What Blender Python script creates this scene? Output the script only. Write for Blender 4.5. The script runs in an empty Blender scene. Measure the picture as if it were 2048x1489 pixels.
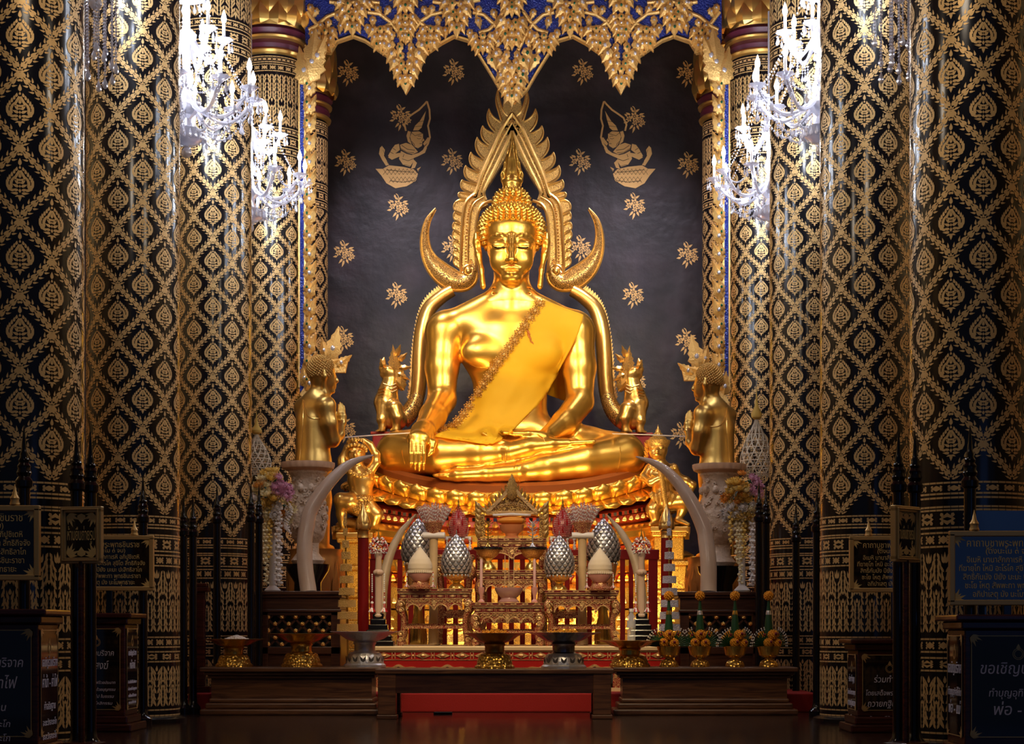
import bpy, math, random
import numpy as np
from mathutils import Vector, Matrix
PI = math.pi
R = random.Random(7)
scene = bpy.context.scene
# ------------------------------------------------------------------ camera, world, lights, exposure
FPX, VX, VY, CZ = 3600.0, 1075.0, 1262.0, 0.64      # focal length and vanishing point in pixels, eye height
cam_d = bpy.data.cameras.new('camera')
cam = bpy.data.objects.new('camera', cam_d)
scene.collection.objects.link(cam)
cam.location = (0, 0, CZ)
cam.rotation_euler = (PI/2, 0, 0)
cam_d.sensor_width = 36
cam_d.lens = 36*FPX/2048
cam_d.shift_x = -(VX-1024)/2048
cam_d.shift_y = (VY-744.5)/2048
cam_d.clip_end = 200
scene.camera = cam

def P(px, py, d):
    return Vector(((px-VX)*d/FPX, d, CZ+(VY-py)*d/FPX))

world = bpy.data.worlds.new('world')
scene.world = world
world.use_nodes = True
bg = world.node_tree.nodes['Background']
bg.inputs[0].default_value = (0.30, 0.42, 0.75, 1)
bg.inputs[1].default_value = 0.05

scene.view_settings.view_transform = 'Standard'
scene.view_settings.look = 'None'
scene.view_settings.gamma = 1
scene.view_settings.use_curve_mapping = False
scene.view_settings.exposure = 0.25

def lamp(name, kind, loc, energy, color, target=None, size=0.3, spot=None, blend=0.6, size_y=None):
    ld = bpy.data.lights.new(name, kind)
    ld.energy = energy
    ld.color = color
    if kind == 'AREA':
        ld.size = size
        if size_y:
            ld.shape = 'RECTANGLE'; ld.size_y = size_y
    else:
        ld.shadow_soft_size = size
    if kind == 'SPOT':
        ld.spot_size = math.radians(spot or 60); ld.spot_blend = blend
    o = bpy.data.objects.new(name, ld)
    scene.collection.objects.link(o)
    o.location = loc
    if target is not None:
        dv = Vector(target)-Vector(loc)
        o.rotation_euler = dv.to_track_quat('-Z', 'Y').to_euler()
    return o

WARM = (1.0, 0.66, 0.26)
AMB = (1.0, 0.74, 0.40)
COOL = (0.82, 0.87, 1.0)
# assumed statue floodlights, unseen: above the nave and on the dais behind the altar
for lx in (-2.0, 1.5):
    lamp('assumed_statue_flood', 'SPOT', (lx, 14.9, 5.9), 490, AMB, (-0.3, 20.0, 3.5), size=0.35, spot=44, blend=0.6)
for sx in (-1, 1):
    lamp('wall_fill', 'SPOT', (-0.3+1.75*sx, 19.5, 7.5), 420, (0.94, 0.84, 1.0), (-0.3+1.0*sx, 22.2, 3.7), size=0.5, spot=66, blend=0.8)  # unseen lavender-white spots added to lift the dark back wall
for lx in (-2.0, -1.2, 0.6, 1.4):
    lamp('assumed_pedestal_uplight', 'SPOT', (lx, 17.55, 0.62), 110, WARM, (lx*0.55-0.12, 19.4, 1.95), size=0.12, spot=105, blend=0.8)  # assumed unseen uplights that make the pedestal front bright
for lx in (-1.3, 0.9):
    lamp('altar_fill', 'SPOT', (lx, 10.2, 5.2), 380, AMB, (-0.25, 15.0, 0.75), size=0.2, spot=32, blend=0.7)  # unseen spots added to brighten the fronts of the altar tables
lamp('bench_fill', 'SPOT', (-0.3, 9.3, 5.5), 300, AMB, (-0.25, 13.4, 0.1), size=0.25, spot=44, blend=0.8)  # unseen fill added so bench, plinths and floor do not go black
# bare unseen point lights added to brighten the front columns; no chandeliers there
for lx in (-2.05, 1.5):
    lamp('nave_fill', 'POINT', (lx, 7.7, 4.8), 46, (1.0, 0.82, 0.62), size=0.3)
lamp('canopy_fill', 'SPOT', (-0.26, 14.0, 7.6), 70, AMB, (-0.26, 18.8, 6.9), size=0.4, spot=60, blend=0.7)  # unseen spot above the view, aimed at the canopy leaves
# daylight assumed to enter by unseen open doors behind the visitor
lamp('assumed_doorway_daylight', 'AREA', (4.7, -0.6, 1.75), 3.2, (0.14, 0.34, 1.0), (4.0, 10, 1.2), size=2.6, size_y=2.0)

# ------------------------------------------------------------------ materials
MATS = {}
def _new(name):
    m = bpy.data.materials.new(name)
    m.use_nodes = True
    nt = m.node_tree
    return m, nt, nt.nodes['Principled BSDF']

def rgb(c):
    return (c[0], c[1], c[2], 1)

def mk(name, col, metal=0.0, rough=0.5, emit=None, es=0.0, trans=0.0, bump=None, var=None, coat=0.0, ior=1.45, spec=None, stretch=None, alpha=1.0):
    if name in MATS:
        return MATS[name]
    m, nt, b = _new(name)
    N, L = nt.nodes.new, nt.links.new
    b.inputs['Base Color'].default_value = rgb(col)
    b.inputs['Metallic'].default_value = metal
    b.inputs['Roughness'].default_value = rough
    b.inputs['Transmission Weight'].default_value = trans
    b.inputs['IOR'].default_value = ior
    b.inputs['Coat Weight'].default_value = coat
    b.inputs['Coat Roughness'].default_value = 0.06
    b.inputs['Alpha'].default_value = alpha
    if spec is not None:
        b.inputs['Specular IOR Level'].default_value = spec
    if emit:
        b.inputs['Emission Color'].default_value = rgb(emit)
        b.inputs['Emission Strength'].default_value = es
    tc = None
    if bump or var:
        t = N('ShaderNodeTexCoord')
        tc = t.outputs['Object']
        if stretch:
            mp = N('ShaderNodeMapping'); L(tc, mp.inputs[0]); mp.inputs['Scale'].default_value = stretch
            tc = mp.outputs[0]
    if var:
        sc, c2, lo, hi = var
        n = N('ShaderNodeTexNoise'); n.inputs['Scale'].default_value = sc; n.inputs['Detail'].default_value = 6
        L(tc, n.inputs['Vector'])
        r = N('ShaderNodeMapRange'); r.inputs[1].default_value = lo; r.inputs[2].default_value = hi
        L(n.outputs[0], r.inputs[0])
        mx = N('ShaderNodeMix'); mx.data_type = 'RGBA'
        mx.inputs[6].default_value = rgb(col); mx.inputs[7].default_value = rgb(c2)
        L(r.outputs[0], mx.inputs[0]); L(mx.outputs[2], b.inputs['Base Color'])
    if bump:
        kind, sc, st = bump
        if kind == 'noise':
            n = N('ShaderNodeTexNoise'); n.inputs['Detail'].default_value = 5; out = n.outputs[0]
        else:
            n = N('ShaderNodeTexVoronoi'); out = n.outputs[0]
            if kind == 'edge':
                n.feature = 'DISTANCE_TO_EDGE'
        n.inputs['Scale'].default_value = sc
        L(tc, n.inputs['Vector'])
        bp = N('ShaderNodeBump'); bp.inputs['Strength'].default_value = st; bp.inputs['Distance'].default_value = 0.02
        L(out, bp.inputs['Height']); L(bp.outputs[0], b.inputs['Normal'])
    MATS[name] = m
    return m

def filigree(name, base, gold, scale, thr=0.5, grough=0.38, brough=0.45, gmetal=0.75, bump=0.5):
    """carved gilt scrollwork over a painted ground: gilt where a warped ring pattern is high"""
    if name in MATS:
        return MATS[name]
    m, nt, b = _new(name)
    N, L = nt.nodes.new, nt.links.new
    t = N('ShaderNodeTexCoord')
    ns = N('ShaderNodeTexNoise'); ns.inputs['Scale'].default_value = scale*0.5; L(t.outputs['Object'], ns.inputs['Vector'])
    ad = N('ShaderNodeMix'); ad.data_type = 'VECTOR'; ad.inputs[0].default_value = 0.9/scale
    L(t.outputs['Object'], ad.inputs[4]); L(ns.outputs[1], ad.inputs[5])
    v = N('ShaderNodeTexVoronoi'); v.inputs['Scale'].default_value = scale; L(ad.outputs[1], v.inputs['Vector'])
    mu = N('ShaderNodeMath'); mu.operation = 'MULTIPLY'; mu.inputs[1].default_value = 20.0; L(v.outputs[0], mu.inputs[0])
    si = N('ShaderNodeMath'); si.operation = 'SINE'; L(mu.outputs[0], si.inputs[0])
    mr = N('ShaderNodeMapRange'); mr.inputs[1].default_value = thr-0.75; mr.inputs[2].default_value = thr-0.35
    L(si.outputs[0], mr.inputs[0])
    mx = N('ShaderNodeMix'); mx.data_type = 'RGBA'; mx.inputs[6].default_value = rgb(base); mx.inputs[7].default_value = rgb(gold)
    L(mr.outputs[0], mx.inputs[0]); L(mx.outputs[2], b.inputs['Base Color'])
    mm = N('ShaderNodeMath'); mm.operation = 'MULTIPLY'; mm.inputs[1].default_value = gmetal; L(mr.outputs[0], mm.inputs[0]); L(mm.outputs[0], b.inputs['Metallic'])
    b.inputs['Roughness'].default_value = grough
    bp = N('ShaderNodeBump'); bp.inputs['Strength'].default_value = bump; bp.inputs['Distance'].default_value = 0.01
    L(mr.outputs[0], bp.inputs['Height']); L(bp.outputs[0], b.inputs['Normal'])
    MATS[name] = m
    return m

def woodmat(name, c1, c2, rough=0.3, axis='X', scale=6.0):
    if name in MATS:
        return MATS[name]
    m, nt, b = _new(name)
    N, L = nt.nodes.new, nt.links.new
    t = N('ShaderNodeTexCoord'); mp = N('ShaderNodeMapping'); L(t.outputs['Object'], mp.inputs[0])
    mp.inputs['Scale'].default_value = {'X': (0.5, 4, 7), 'Z': (7, 7, 0.6)}[axis]
    n = N('ShaderNodeTexNoise'); n.inputs['Scale'].default_value = scale; n.inputs['Detail'].default_value = 7; n.inputs['Distortion'].default_value = 1.2
    L(mp.outputs[0], n.inputs['Vector'])
    r = N('ShaderNodeMapRange'); r.inputs[1].default_value = 0.35; r.inputs[2].default_value = 0.65; L(n.outputs[0], r.inputs[0])
    mx = N('ShaderNodeMix'); mx.data_type = 'RGBA'; mx.inputs[6].default_value = rgb(c1); mx.inputs[7].default_value = rgb(c2)
    L(r.outputs[0], mx.inputs[0]); L(mx.outputs[2], b.inputs['Base Color'])
    b.inputs['Roughness'].default_value = rough
    MATS[name] = m
    return m

GOLD = (1.0, 0.60, 0.13)
M_gold = mk('statue_gold', (1.0, 0.58, 0.10), 0.92, 0.30, bump=('noise', 3.0, 0.05))
M_goldold = mk('monk_gold', (0.78, 0.50, 0.14), 0.9, 0.34, bump=('noise', 14.0, 0.12))
M_goldpol = mk('gilt', (0.95, 0.60, 0.17), 0.9, 0.28, bump=('noise', 20.0, 0.08))
M_goldbrass = mk('brass', (0.80, 0.52, 0.12), 0.95, 0.22)
M_goldleaf = mk('pale_gilt', (0.80, 0.51, 0.17), 0.72, 0.42, bump=('noise', 55.0, 0.45))
M_carve = filigree('carved_gilt', (0.22, 0.10, 0.02), (0.92, 0.58, 0.17), 24.0, thr=0.35, bump=0.9)
M_carvefine = filigree('fine_carved_gilt', (0.30, 0.14, 0.03), (0.95, 0.62, 0.18), 46.0, thr=0.2, bump=0.9)
M_paint = mk('gold_leaf_paint', (0.80, 0.50, 0.18), 0.35, 0.45)
M_lacq = mk('black_lacquer', (0.008, 0.007, 0.009), 0.0, 0.16, bump=('noise', 5.0, 0.05), stretch=(1, 1, 0.35), spec=0.6)
M_colgold = mk('column_gold_leaf', (0.76, 0.49, 0.20), 0.35, 0.42)
M_wall = mk('black_plaster', (0.018, 0.015, 0.018), 0.0, 0.42, bump=('noise', 3.5, 0.75), var=(2.2, (0.050, 0.036, 0.044), 0.42, 0.75))
M_blue = mk('blue_glass_mosaic', (0.015, 0.03, 0.22), 0.2, 0.2, bump=('voronoi', 60.0, 0.5))
M_purple = mk('purple_paint', (0.09, 0.012, 0.03), 0.0, 0.4)
M_red = mk('red_paint', (0.30, 0.008, 0.006), 0.0, 0.35)
M_darkred = mk('dark_red_paint', (0.13, 0.006, 0.006), 0.0, 0.4)
M_carpet = mk('red_carpet', (0.26, 0.006, 0.005), 0.0, 0.9, bump=('noise', 200.0, 0.3))
M_redfil = filigree('red_and_gilt_carving', (0.20, 0.008, 0.008), (0.78, 0.50, 0.22), 40.0, thr=0.7)
M_gem = mk('clear_glass_gem', (0.65, 0.62, 0.66), 0.6, 0.12)
M_gemg = mk('green_glass_gem', (0.01, 0.10, 0.05), 0.3, 0.1)
M_ivory = mk('ivory', (0.54, 0.37, 0.26), 0.0, 0.28, coat=0.4, var=(2.5, (0.62, 0.47, 0.36), 0.4, 0.7))
M_ivoryold = mk('old_ivory', (0.50, 0.33, 0.16), 0.0, 0.35, var=(5.0, (0.62, 0.45, 0.25), 0.4, 0.7))
M_marble = mk('carved_marble', (0.60, 0.42, 0.28), 0.0, 0.5, bump=('noise', 26.0, 1.0), var=(6, (0.72, 0.56, 0.42), 0.4, 0.7))
M_wood = woodmat('dark_teak', (0.075, 0.028, 0.014), (0.035, 0.012, 0.007), 0.28)
M_woodz = woodmat('dark_teak_upright', (0.075, 0.028, 0.014), (0.035, 0.012, 0.007), 0.28, axis='Z')
M_teak = woodmat('brown_teak', (0.15, 0.062, 0.026), (0.055, 0.02, 0.01), 0.33)
M_rose = woodmat('rosewood', (0.085, 0.018, 0.010), (0.03, 0.007, 0.005), 0.2)
M_black = mk('black_gloss', (0.006, 0.005, 0.006), 0.0, 0.12)
M_blackm = mk('black_matt', (0.01, 0.009, 0.009), 0.0, 0.6)
M_silver = mk('silver', (0.74, 0.72, 0.74), 0.85, 0.34, bump=('voronoi', 50.0, 0.12))
M_silverdk = mk('oxidised_silver', (0.16, 0.15, 0.15), 0.6, 0.4)
M_pearl = mk('pearl_white', (0.72, 0.66, 0.62), 0.0, 0.35)
M_cream = mk('cream_weave', (0.66, 0.54, 0.38), 0.0, 0.7)
M_white = mk('white', (0.78, 0.76, 0.74), 0.0, 0.5)
M_redbead = mk('red_bead', (0.35, 0.01, 0.015), 0.0, 0.25)
M_pink = mk('pinkish_bead', (0.52, 0.24, 0.20), 0.0, 0.3)
M_orange = mk('marigold', (0.90, 0.36, 0.015), 0.0, 0.8, bump=('voronoi', 90.0, 0.8))
M_robe = mk('saffron_cloth', (0.70, 0.39, 0.006), 0.0, 0.75)
M_green = mk('banana_leaf', (0.012, 0.06, 0.02), 0.0, 0.4)
M_bulb = mk('lit_bulb', (1, 1, 1), 0, 0.5, emit=(0.93, 0.95, 1.0), es=60.0)
def crystalmat():
    m, nt, b = _new('crystal')
    N, L = nt.nodes.new, nt.links.new
    b.inputs['Base Color'].default_value = (0.7, 0.7, 0.76, 1)
    b.inputs['Roughness'].default_value = 0.1
    g = N('ShaderNodeBsdfGlossy'); g.inputs['Roughness'].default_value = 0.12; g.inputs[0].default_value = (0.95, 0.95, 1, 1)
    tr = N('ShaderNodeBsdfTransparent'); tr.inputs[0].default_value = (0.97, 0.97, 1, 1)
    m1 = N('ShaderNodeMixShader'); m1.inputs[0].default_value = 0.45
    L(b.outputs[0], m1.inputs[1]); L(g.outputs[0], m1.inputs[2])
    mx = N('ShaderNodeMixShader'); mx.inputs[0].default_value = 0.68
    L(tr.outputs[0], mx.inputs[1]); L(m1.outputs[0], mx.inputs[2])
    L(mx.outputs[0], nt.nodes['Material Output'].inputs[0])
    return m
M_crystal = crystalmat()
def clearmat(name, tint, fac):
    m, nt, b = _new(name)
    N, L = nt.nodes.new, nt.links.new
    g = N('ShaderNodeBsdfGlossy'); g.inputs['Roughness'].default_value = 0.03
    tr = N('ShaderNodeBsdfTransparent'); tr.inputs[0].default_value = rgb(tint)
    lw = N('ShaderNodeLayerWeight'); lw.inputs[0].default_value = fac
    ml = N('ShaderNodeMath'); ml.operation = 'MULTIPLY'; ml.inputs[1].default_value = 0.35; L(lw.outputs[0], ml.inputs[0])
    mx = N('ShaderNodeMixShader'); L(ml.outputs[0], mx.inputs[0])
    L(tr.outputs[0], mx.inputs[1]); L(g.outputs[0], mx.inputs[2])
    L(mx.outputs[0], nt.nodes['Material Output'].inputs[0])
    return m
M_glass = clearmat('clear_glass', (0.97, 0.97, 0.96), 0.12)
M_plastic = mk('clear_plastic', (0.75, 0.78, 0.85), 0.0, 0.08, alpha=0.35)

# ------------------------------------------------------------------ object helpers
COL = scene.collection
def thing(name, label, cat, loc=(0, 0, 0), rotz=0.0, group=None):
    o = bpy.data.objects.new(name, None)
    COL.objects.link(o)
    o.empty_display_size = 0.05
    o.location = loc
    o.rotation_euler = (0, 0, rotz)
    return tag(o, label, cat, group)

def tag(o, label, cat, group=None):
    o['label'] = label
    o['category'] = cat
    if group:
        o['group'] = group
    return o

def dup(root, label=None, loc=None, rotz=None, scale=None, group=None):
    r = root.copy(); COL.objects.link(r)
    if loc is not None: r.location = loc
    if rotz is not None: r.rotation_euler = (0, 0, rotz)
    if scale is not None: r.scale = scale
    if label: r['label'] = label
    if group: r['group'] = group
    for ch in list(root.children):
        c = ch.copy(); COL.objects.link(c); c.parent = r
        for g in list(ch.children):
            e = g.copy(); COL.objects.link(e); e.parent = c
    return r

class MB:
    """collects shapes and links them as one mesh object"""
    def __init__(self):
        self.v = []; self.f = []; self.m = []
    def add(self, vs, fs, mi=0):
        o = len(self.v)
        self.v.extend(tuple(p) for p in vs)
        self.f.extend(tuple(i+o for i in f) for f in fs)
        self.m.extend([mi]*len(fs))
        return self
    def xf(self, M, start=0):
        self.v[start:] = [tuple(M @ Vector(p)) for p in self.v[start:]]
        return self
    def merge(self, other, M=None, mi=None):
        vs = other.v if M is None else [tuple(M @ Vector(p)) for p in other.v]
        o = len(self.v)
        self.v.extend(vs); self.f.extend(tuple(i+o for i in f) for f in other.f)
        self.m.extend(other.m if mi is None else [mi]*len(other.f))
        return self
    def box(self, c, s, mi=0, rot=None):
        x, y, z = s[0]/2, s[1]/2, s[2]/2
        vs = [Vector((a*x, b*y, e*z)) for a in (-1, 1) for b in (-1, 1) for e in (-1, 1)]
        if rot is not None:
            vs = [rot @ p for p in vs]
        c = Vector(c)
        return self.add([p+c for p in vs], [(0, 1, 3, 2), (4, 6, 7, 5), (0, 4, 5, 1), (2, 3, 7, 6), (0, 2, 6, 4), (1, 5, 7, 3)], mi)
    def box2(self, lo, hi, mi=0):
        return self.box([(a+b)/2 for a, b in zip(lo, hi)], [abs(b-a) for a, b in zip(lo, hi)], mi)
    def lathe(self, prof, c=(0, 0, 0), n=32, mi=0, sq=1.0, mods=None):
        vs = []; k = len(prof)
        for i in range(n):
            a = 2*PI*i/n
            g = mods(a) if mods else 1.0
            for r, z in prof:
                vs.append((c[0]+r*g*math.cos(a), c[1]+r*g*math.sin(a)*sq, c[2]+z))
        fs = []
        for i in range(n):
            j = (i+1) % n
            for q in range(k-1):
                fs.append((i*k+q, j*k+q, j*k+q+1, i*k+q+1))
        if prof[0][0] > 1e-5: fs.append(tuple(i*k for i in range(n))[::-1])
        if prof[-1][0] > 1e-5: fs.append(tuple(i*k+k-1 for i in range(n)))
        return self.add(vs, fs, mi)
    def tube(self, path, r, n=8, mi=0, flat=1.0, cap=True):
        path = [Vector(p) for p in path]; k = len(path)
        rs = r if isinstance(r, (list, tuple)) else [r]*k
        vs = []; up = None
        for i, p in enumerate(path):
            t = (path[min(i+1, k-1)]-path[max(i-1, 0)])
            t = t.normalized() if t.length > 1e-9 else Vector((0, 0, 1))
            if up is None:
                up = Vector((0, 1, 0)) if abs(t.y) < 0.9 else Vector((1, 0, 0))
            a = (up - t*up.dot(t))
            a = a.normalized() if a.length > 1e-6 else t.orthogonal().normalized()
            up = a
            b = t.cross(a)
            for q in range(n):
                w = 2*PI*q/n
                vs.append(p+a*(rs[i]*math.cos(w)*flat)+b*(rs[i]*math.sin(w)))
        fs = [(i*n+q, i*n+(q+1) % n, (i+1)*n+(q+1) % n, (i+1)*n+q) for i in range(k-1) for q in range(n)]
        if cap:
            fs.append(tuple(range(n))[::-1]); fs.append(tuple((k-1)*n+q for q in range(n)))
        return self.add(vs, fs, mi)
    def ell(self, c, r, n=12, m=8, mi=0, rot=None):
        if not isinstance(r, (list, tuple)): r = (r, r, r)
        vs = [Vector((0, 0, r[2]))]
        for i in range(1, m):
            th = PI*i/m
            for q in range(n):
                w = 2*PI*q/n
                vs.append(Vector((r[0]*math.sin(th)*math.cos(w), r[1]*math.sin(th)*math.sin(w), r[2]*math.cos(th))))
        vs.append(Vector((0, 0, -r[2])))
        fs = [(0, 1+q, 1+(q+1) % n) for q in range(n)]
        for i in range(m-2):
            for q in range(n):
                a = 1+i*n
                fs.append((a+q, a+n+q, a+n+(q+1) % n, a+(q+1) % n))
        l = 1+(m-2)*n
        fs += [(len(vs)-1, l+(q+1) % n, l+q) for q in range(n)]
        if rot is not None: vs = [rot @ p for p in vs]
        c = Vector(c)
        return self.add([p+c for p in vs], fs, mi)
    def octa(self, c, rx, rz, mi=0):
        x, y, z = c
        return self.add([(x+rx, y, z), (x, y+rx, z), (x-rx, y, z), (x, y-rx, z), (x, y, z+rz), (x, y, z-rz)],
                        [(0, 1, 4), (1, 2, 4), (2, 3, 4), (3, 0, 4), (1, 0, 5), (2, 1, 5), (3, 2, 5), (0, 3, 5)], mi)
    def prism(self, poly, y0, y1, mi=0, side=None):
        """poly of (x, z) extruded from y0 (front) to y1"""
        n = len(poly)
        A = sum(poly[i][0]*poly[(i+1) % n][1]-poly[(i+1) % n][0]*poly[i][1] for i in range(n))
        if A < 0: poly = poly[::-1]
        vs = [(x, y0, z) for x, z in poly]+[(x, y1, z) for x, z in poly]
        self.add(vs, [tuple(range(n)), tuple(range(2*n-1, n-1, -1))], mi)
        o = len(self.v)-2*n
        fs = [(o+(i+1) % n, o+i, o+n+i, o+n+(i+1) % n) for i in range(n)]
        self.f.extend(fs); self.m.extend([mi if side is None else side]*n)
        return self
    def strip(self, path, w, y0, y1, mi=0, closed=False):
        """a flat moulding of width w that follows (x, z) points"""
        k = len(path); ps = [Vector((p[0], p[1])) for p in path]; ws = w if isinstance(w, (list, tuple)) else [w]*k
        vs = []
        for i, p in enumerate(ps):
            a = ps[(i-1) % k] if closed else ps[max(i-1, 0)]
            b = ps[(i+1) % k] if closed else ps[min(i+1, k-1)]
            t = (b-a).normalized(); nn = Vector((-t.y, t.x))*ws[i]/2
            for q, y in ((p+nn, y0), (p-nn, y0), (p-nn, y1), (p+nn, y1)):
                vs.append((q.x, y, q.y))
        fs = []
        for i in range(k if closed else k-1):
            a, b = i*4, ((i+1) % k)*4
            for e in range(4):
                fs.append((a+e, b+e, b+(e+1) % 4, a+(e+1) % 4))
        if not closed:
            fs += [(3, 2, 1, 0), tuple((k-1)*4+e for e in range(4))]
        return self.add(vs, fs, mi)
    def leaf(self, p, L, W, ang, y=0.0, dome=0.02, serr=0, curve=0.0, mi=0, thick=0.0):
        """a pointed leaf lying in the x-z plane, base at p, pointing along ang (0 = up), domed towards -y"""
        k = 7 if not serr else 2*serr+3
        vs = []; ca, sa = math.cos(ang), math.sin(ang)
        for i in range(k):
            t = i/(k-1)
            w = W*math.sin(PI*min(1, t**0.62))*(1-t*0.25)*0.5+1e-4
            if serr and 0 < i < k-1:
                w *= 1.18 if i % 2 else 0.86
            bx = curve*L*t*t
            for s, dy in ((-1, 0), (0, -1), (1, 0)):
                x = bx+s*w; z = t*L
                vs.append((p[0]+x*ca+z*sa, y+dy*dome*math.sin(PI*min(1, 0.12+t*0.88)), p[1]-x*sa+z*ca))
        fs = []
        for i in range(k-1):
            for e in range(2):
                a = i*3+e
                fs.append((a, a+1, a+4, a+3))
        if thick:
            o = len(vs)
            vs += [(x, y+thick, z) for (x, yy, z) in vs]
            for i in range(k-1):
                fs.append((i*3, (i+1)*3, o+(i+1)*3, o+i*3))
                fs.append(((i+1)*3+2, i*3+2, o+i*3+2, o+(i+1)*3+2))
        return self.add(vs, fs, mi)
    def build(self, name, mats, parent=None, smooth=True, angle=38, loc=None, bevel=0.0):
        me = bpy.data.meshes.new(name)
        me.from_pydata(self.v, [], self.f)
        if not isinstance(mats, (list, tuple)): mats = [mats]
        for m in mats: me.materials.append(m)
        if any(self.m): me.polygons.foreach_set('material_index', self.m)
        if smooth:
            me.shade_smooth(); me.set_sharp_from_angle(angle=math.radians(angle))
        me.update()
        o = bpy.data.objects.new(name, me)
        COL.objects.link(o)
        if parent is not None: o.parent = parent
        if loc is not None: o.location = loc
        if bevel:
            bv = o.modifiers.new('bevel', 'BEVEL'); bv.width = bevel; bv.segments = 2; bv.limit_method = 'ANGLE'; bv.angle_limit = math.radians(50)
        return o

def struct(o):
    o['kind'] = 'structure'
    return o

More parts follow.
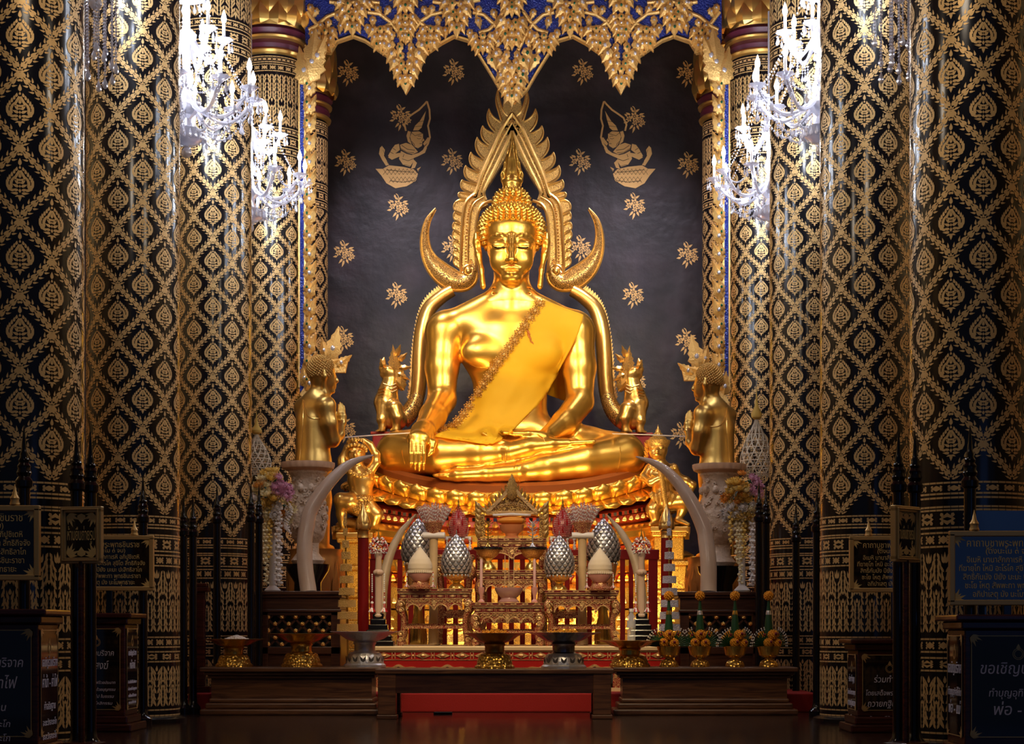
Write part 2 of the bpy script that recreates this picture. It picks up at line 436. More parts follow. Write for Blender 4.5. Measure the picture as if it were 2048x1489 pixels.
# ------------------------------------------------------------------ sculpting: smooth-blended volumes turned into one skin
class Clay:
    def __init__(self, lo, hi, h):
        self.h = h; self.lo = np.array(lo, float)
        self.n = np.ceil((np.array(hi, float)-self.lo)/h).astype(int)+1
        self.ax = [self.lo[i]+h*np.arange(self.n[i]) for i in range(3)]
        self.F = np.full(self.n, 1.0, np.float32)
    def _sub(self, lo, hi):
        sl = []
        for i in range(3):
            a = int(np.floor((lo[i]-self.lo[i])/self.h)); b = int(np.ceil((hi[i]-self.lo[i])/self.h))+1
            a = max(a, 0); b = min(b, self.n[i])
            if a >= b: return None, None
            sl.append(slice(a, b))
        X = np.meshgrid(*[self.ax[i][sl[i]].astype(np.float32) for i in range(3)], indexing='ij', sparse=True)
        return tuple(sl), X
    def _mix(self, sl, d, k, op):
        F = self.F[sl]
        if op == 'add':
            hh = np.clip(0.5+0.5*(F-d)/k, 0, 1); self.F[sl] = F*(1-hh)+d*hh-k*hh*(1-hh)
        elif op == 'cut':
            d = -d
            hh = np.clip(0.5-0.5*(F-d)/k, 0, 1); self.F[sl] = F*(1-hh)+d*hh+k*hh*(1-hh)
    def cone(self, a, b, ra, rb, k=0.05, op='add', sq=None):
        """round cone from a to b; sq squashes the section along world (x, y, z)"""
        a = np.array(a, float); b = np.array(b, float); m = max(ra, rb)+k+self.h*3
        if sq is not None:
            q = np.array(sq, float)
        else:
            q = np.ones(3)
        sl, X = self._sub(np.minimum(a, b)-m, np.maximum(a, b)+m)
        if sl is None: return
        A = a/q; B = b/q; D = B-A; L2 = max(D.dot(D), 1e-9)
        p = [X[i]/q[i]-A[i] for i in range(3)]
        t = np.clip((p[0]*D[0]+p[1]*D[1]+p[2]*D[2])/L2, 0, 1)
        d = np.sqrt((p[0]-t*D[0])**2+(p[1]-t*D[1])**2+(p[2]-t*D[2])**2)-(ra+(rb-ra)*t)
        self._mix(sl, d*min(q), k, op)
    def chain(self, pts, rs, k=0.03, op='add', sq=None):
        for i in range(len(pts)-1):
            self.cone(pts[i], pts[i+1], rs[i], rs[i+1], k, op, sq)
    def ell(self, c, r, k=0.05, op='add', rot=None):
        c = np.array(c, float); r = np.array(r, float) if not np.isscalar(r) else np.array([r]*3, float)
        m = max(r)+k+self.h*3
        sl, X = self._sub(c-m, c+m)
        if sl is None: return
        p = [X[i]-c[i] for i in range(3)]
        if rot is not None:
            Mi = np.array(rot.inverted() if hasattr(rot, 'inverted') else rot)
            p = [Mi[i][0]*p[0]+Mi[i][1]*p[1]+Mi[i][2]*p[2] for i in range(3)]
        k0 = np.sqrt(sum((p[i]/r[i])**2 for i in range(3)))
        k1 = np.sqrt(sum((p[i]/r[i]**2)**2 for i in range(3)))+1e-9
        self._mix(sl, k0*(k0-1)/k1, k, op)
    def depth(self, o, dr, t0, t1):
        """first hit of a ray o + t*dr"""
        t = np.arange(t0, t1, self.h*0.5)
        pts = np.array(o)[None]+t[:, None]*np.array(dr)[None]
        g = (pts-self.lo)/self.h
        ok = np.all((g >= 0) & (g < self.n-1), axis=1)
        gi = np.clip(np.round(g).astype(int), 0, self.n-1)
        v = np.where(ok, self.F[gi[:, 0], gi[:, 1], gi[:, 2]], 1.0)
        w = np.nonzero(v < 0)[0]
        return t[w[0]] if len(w) else None
    def mesh(self, smooth=4):
        F = self.F; s = F < 0; n = F.shape
        cs = [s[i:n[0]-1+i, j:n[1]-1+j, k:n[2]-1+k] for i in (0, 1) for j in (0, 1) for k in (0, 1)]
        cnt = sum(c.astype(np.int8) for c in cs)
        mask = (cnt > 0) & (cnt < 8)
        idx = np.full(mask.shape, -1, np.int64); I, J, K = np.nonzero(mask)
        idx[I, J, K] = np.arange(len(I))
        acc = np.zeros((len(I), 3)); num = np.zeros(len(I))
        cor = [(i, j, k) for i in (0, 1) for j in (0, 1) for k in (0, 1)]
        for a in cor:
            for e in range(3):
                if a[e] == 0:
                    b = list(a); b[e] = 1
                    fa = F[I+a[0], J+a[1], K+a[2]]; fb = F[I+b[0], J+b[1], K+b[2]]
                    x = (fa < 0) != (fb < 0)
                    t = np.where(x, fa/np.where(x, fa-fb, 1), 0)
                    q = np.zeros((len(I), 3)); q[:] = a; q[:, e] += t
                    acc += q*x[:, None]; num += x
        V = self.lo+self.h*(np.stack([I, J, K], 1)+acc/num[:, None])
        faces = []
        for e in range(3):
            u, w = (e+1) % 3, (e+2) % 3
            sa = [slice(0, n[0]), slice(0, n[1]), slice(0, n[2])]; sb = list(sa)
            sa[e] = slice(0, n[e]-1); sb[e] = slice(1, n[e])
            d = s[tuple(sa)].astype(np.int8)-s[tuple(sb)].astype(np.int8)
            for sg in (1, -1):
                E = np.stack(np.nonzero(d == sg), 1)
                E = E[(E[:, u] > 0) & (E[:, w] > 0) & (E[:, u] < n[u]-1) & (E[:, w] < n[w]-1)]
                if not len(E): continue
                quad = []
                for du, dw in ((1, 1), (0, 1), (0, 0), (1, 0)):
                    C = E.copy(); C[:, u] -= du; C[:, w] -= dw
                    quad.append(idx[C[:, 0], C[:, 1], C[:, 2]])
                q = np.stack(quad, 1)
                faces.append(q if sg > 0 else q[:, ::-1])
        Fc = np.concatenate(faces) if faces else np.zeros((0, 4), int)
        Fc = Fc[(Fc >= 0).all(1)]
        for lam in (0.55, -0.57)*smooth:          # even out the grid steps without shrinking
            E = np.concatenate([Fc[:, [0, 1]], Fc[:, [1, 2]], Fc[:, [2, 3]], Fc[:, [3, 0]]])
            cnt = np.bincount(E.ravel(), minlength=len(V)).astype(float); cnt[cnt == 0] = 1
            D = np.zeros_like(V)
            for c in range(3):
                D[:, c] = (np.bincount(E[:, 0], V[E[:, 1], c], len(V))+np.bincount(E[:, 1], V[E[:, 0], c], len(V)))/cnt-V[:, c]
            D[np.bincount(E.ravel(), minlength=len(V)) == 0] = 0
            V = V+lam*D
        return V, Fc

def skin(name, meshes, mats, parent=None, off=(0, 0, 0)):
    me = bpy.data.meshes.new(name)
    V = np.concatenate([m[0] for m in meshes])-np.array(off)
    o = 0; Fs = []
    for m in meshes:
        Fs.append(m[1]+o); o += len(m[0])
    Fa = np.concatenate(Fs)
    me.vertices.add(len(V)); me.vertices.foreach_set('co', V.astype(np.float32).ravel())
    me.loops.add(Fa.size); me.loops.foreach_set('vertex_index', Fa.astype(np.int32).ravel())
    me.polygons.add(len(Fa)); me.polygons.foreach_set('loop_start', (np.arange(len(Fa))*4).astype(np.int32))
    try:
        me.polygons.foreach_set('loop_total', np.full(len(Fa), 4, np.int32))
    except Exception:
        pass
    me.update(calc_edges=True); me.validate()
    me.materials.append(mats)
    me.shade_smooth()
    ob = bpy.data.objects.new(name, me)
    COL.objects.link(ob)
    if parent is not None: ob.parent = parent
    return ob
# ------------------------------------------------------------------ the hall
AX = -0.26                       # the nave's middle line
D_BACK = 22.3
def floormat():
    m, nt, b = _new('floor_boards')
    N, L = nt.nodes.new, nt.links.new
    t = N('ShaderNodeTexCoord')
    br = N('ShaderNodeTexBrick'); br.inputs['Scale'].default_value = 1.0
    br.inputs['Brick Width'].default_value = 0.42; br.inputs['Row Height'].default_value = 0.42
    br.inputs['Mortar Size'].default_value = 0.004
    br.inputs[1].default_value = (0.036, 0.017, 0.010, 1); br.inputs[2].default_value = (0.022, 0.010, 0.006, 1); br.inputs[3].default_value = (0.006, 0.003, 0.002, 1)
    L(t.outputs['Object'], br.inputs[0])
    mp = N('ShaderNodeMapping'); mp.inputs['Scale'].default_value = (2.0, 22.0, 1); L(t.outputs['Object'], mp.inputs[0])
    n = N('ShaderNodeTexNoise'); n.inputs['Scale'].default_value = 2.2; n.inputs['Detail'].default_value = 6; L(mp.outputs[0], n.inputs['Vector'])
    mx = N('ShaderNodeMix'); mx.data_type = 'RGBA'; mx.blend_type = 'OVERLAY'; mx.inputs[0].default_value = 0.75
    L(br.outputs[0], mx.inputs[6]); L(n.outputs[0], mx.inputs[7]); L(mx.outputs[2], b.inputs['Base Color'])
    b.inputs['Roughness'].default_value = 0.14
    bp = N('ShaderNodeBump'); bp.inputs['Strength'].default_value = 0.12; bp.inputs['Distance'].default_value = 0.01
    L(n.outputs[0], bp.inputs['Height']); L(bp.outputs[0], b.inputs['Normal'])
    return m
M_floor = floormat()
struct(MB().box2((-6, 4, -0.1), (6, D_BACK, 0)).build('floor', M_floor, smooth=False))
M_sidewall = filigree('side_wall_stencil', (0.10, 0.008, 0.008), (0.60, 0.38, 0.12), 9.0, thr=0.2, bump=0.1)
struct(MB().box2((-6.2, 4, 0), (-6, D_BACK, 9)).build('wall_left', M_sidewall, smooth=False))
struct(MB().box2((6, 4, 0), (6.2, D_BACK, 9)).build('wall_right', M_sidewall, smooth=False))
struct(MB().box2((-6.2, 4, 9), (6.2, D_BACK+0.2, 9.2)).build('ceiling', M_darkred, smooth=False))
wall_back = struct(MB().box2((-6, D_BACK, 0), (6, D_BACK+0.2, 9)).build('wall_back', M_wall, smooth=False))

# red carpeted dais
dais = MB()
dais.prism([(-2.74, 14.1), (2.2, 14.1), (2.2, 15.15), (1.88, 15.15), (1.88, 22.2), (-2.38, 22.2), (-2.38, 15.15), (-2.74, 15.15)], 0, 0.147)
dais.v = [(x, z, y) for x, y, z in dais.v]
dais.f = [f[::-1] for f in dais.f]
tag(dais.build('carpeted_dais', M_carpet, smooth=False, bevel=0.01),
    'low red carpeted platform under the altar, seen behind the wooden bench', 'platform')

# ------------------------------------------------------------------ columns with stencilled gold leaf
CR = 0.32
def leafpoly(x, y, L, W, a, bend=0.0, k=6):
    """flat flame leaf, base at (x, y), pointing along a (0 = up)"""
    l = []; r = []
    ca, sa = math.cos(a), math.sin(a)
    for i in range(k+1):
        t = i/k
        w = W*0.5*math.sin(PI*t**0.7)*(1-0.2*t)
        bx = bend*L*t*t
        for lst, s in ((l, -1), (r, 1)):
            u = bx+s*w; v = t*L
            lst.append((x+u*ca+v*sa, y-u*sa+v*ca))
    return l[:]+r[1:-1][::-1] if True else l
def strippoly(pts, w):
    out = []; k = len(pts); A = []; B = []
    for i, p in enumerate(pts):
        a = pts[max(i-1, 0)]; b = pts[min(i+1, k-1)]
        tx, ty = b[0]-a[0], b[1]-a[1]; l = math.hypot(tx, ty) or 1
        ww = w if not isinstance(w, (list, tuple)) else w[i]
        nx, ny = -ty/l*ww/2, tx/l*ww/2
        A.append((p[0]+nx, p[1]+ny)); B.append((p[0]-nx, p[1]-ny))
    for i in range(k-1):
        out.append([A[i], B[i], B[i+1], A[i+1]])
    return out
def mirror(polys):
    return polys+[[(-x, y) for x, y in p][::-1] for p in polys]
def drop_x(t):        # right edge of the unit teardrop, t = 0 bottom .. 1 top tip
    return (0.5*(1-math.cos(2*PI*t**0.72)))**0.75
def drop_pt(t, s=1.0):
    return (s*drop_x(t), s*(-1.25+2.85*t))
def teardrop(S):
    half = []
    for i in range(8):                                  # flames of the rim
        t = 0.225+0.083*i
        x, y = drop_pt(t, 0.80)
        a = 1.15-0.13*i
        half.append(leafpoly(x*0.97, y-0.06, 0.40-0.014*i, 0.215, a*0.8, -0.3))
    pts = [drop_pt(0.24+0.062*i, 0.60) for i in range(8)]
    half += strippoly(pts, [0.10, 0.17, 0.20, 0.20, 0.19, 0.17, 0.13, 0.07])
    half += strippoly([(0.02, 0.82), (0.20, 0.53), (0.30, 0.34), (0.33, 0.20)], [0.17, 0.18, 0.17, 0.08])
    half.append(leafpoly(0.06, 0.10, 0.28, 0.19, 0.75, 0.2))
    half.append(leafpoly(0.06, -0.08, 0.40, 0.22, 1.15, -0.25))
    half.append(leafpoly(0.07, -0.29, 0.46, 0.23, 1.5, -0.3))
    half.append(leafpoly(0.50, -0.40, 0.52, 0.22, 1.3, -0.45))
    half.append(leafpoly(0.36, -0.58, 0.56, 0.22, 1.55, -0.45))
    half.append(leafpoly(0.10, -0.52, 0.46, 0.22, 1.8, -0.3))
    half.append(leafpoly(0.11, -0.74, 0.50, 0.22, 1.9, -0.35))
    half.append(leafpoly(0.06, -0.90, 0.30, 0.14, 2.15, -0.2))
    res = mirror(half)
    res.append(leafpoly(0, 1.18, 0.52, 0.27, 0))
    res.append(leafpoly(0, 0.94, 0.22, 0.17, 0))
    res.append(leafpoly(0, 0.30, 0.36, 0.22, 0))
    res.append(leafpoly(0, 0.08, 0.20, 0.16, 0))
    res.append([(0, -0.12), (0.07, -0.03), (0, 0.06), (-0.07, -0.03)])
    res.append(leafpoly(0, -0.88, 0.46, 0.24, PI))
    res.append([(0, -0.76), (0.10, -0.60), (0, -0.44), (-0.10, -0.60)])
    res.append([(0, -0.40), (0.08, -0.28), (0, -0.16), (-0.08, -0.28)])
    return [[(x*S, y*S) for x, y in p] for p in res]
PA, PB = 2*PI*CR/6, 0.39
def ogee(s):            # s 0..1 from junction (0, -B/2) to junction (A/2, 0)
    return (PA/2*(0.55*s+0.225*(1-math.cos(PI*s))), -PB/2+PB/2*s)
def chain():
    res = []
    for i in range(6):
        s = 0.10+0.145*i
        x, y = ogee(s); x2, y2 = ogee(s+0.03)
        a = math.atan2(x2-x, y2-y)
        nx, ny = math.cos(a), -math.sin(a)
        for sd in (-1, 1):
            res.append(leafpoly(x+nx*sd*0.006, y+ny*sd*0.006, 0.043, 0.018, a+sd*0.42, -sd*0.6, 6))
            res.append(leafpoly(x+nx*sd*0.014-(x2-x)*0.9, y+ny*sd*0.014-(y2-y)*0.9, 0.026, 0.014, a+sd*1.25, -sd*0.6, 5))
        res.append(leafpoly(x+(x2-x)*0.4, y+(y2-y)*0.4, 0.026, 0.012, a, 0, 4))
    return res
def lattice_cell():
    res = teardrop(0.0755)
    res = [[(x, y-0.001) for x, y in p] for p in res]
    c = chain()
    res += mirror(c)                                                        # lower two sides
    for a in range(4):                                                      # the knot where four bands meet, below the cell
        w = a*PI/2
        res.append(leafpoly(0.005*math.sin(w), -PB/2+0.005*math.cos(w), 0.021, 0.013, w, 0, 4))
        w += PI/4; res.append(leafpoly(0.009*math.sin(w), -PB/2+0.009*math.cos(w), 0.016, 0.009, w, 0, 4))
    return res
def flame_row(h, w, up=True):
    """one narrow stem of flame leaves h tall"""
    half = []
    n = max(5, int(h/0.045))
    for i in range(n):
        v = h*(i+0.2)/(n+0.6)
        k = 1-0.55*i/n
        half.append(leafpoly(0.004, v, 0.052, 0.016, 0.55+0.25*(i % 2), -0.3, 4))
        if i < n*0.75:
            half.append(leafpoly(w*0.25*k, v+0.012, 0.05, 0.013, 0.25, -0.2, 4))
    res = mirror(half)
    res.append(leafpoly(0, h*0.86, h*0.14, 0.02, 0))
    if not up:
        res = [[(x, h-y) for x, y in p][::-1] for p in res]
    return res
def band(v0, v1, n=24):
    """ring band: two double rules and a row of diamonds between them; whole turn"""
    C = 2*PI*CR; res = []
    h = v1-v0
    for v in (v0+0.006, v1-0.006):
        for i in range(48):
            res.append([(C*i/48, v-0.005), (C*(i+0.93)/48, v-0.005), (C*(i+0.93)/48, v+0.005), (C*i/48, v+0.005)])
    c = (v0+v1)/2; q = (h-0.04)/2
    if q > 0.012:
        for i in range(n):
            x = C*(i+0.5)/n; w = C/n*0.36
            res.append([(x-w, c), (x, c-q), (x+w, c), (x, c+q)])
            for sx in (-1, 1):
                for sy in (-1, 1):
                    res.append(leafpoly(x+C/n/2*0.9*sx*0.5+sx*0.008, c+sy*q, q*0.9, w*0.5, (PI if sy > 0 else 0)+sx*sy*0.5, 0, 4))
    return res
def column_shaft():
    C = 2*PI*CR; polys = []
    z0, z1 = 1.43, 5.56
    cell = lattice_cell()
    nrow = int((z1-z0)/(PB/2))
    for j in range(nrow):
        cy = z0+0.21+PB/2*j
        for i in range(6):
            cx = PA*(i+0.5*(j % 2))
            for p in cell:
                q = [(x+cx, y+cy) for x, y in p]
                if all(z0 < y < z1 for x, y in q): polys.append(q)
    for v0, v1, n in ((1.36, 1.43, 20), (1.29, 1.35, 40), (1.18, 1.285, 16), (1.08, 1.165, 24), (5.57, 5.64, 24), (5.66, 5.76, 16), (5.78, 5.85, 30), (6.42, 6.50, 24), (6.51, 6.58, 40), (0.52, 0.60, 24), (0.42, 0.50, 16), (0.05, 0.10, 30)):
        polys += band(v0, v1, n)
    for v0, h, up in ((0.62, 0.44, True), (5.86, 0.54, False), (0.11, 0.29, True)):
        NF = 20
        for i in range(NF):
            for p in flame_row(h, C/NF*0.75, up):
                polys.append([(x+C*i/NF, y+v0) for x, y in p])
            for p in flame_row(h*0.55, C/NF*0.5, up):
                polys.append([(x+C*(i+0.5)/NF, y+v0+(0 if up else h*0.45)) for x, y in p])
            for p in flame_row(h*0.4, C/NF*0.45, not up):
                polys.append([(x+C*(i+0.5)/NF, y+v0+(h*0.6 if up else 0)) for x, y in p])
    mb = MB()
    mb.lathe([(CR+0.05, 0), (CR+0.05, 0.03), (CR, 0.05), (CR, 7.4)], n=96, mi=0)
    r = CR+0.0022
    for p in polys:
        mb.add([(r*math.cos(x/CR), r*math.sin(x/CR), y) for x, y in p], [tuple(range(len(p)))], 1)
    return mb
shaft_mb = column_shaft()
def make_column():
    t = thing('column', '', 'column')
    shaft_mb.build('shaft', [M_lacq, M_colgold], t, angle=30)
    mb = MB()
    mb.lathe([(CR, 6.60), (CR+0.035, 6.615), (CR+0.045, 6.64), (CR+0.02, 6.665)], n=64)
    mb.lathe([(CR+0.02, 6.755), (CR+0.05, 6.77), (CR+0.055, 6.79), (CR+0.03, 6.81)], n=64)
    mb.build('gilt_ring', M_goldpol, t)
    MB().lathe([(CR+0.01, 6.66), (CR+0.03, 6.71), (CR+0.01, 6.76)], n=64).lathe([(CR+0.02, 6.81), (CR+0.06, 6.86), (CR+0.03, 6.90)], n=64).build('purple_ring', M_purple, t)
    cap = MB()
    cap.lathe([(CR+0.02, 6.90), (CR+0.05, 7.0), (CR+0.10, 7.4), (CR+0.06, 7.46)], n=64)
    for row, (z0, h, n) in enumerate(((6.895, 0.22, 14), (6.97, 0.36, 14), (7.12, 0.42, 14))):
        for i in range(n):
            a = 2*PI*(i+0.5*(row % 2))/n
            lm = MB().leaf((0, 0), h, 0.24, 0, y=0, dome=0.05)
            lm.v = [(x, y*1.0-0.02-0.06*(z/h)**2*0.5, z) for x, y, z in lm.v]
            M = Matrix.Translation((0, 0, z0)) @ Matrix.Rotation(a, 4, 'Z') @ Matrix.Translation((0, -(CR+0.035+0.01*(2-row)), 0))
            cap.merge(lm, M)
    cap.build('lotus_capital', M_goldpol, t, angle=25)
    return t
COLS_D = (9.8, 12.6, 15.6, 18.9, 21.15)
LEFT_EDGE = (165, 358, 502, 605, 655)
RIGHT_EDGE = (1822, 1641, 1540, 1460, 1405)
LBL = ('nearest {} column, black lacquer with gold teardrop lattice, cut off at the picture edge',
       'second {} column from the front, black and gold, behind the framed prayer boards',
       'third {} column from the front, black and gold, beside the brightest chandelier',
       'fourth {} column, gilt lotus capital and purple rings, carrying the leafy canopy',
       'rearmost {} column half hidden behind the leaf garland, against the black wall')
col0 = make_column()
for i, d in enumerate(COLS_D):
    for side, edges in (('left', LEFT_EDGE), ('right', RIGHT_EDGE)):
        sgn = -1 if side == 'left' else 1
        x = (edges[i]-VX)*d/FPX+sgn*CR*1.002
        if i == 0 and side == 'left':
            o = col0
            o.location = (x, d, 0)
        else:
            o = dup(col0, loc=(x, d, 0))
        o.rotation_euler = (0, 0, {0: 0.12, 1: 0.32, 2: 0.05, 3: 0.2, 4: 0.3}[i]*(-sgn)+0.1)
        o['label'] = LBL[i].format(side)
        o['group'] = 'black and gold nave columns'
# ------------------------------------------------------------------ crystal chandeliers
def beads(mb, path_fn, n, r):
    for i in range(n):
        p = path_fn((i+0.5)/n)
        mb.octa(p, r, r*1.25)
def drop(mb, c, r, h):
    x, y, z = c
    mb.lathe([(0.0008, 0), (r*0.45, -h*0.3), (r, -h*0.68), (r*0.6, -h*0.93), (0.0008, -h)], c, n=6)
def arm_parts(root, a, rad, z_end, z_hub, rnd):
    c, s = math.cos(a), math.sin(a)
    def W(r, z, t=0.0): return (c*r-s*t, s*r+c*t, z)
    path = []
    for i in range(13):
        t = i/12
        r = 0.06+(rad-0.06)*t
        z = z_hub+(z_end-z_hub)*t-0.20*math.sin(PI*t)*(1-0.35*t)+0.02*math.sin(2*PI*t)
        path.append(W(r, z))
    arm = MB().tube(path, [0.014+0.006*math.sin(9*PI*i/12)**2 for i in range(13)], n=6).build('arm', M_crystal, root)
    mb = MB(); e = W(rad, z_end)
    mb.lathe([(0.012, -0.03), (0.03, -0.01), (0.068, 0.012), (0.072, 0.02), (0.03, 0.008), (0.014, 0.03), (0.016, 0.045)], e, n=14,
             mods=lambda w: 1+0.08*math.cos(7*w))
    mb.build('drip_pan', M_crystal, arm)
    MB().lathe([(0.013, 0.04), (0.013, 0.14), (0.009, 0.145)], e, n=8).build('candle_sleeve', M_white, arm)
    MB().lathe([(0.008, 0.145), (0.016, 0.158), (0.021, 0.178), (0.016, 0.205), (0.007, 0.232), (0.0008, 0.25)], e, n=8).build('bulb', M_bulb, arm)
    mb = MB()
    for q in range(7):
        w = 2*PI*q/7
        p = (e[0]+0.064*math.cos(w), e[1]+0.064*math.sin(w), e[2])
        mb.octa((p[0], p[1], p[2]-0.012), 0.008, 0.010)
        drop(mb, (p[0], p[1], p[2]-0.024), 0.0125, 0.055+0.012*rnd.random())
    for q in range(3):      # chain of beads hanging below the arm
        beads(mb, lambda t, q=q: W(rad*(0.45+0.2*q), z_end-0.10-0.05*(2-q)-0.11*t, 0.01), 5, 0.009)
        drop(mb, W(rad*(0.45+0.2*q), z_end-0.21-0.05*(2-q), 0.01), 0.014, 0.06)
    mb.build('pendants', M_crystal, arm)['kind'] = 'stuff'
def make_chandelier():
    rnd = random.Random(3)
    t = thing('chandelier', '', 'chandelier', group='crystal chandeliers along the nave')
    MB().lathe([(0.02, -0.30), (0.045, -0.25), (0.03, -0.19), (0.09, -0.13), (0.10, -0.09), (0.05, -0.04), (0.03, 0.05), (0.055, 0.12), (0.03, 0.2),
                (0.035, 0.38), (0.07, 0.43), (0.075, 0.47), (0.03, 0.52), (0.025, 0.7), (0.05, 0.76), (0.02, 0.82), (0.02, 1.6)], n=16,
               mods=lambda w: 1+0.06*math.cos(8*w)).build('stem', M_crystal, t)
    MB().lathe([(0.01, -0.40), (0.07, -0.395), (0.125, -0.355), (0.145, -0.29), (0.15, -0.285), (0.135, -0.29), (0.115, -0.35), (0.06, -0.385)], n=24,
               mods=lambda w: 1+0.03*math.cos(12*w)).build('glass_bowl', M_crystal, t)
    MB().ell((0, 0, -0.455), 0.042, 12, 8).lathe([(0.01, -0.42), (0.02, -0.405), (0.01, -0.39)], n=8).build('finial_ball', M_crystal, t)
    MB().lathe([(0.01, 0.80), (0.10, 0.775), (0.15, 0.755), (0.155, 0.762), (0.10, 0.79), (0.02, 0.82)], n=20).build('crown_dish', M_crystal, t)
    n1, n2 = 10, 6
    for i in range(n1):
        arm_parts(t, 2*PI*(i+0.35)/n1, 0.53, 0.0, -0.06, rnd)
    for i in range(n2):
        arm_parts(t, 2*PI*(i+0.1)/n2, 0.29, 0.44, 0.43, rnd)
    for i in range(n1):     # swags: crown to arm end, arm end to arm end, arm to bowl
        a = 2*PI*(i+0.35)/n1; b = 2*PI*(i+1.35)/n1
        mb = MB()
        A = Vector((0.52*math.cos(a), 0.52*math.sin(a), -0.01)); B = Vector((0.52*math.cos(b), 0.52*math.sin(b), -0.01))
        T = Vector((0.15*math.cos(a), 0.15*math.sin(a), 0.75)); D = Vector((0.145*math.cos(a), 0.145*math.sin(a), -0.28))
        beads(mb, lambda t: A.lerp(B, t)+Vector((0, 0, -0.22*4*t*(1-t)*0.5)), 18, 0.0095)
        beads(mb, lambda t: T.lerp(A, t)+Vector((0, 0, -0.18*4*t*(1-t)*0.55)), 26, 0.0075)
        beads(mb, lambda t: A.lerp(D, t)+Vector((0, 0, -0.16*4*t*(1-t))), 22, 0.0095)
        m = A.lerp(B, 0.5); drop(mb, (m.x, m.y, -0.14), 0.02, 0.085)
        for q in range(2):
            w = a+2*PI*q/n1/2
            drop(mb, (0.147*math.cos(w), 0.147*math.sin(w), -0.295), 0.016, 0.075)
            drop(mb, (0.15*math.cos(w), 0.15*math.sin(w), 0.755), 0.014, 0.07)
        mb.build('crystal_swag', M_crystal, t)['kind'] = 'stuff'
    return t
def light_chandelier(x, y, z, power):
    """the lamps' own light: bulbs of the two tiers"""
    for r, dz, n in ((0.53, 0.20, 4), (0.28, 0.64, 2)):
        for i in range(n):
            a = 2*PI*(i+0.4)/n
            lamp('candle_bulb_light', 'POINT', (x+r*math.cos(a), y+r*math.sin(a), z+dz), power/6, COOL, size=0.05)
ch0 = None
for (x, d, z, w, lab) in (
        (-2.75, 14.1, 4.84, 115, 'brightest crystal chandelier, larger of the two lit ones on the left'),
        (-2.75, 17.2, 4.94, 115, 'lit crystal chandelier in front of the gilt capital, left side and farther back'),
        (-2.75, 11.2, 5.0, 80, 'dim crystal chandelier tail cut off by the top edge, between the two front left columns'),
        (2.22, 14.1, 4.86, 115, 'lit crystal chandelier on the right, upper one of the two'),
        (2.22, 17.2, 4.96, 115, 'lit crystal chandelier on the right, lower one by the leaf garland'),
        (2.25, 11.2, 5.04, 80, 'crystal strings at the top edge between the two front right columns')):
    if ch0 is None:
        ch0 = make_chandelier(); o = ch0; o['label'] = lab
    else:
        o = dup(ch0, lab)
    o.location = (x, d, z); o.rotation_euler = (0, 0, R.uniform(0, 0.5))
    if d < 12:          # long crystal strands under the bowl
        for q in range(16):
            a = 2*PI*q/16; r = 0.06+0.05*(q % 3)
            mb = MB(); L_ = 0.34+0.07*((q*5) % 4)
            beads(mb, lambda t: (r*math.cos(a), r*math.sin(a), -0.36-L_*t), int(L_/0.021), 0.0105)
            drop(mb, (r*math.cos(a), r*math.sin(a), -0.36-L_), 0.02, 0.08)
            mb.build('crystal_strand', M_crystal, o)['kind'] = 'stuff'
    light_chandelier(x, d, z, w)
# ------------------------------------------------------------------ gold painting on the back wall
def wall_flat(polys, name, parent, mat=None, y=D_BACK-0.003):
    mb = MB()
    for q, p in enumerate(polys):
        mb.add([(x, y-0.00002*q, z) for x, z in p], [tuple(range(len(p)))], 0)
    return mb.build(name, mat or M_paint, parent, smooth=False)
SW = D_BACK/FPX
def sprig(mirror_x=False):
    """one spray of blossoms and leaves, in pixels round its middle, z up"""
    pl = []
    def blossom(x, y, r):
        for i in range(6):
            a = PI/3*i+0.3
            pl.append(leafpoly(x+r*0.28*math.sin(a), y+r*0.28*math.cos(a), r*0.85, r*0.62, a, 0, 4))
        pl.append([(x+r*0.2*math.cos(w), y+r*0.2*math.sin(w)) for w in (0, 1.05, 2.1, 3.14, 4.19, 5.24)])
    blossom(0, 3, 8); blossom(-11, -2, 6); blossom(10, -3, 6.5); blossom(16, -9, 5.5); blossom(1, -9, 5.5)
    for x, y, L, a in ((-1, 11, 9, -0.9), (2, 11, 10, 0.8), (-8, 6, 10, -1.3), (9, 5, 11, 1.1), (-13, -8, 9, -1.9), (-3, -13, 12, -2.6), (4, -14, 10, 2.5), (0, -16, 14, 3.3), (-5, 15, 6, -0.5), (-14, 4, 7, -1.2), (13, 3, 8, 1.5), (8, -12, 9, 2.1)):
        pl.append(leafpoly(x, y, L, 4.6, a, 0.15, 5))
    pl.extend(strippoly([(0, 10), (1, 16), (-1, 20), (-4, 22)], 1.6))
    return [[((-x if mirror_x else x), y) for x, y in p] for p in pl]
for i, (px, py) in enumerate(((696, 143), (907, 141), (1165, 141), (1374, 145), (801, 232), (1269, 236), (691, 322), (904, 320), (1160, 321), (1376, 327), (796, 411), (1269, 409),
                 (688, 504), (904, 494), (1161, 494), (1375, 507), (793, 588), (1266, 588), (686, 676), (1372, 680), (1270, 762), (690, 856), (1362, 868))):
    c = P(px, py, D_BACK)
    mxx = px > 1300
    wall_flat([[(c.x+x*SW*1.02, c.z+y*SW*1.05) for x, y in p] for p in sprig(False)], 'painted_flower_spray', wall_back)

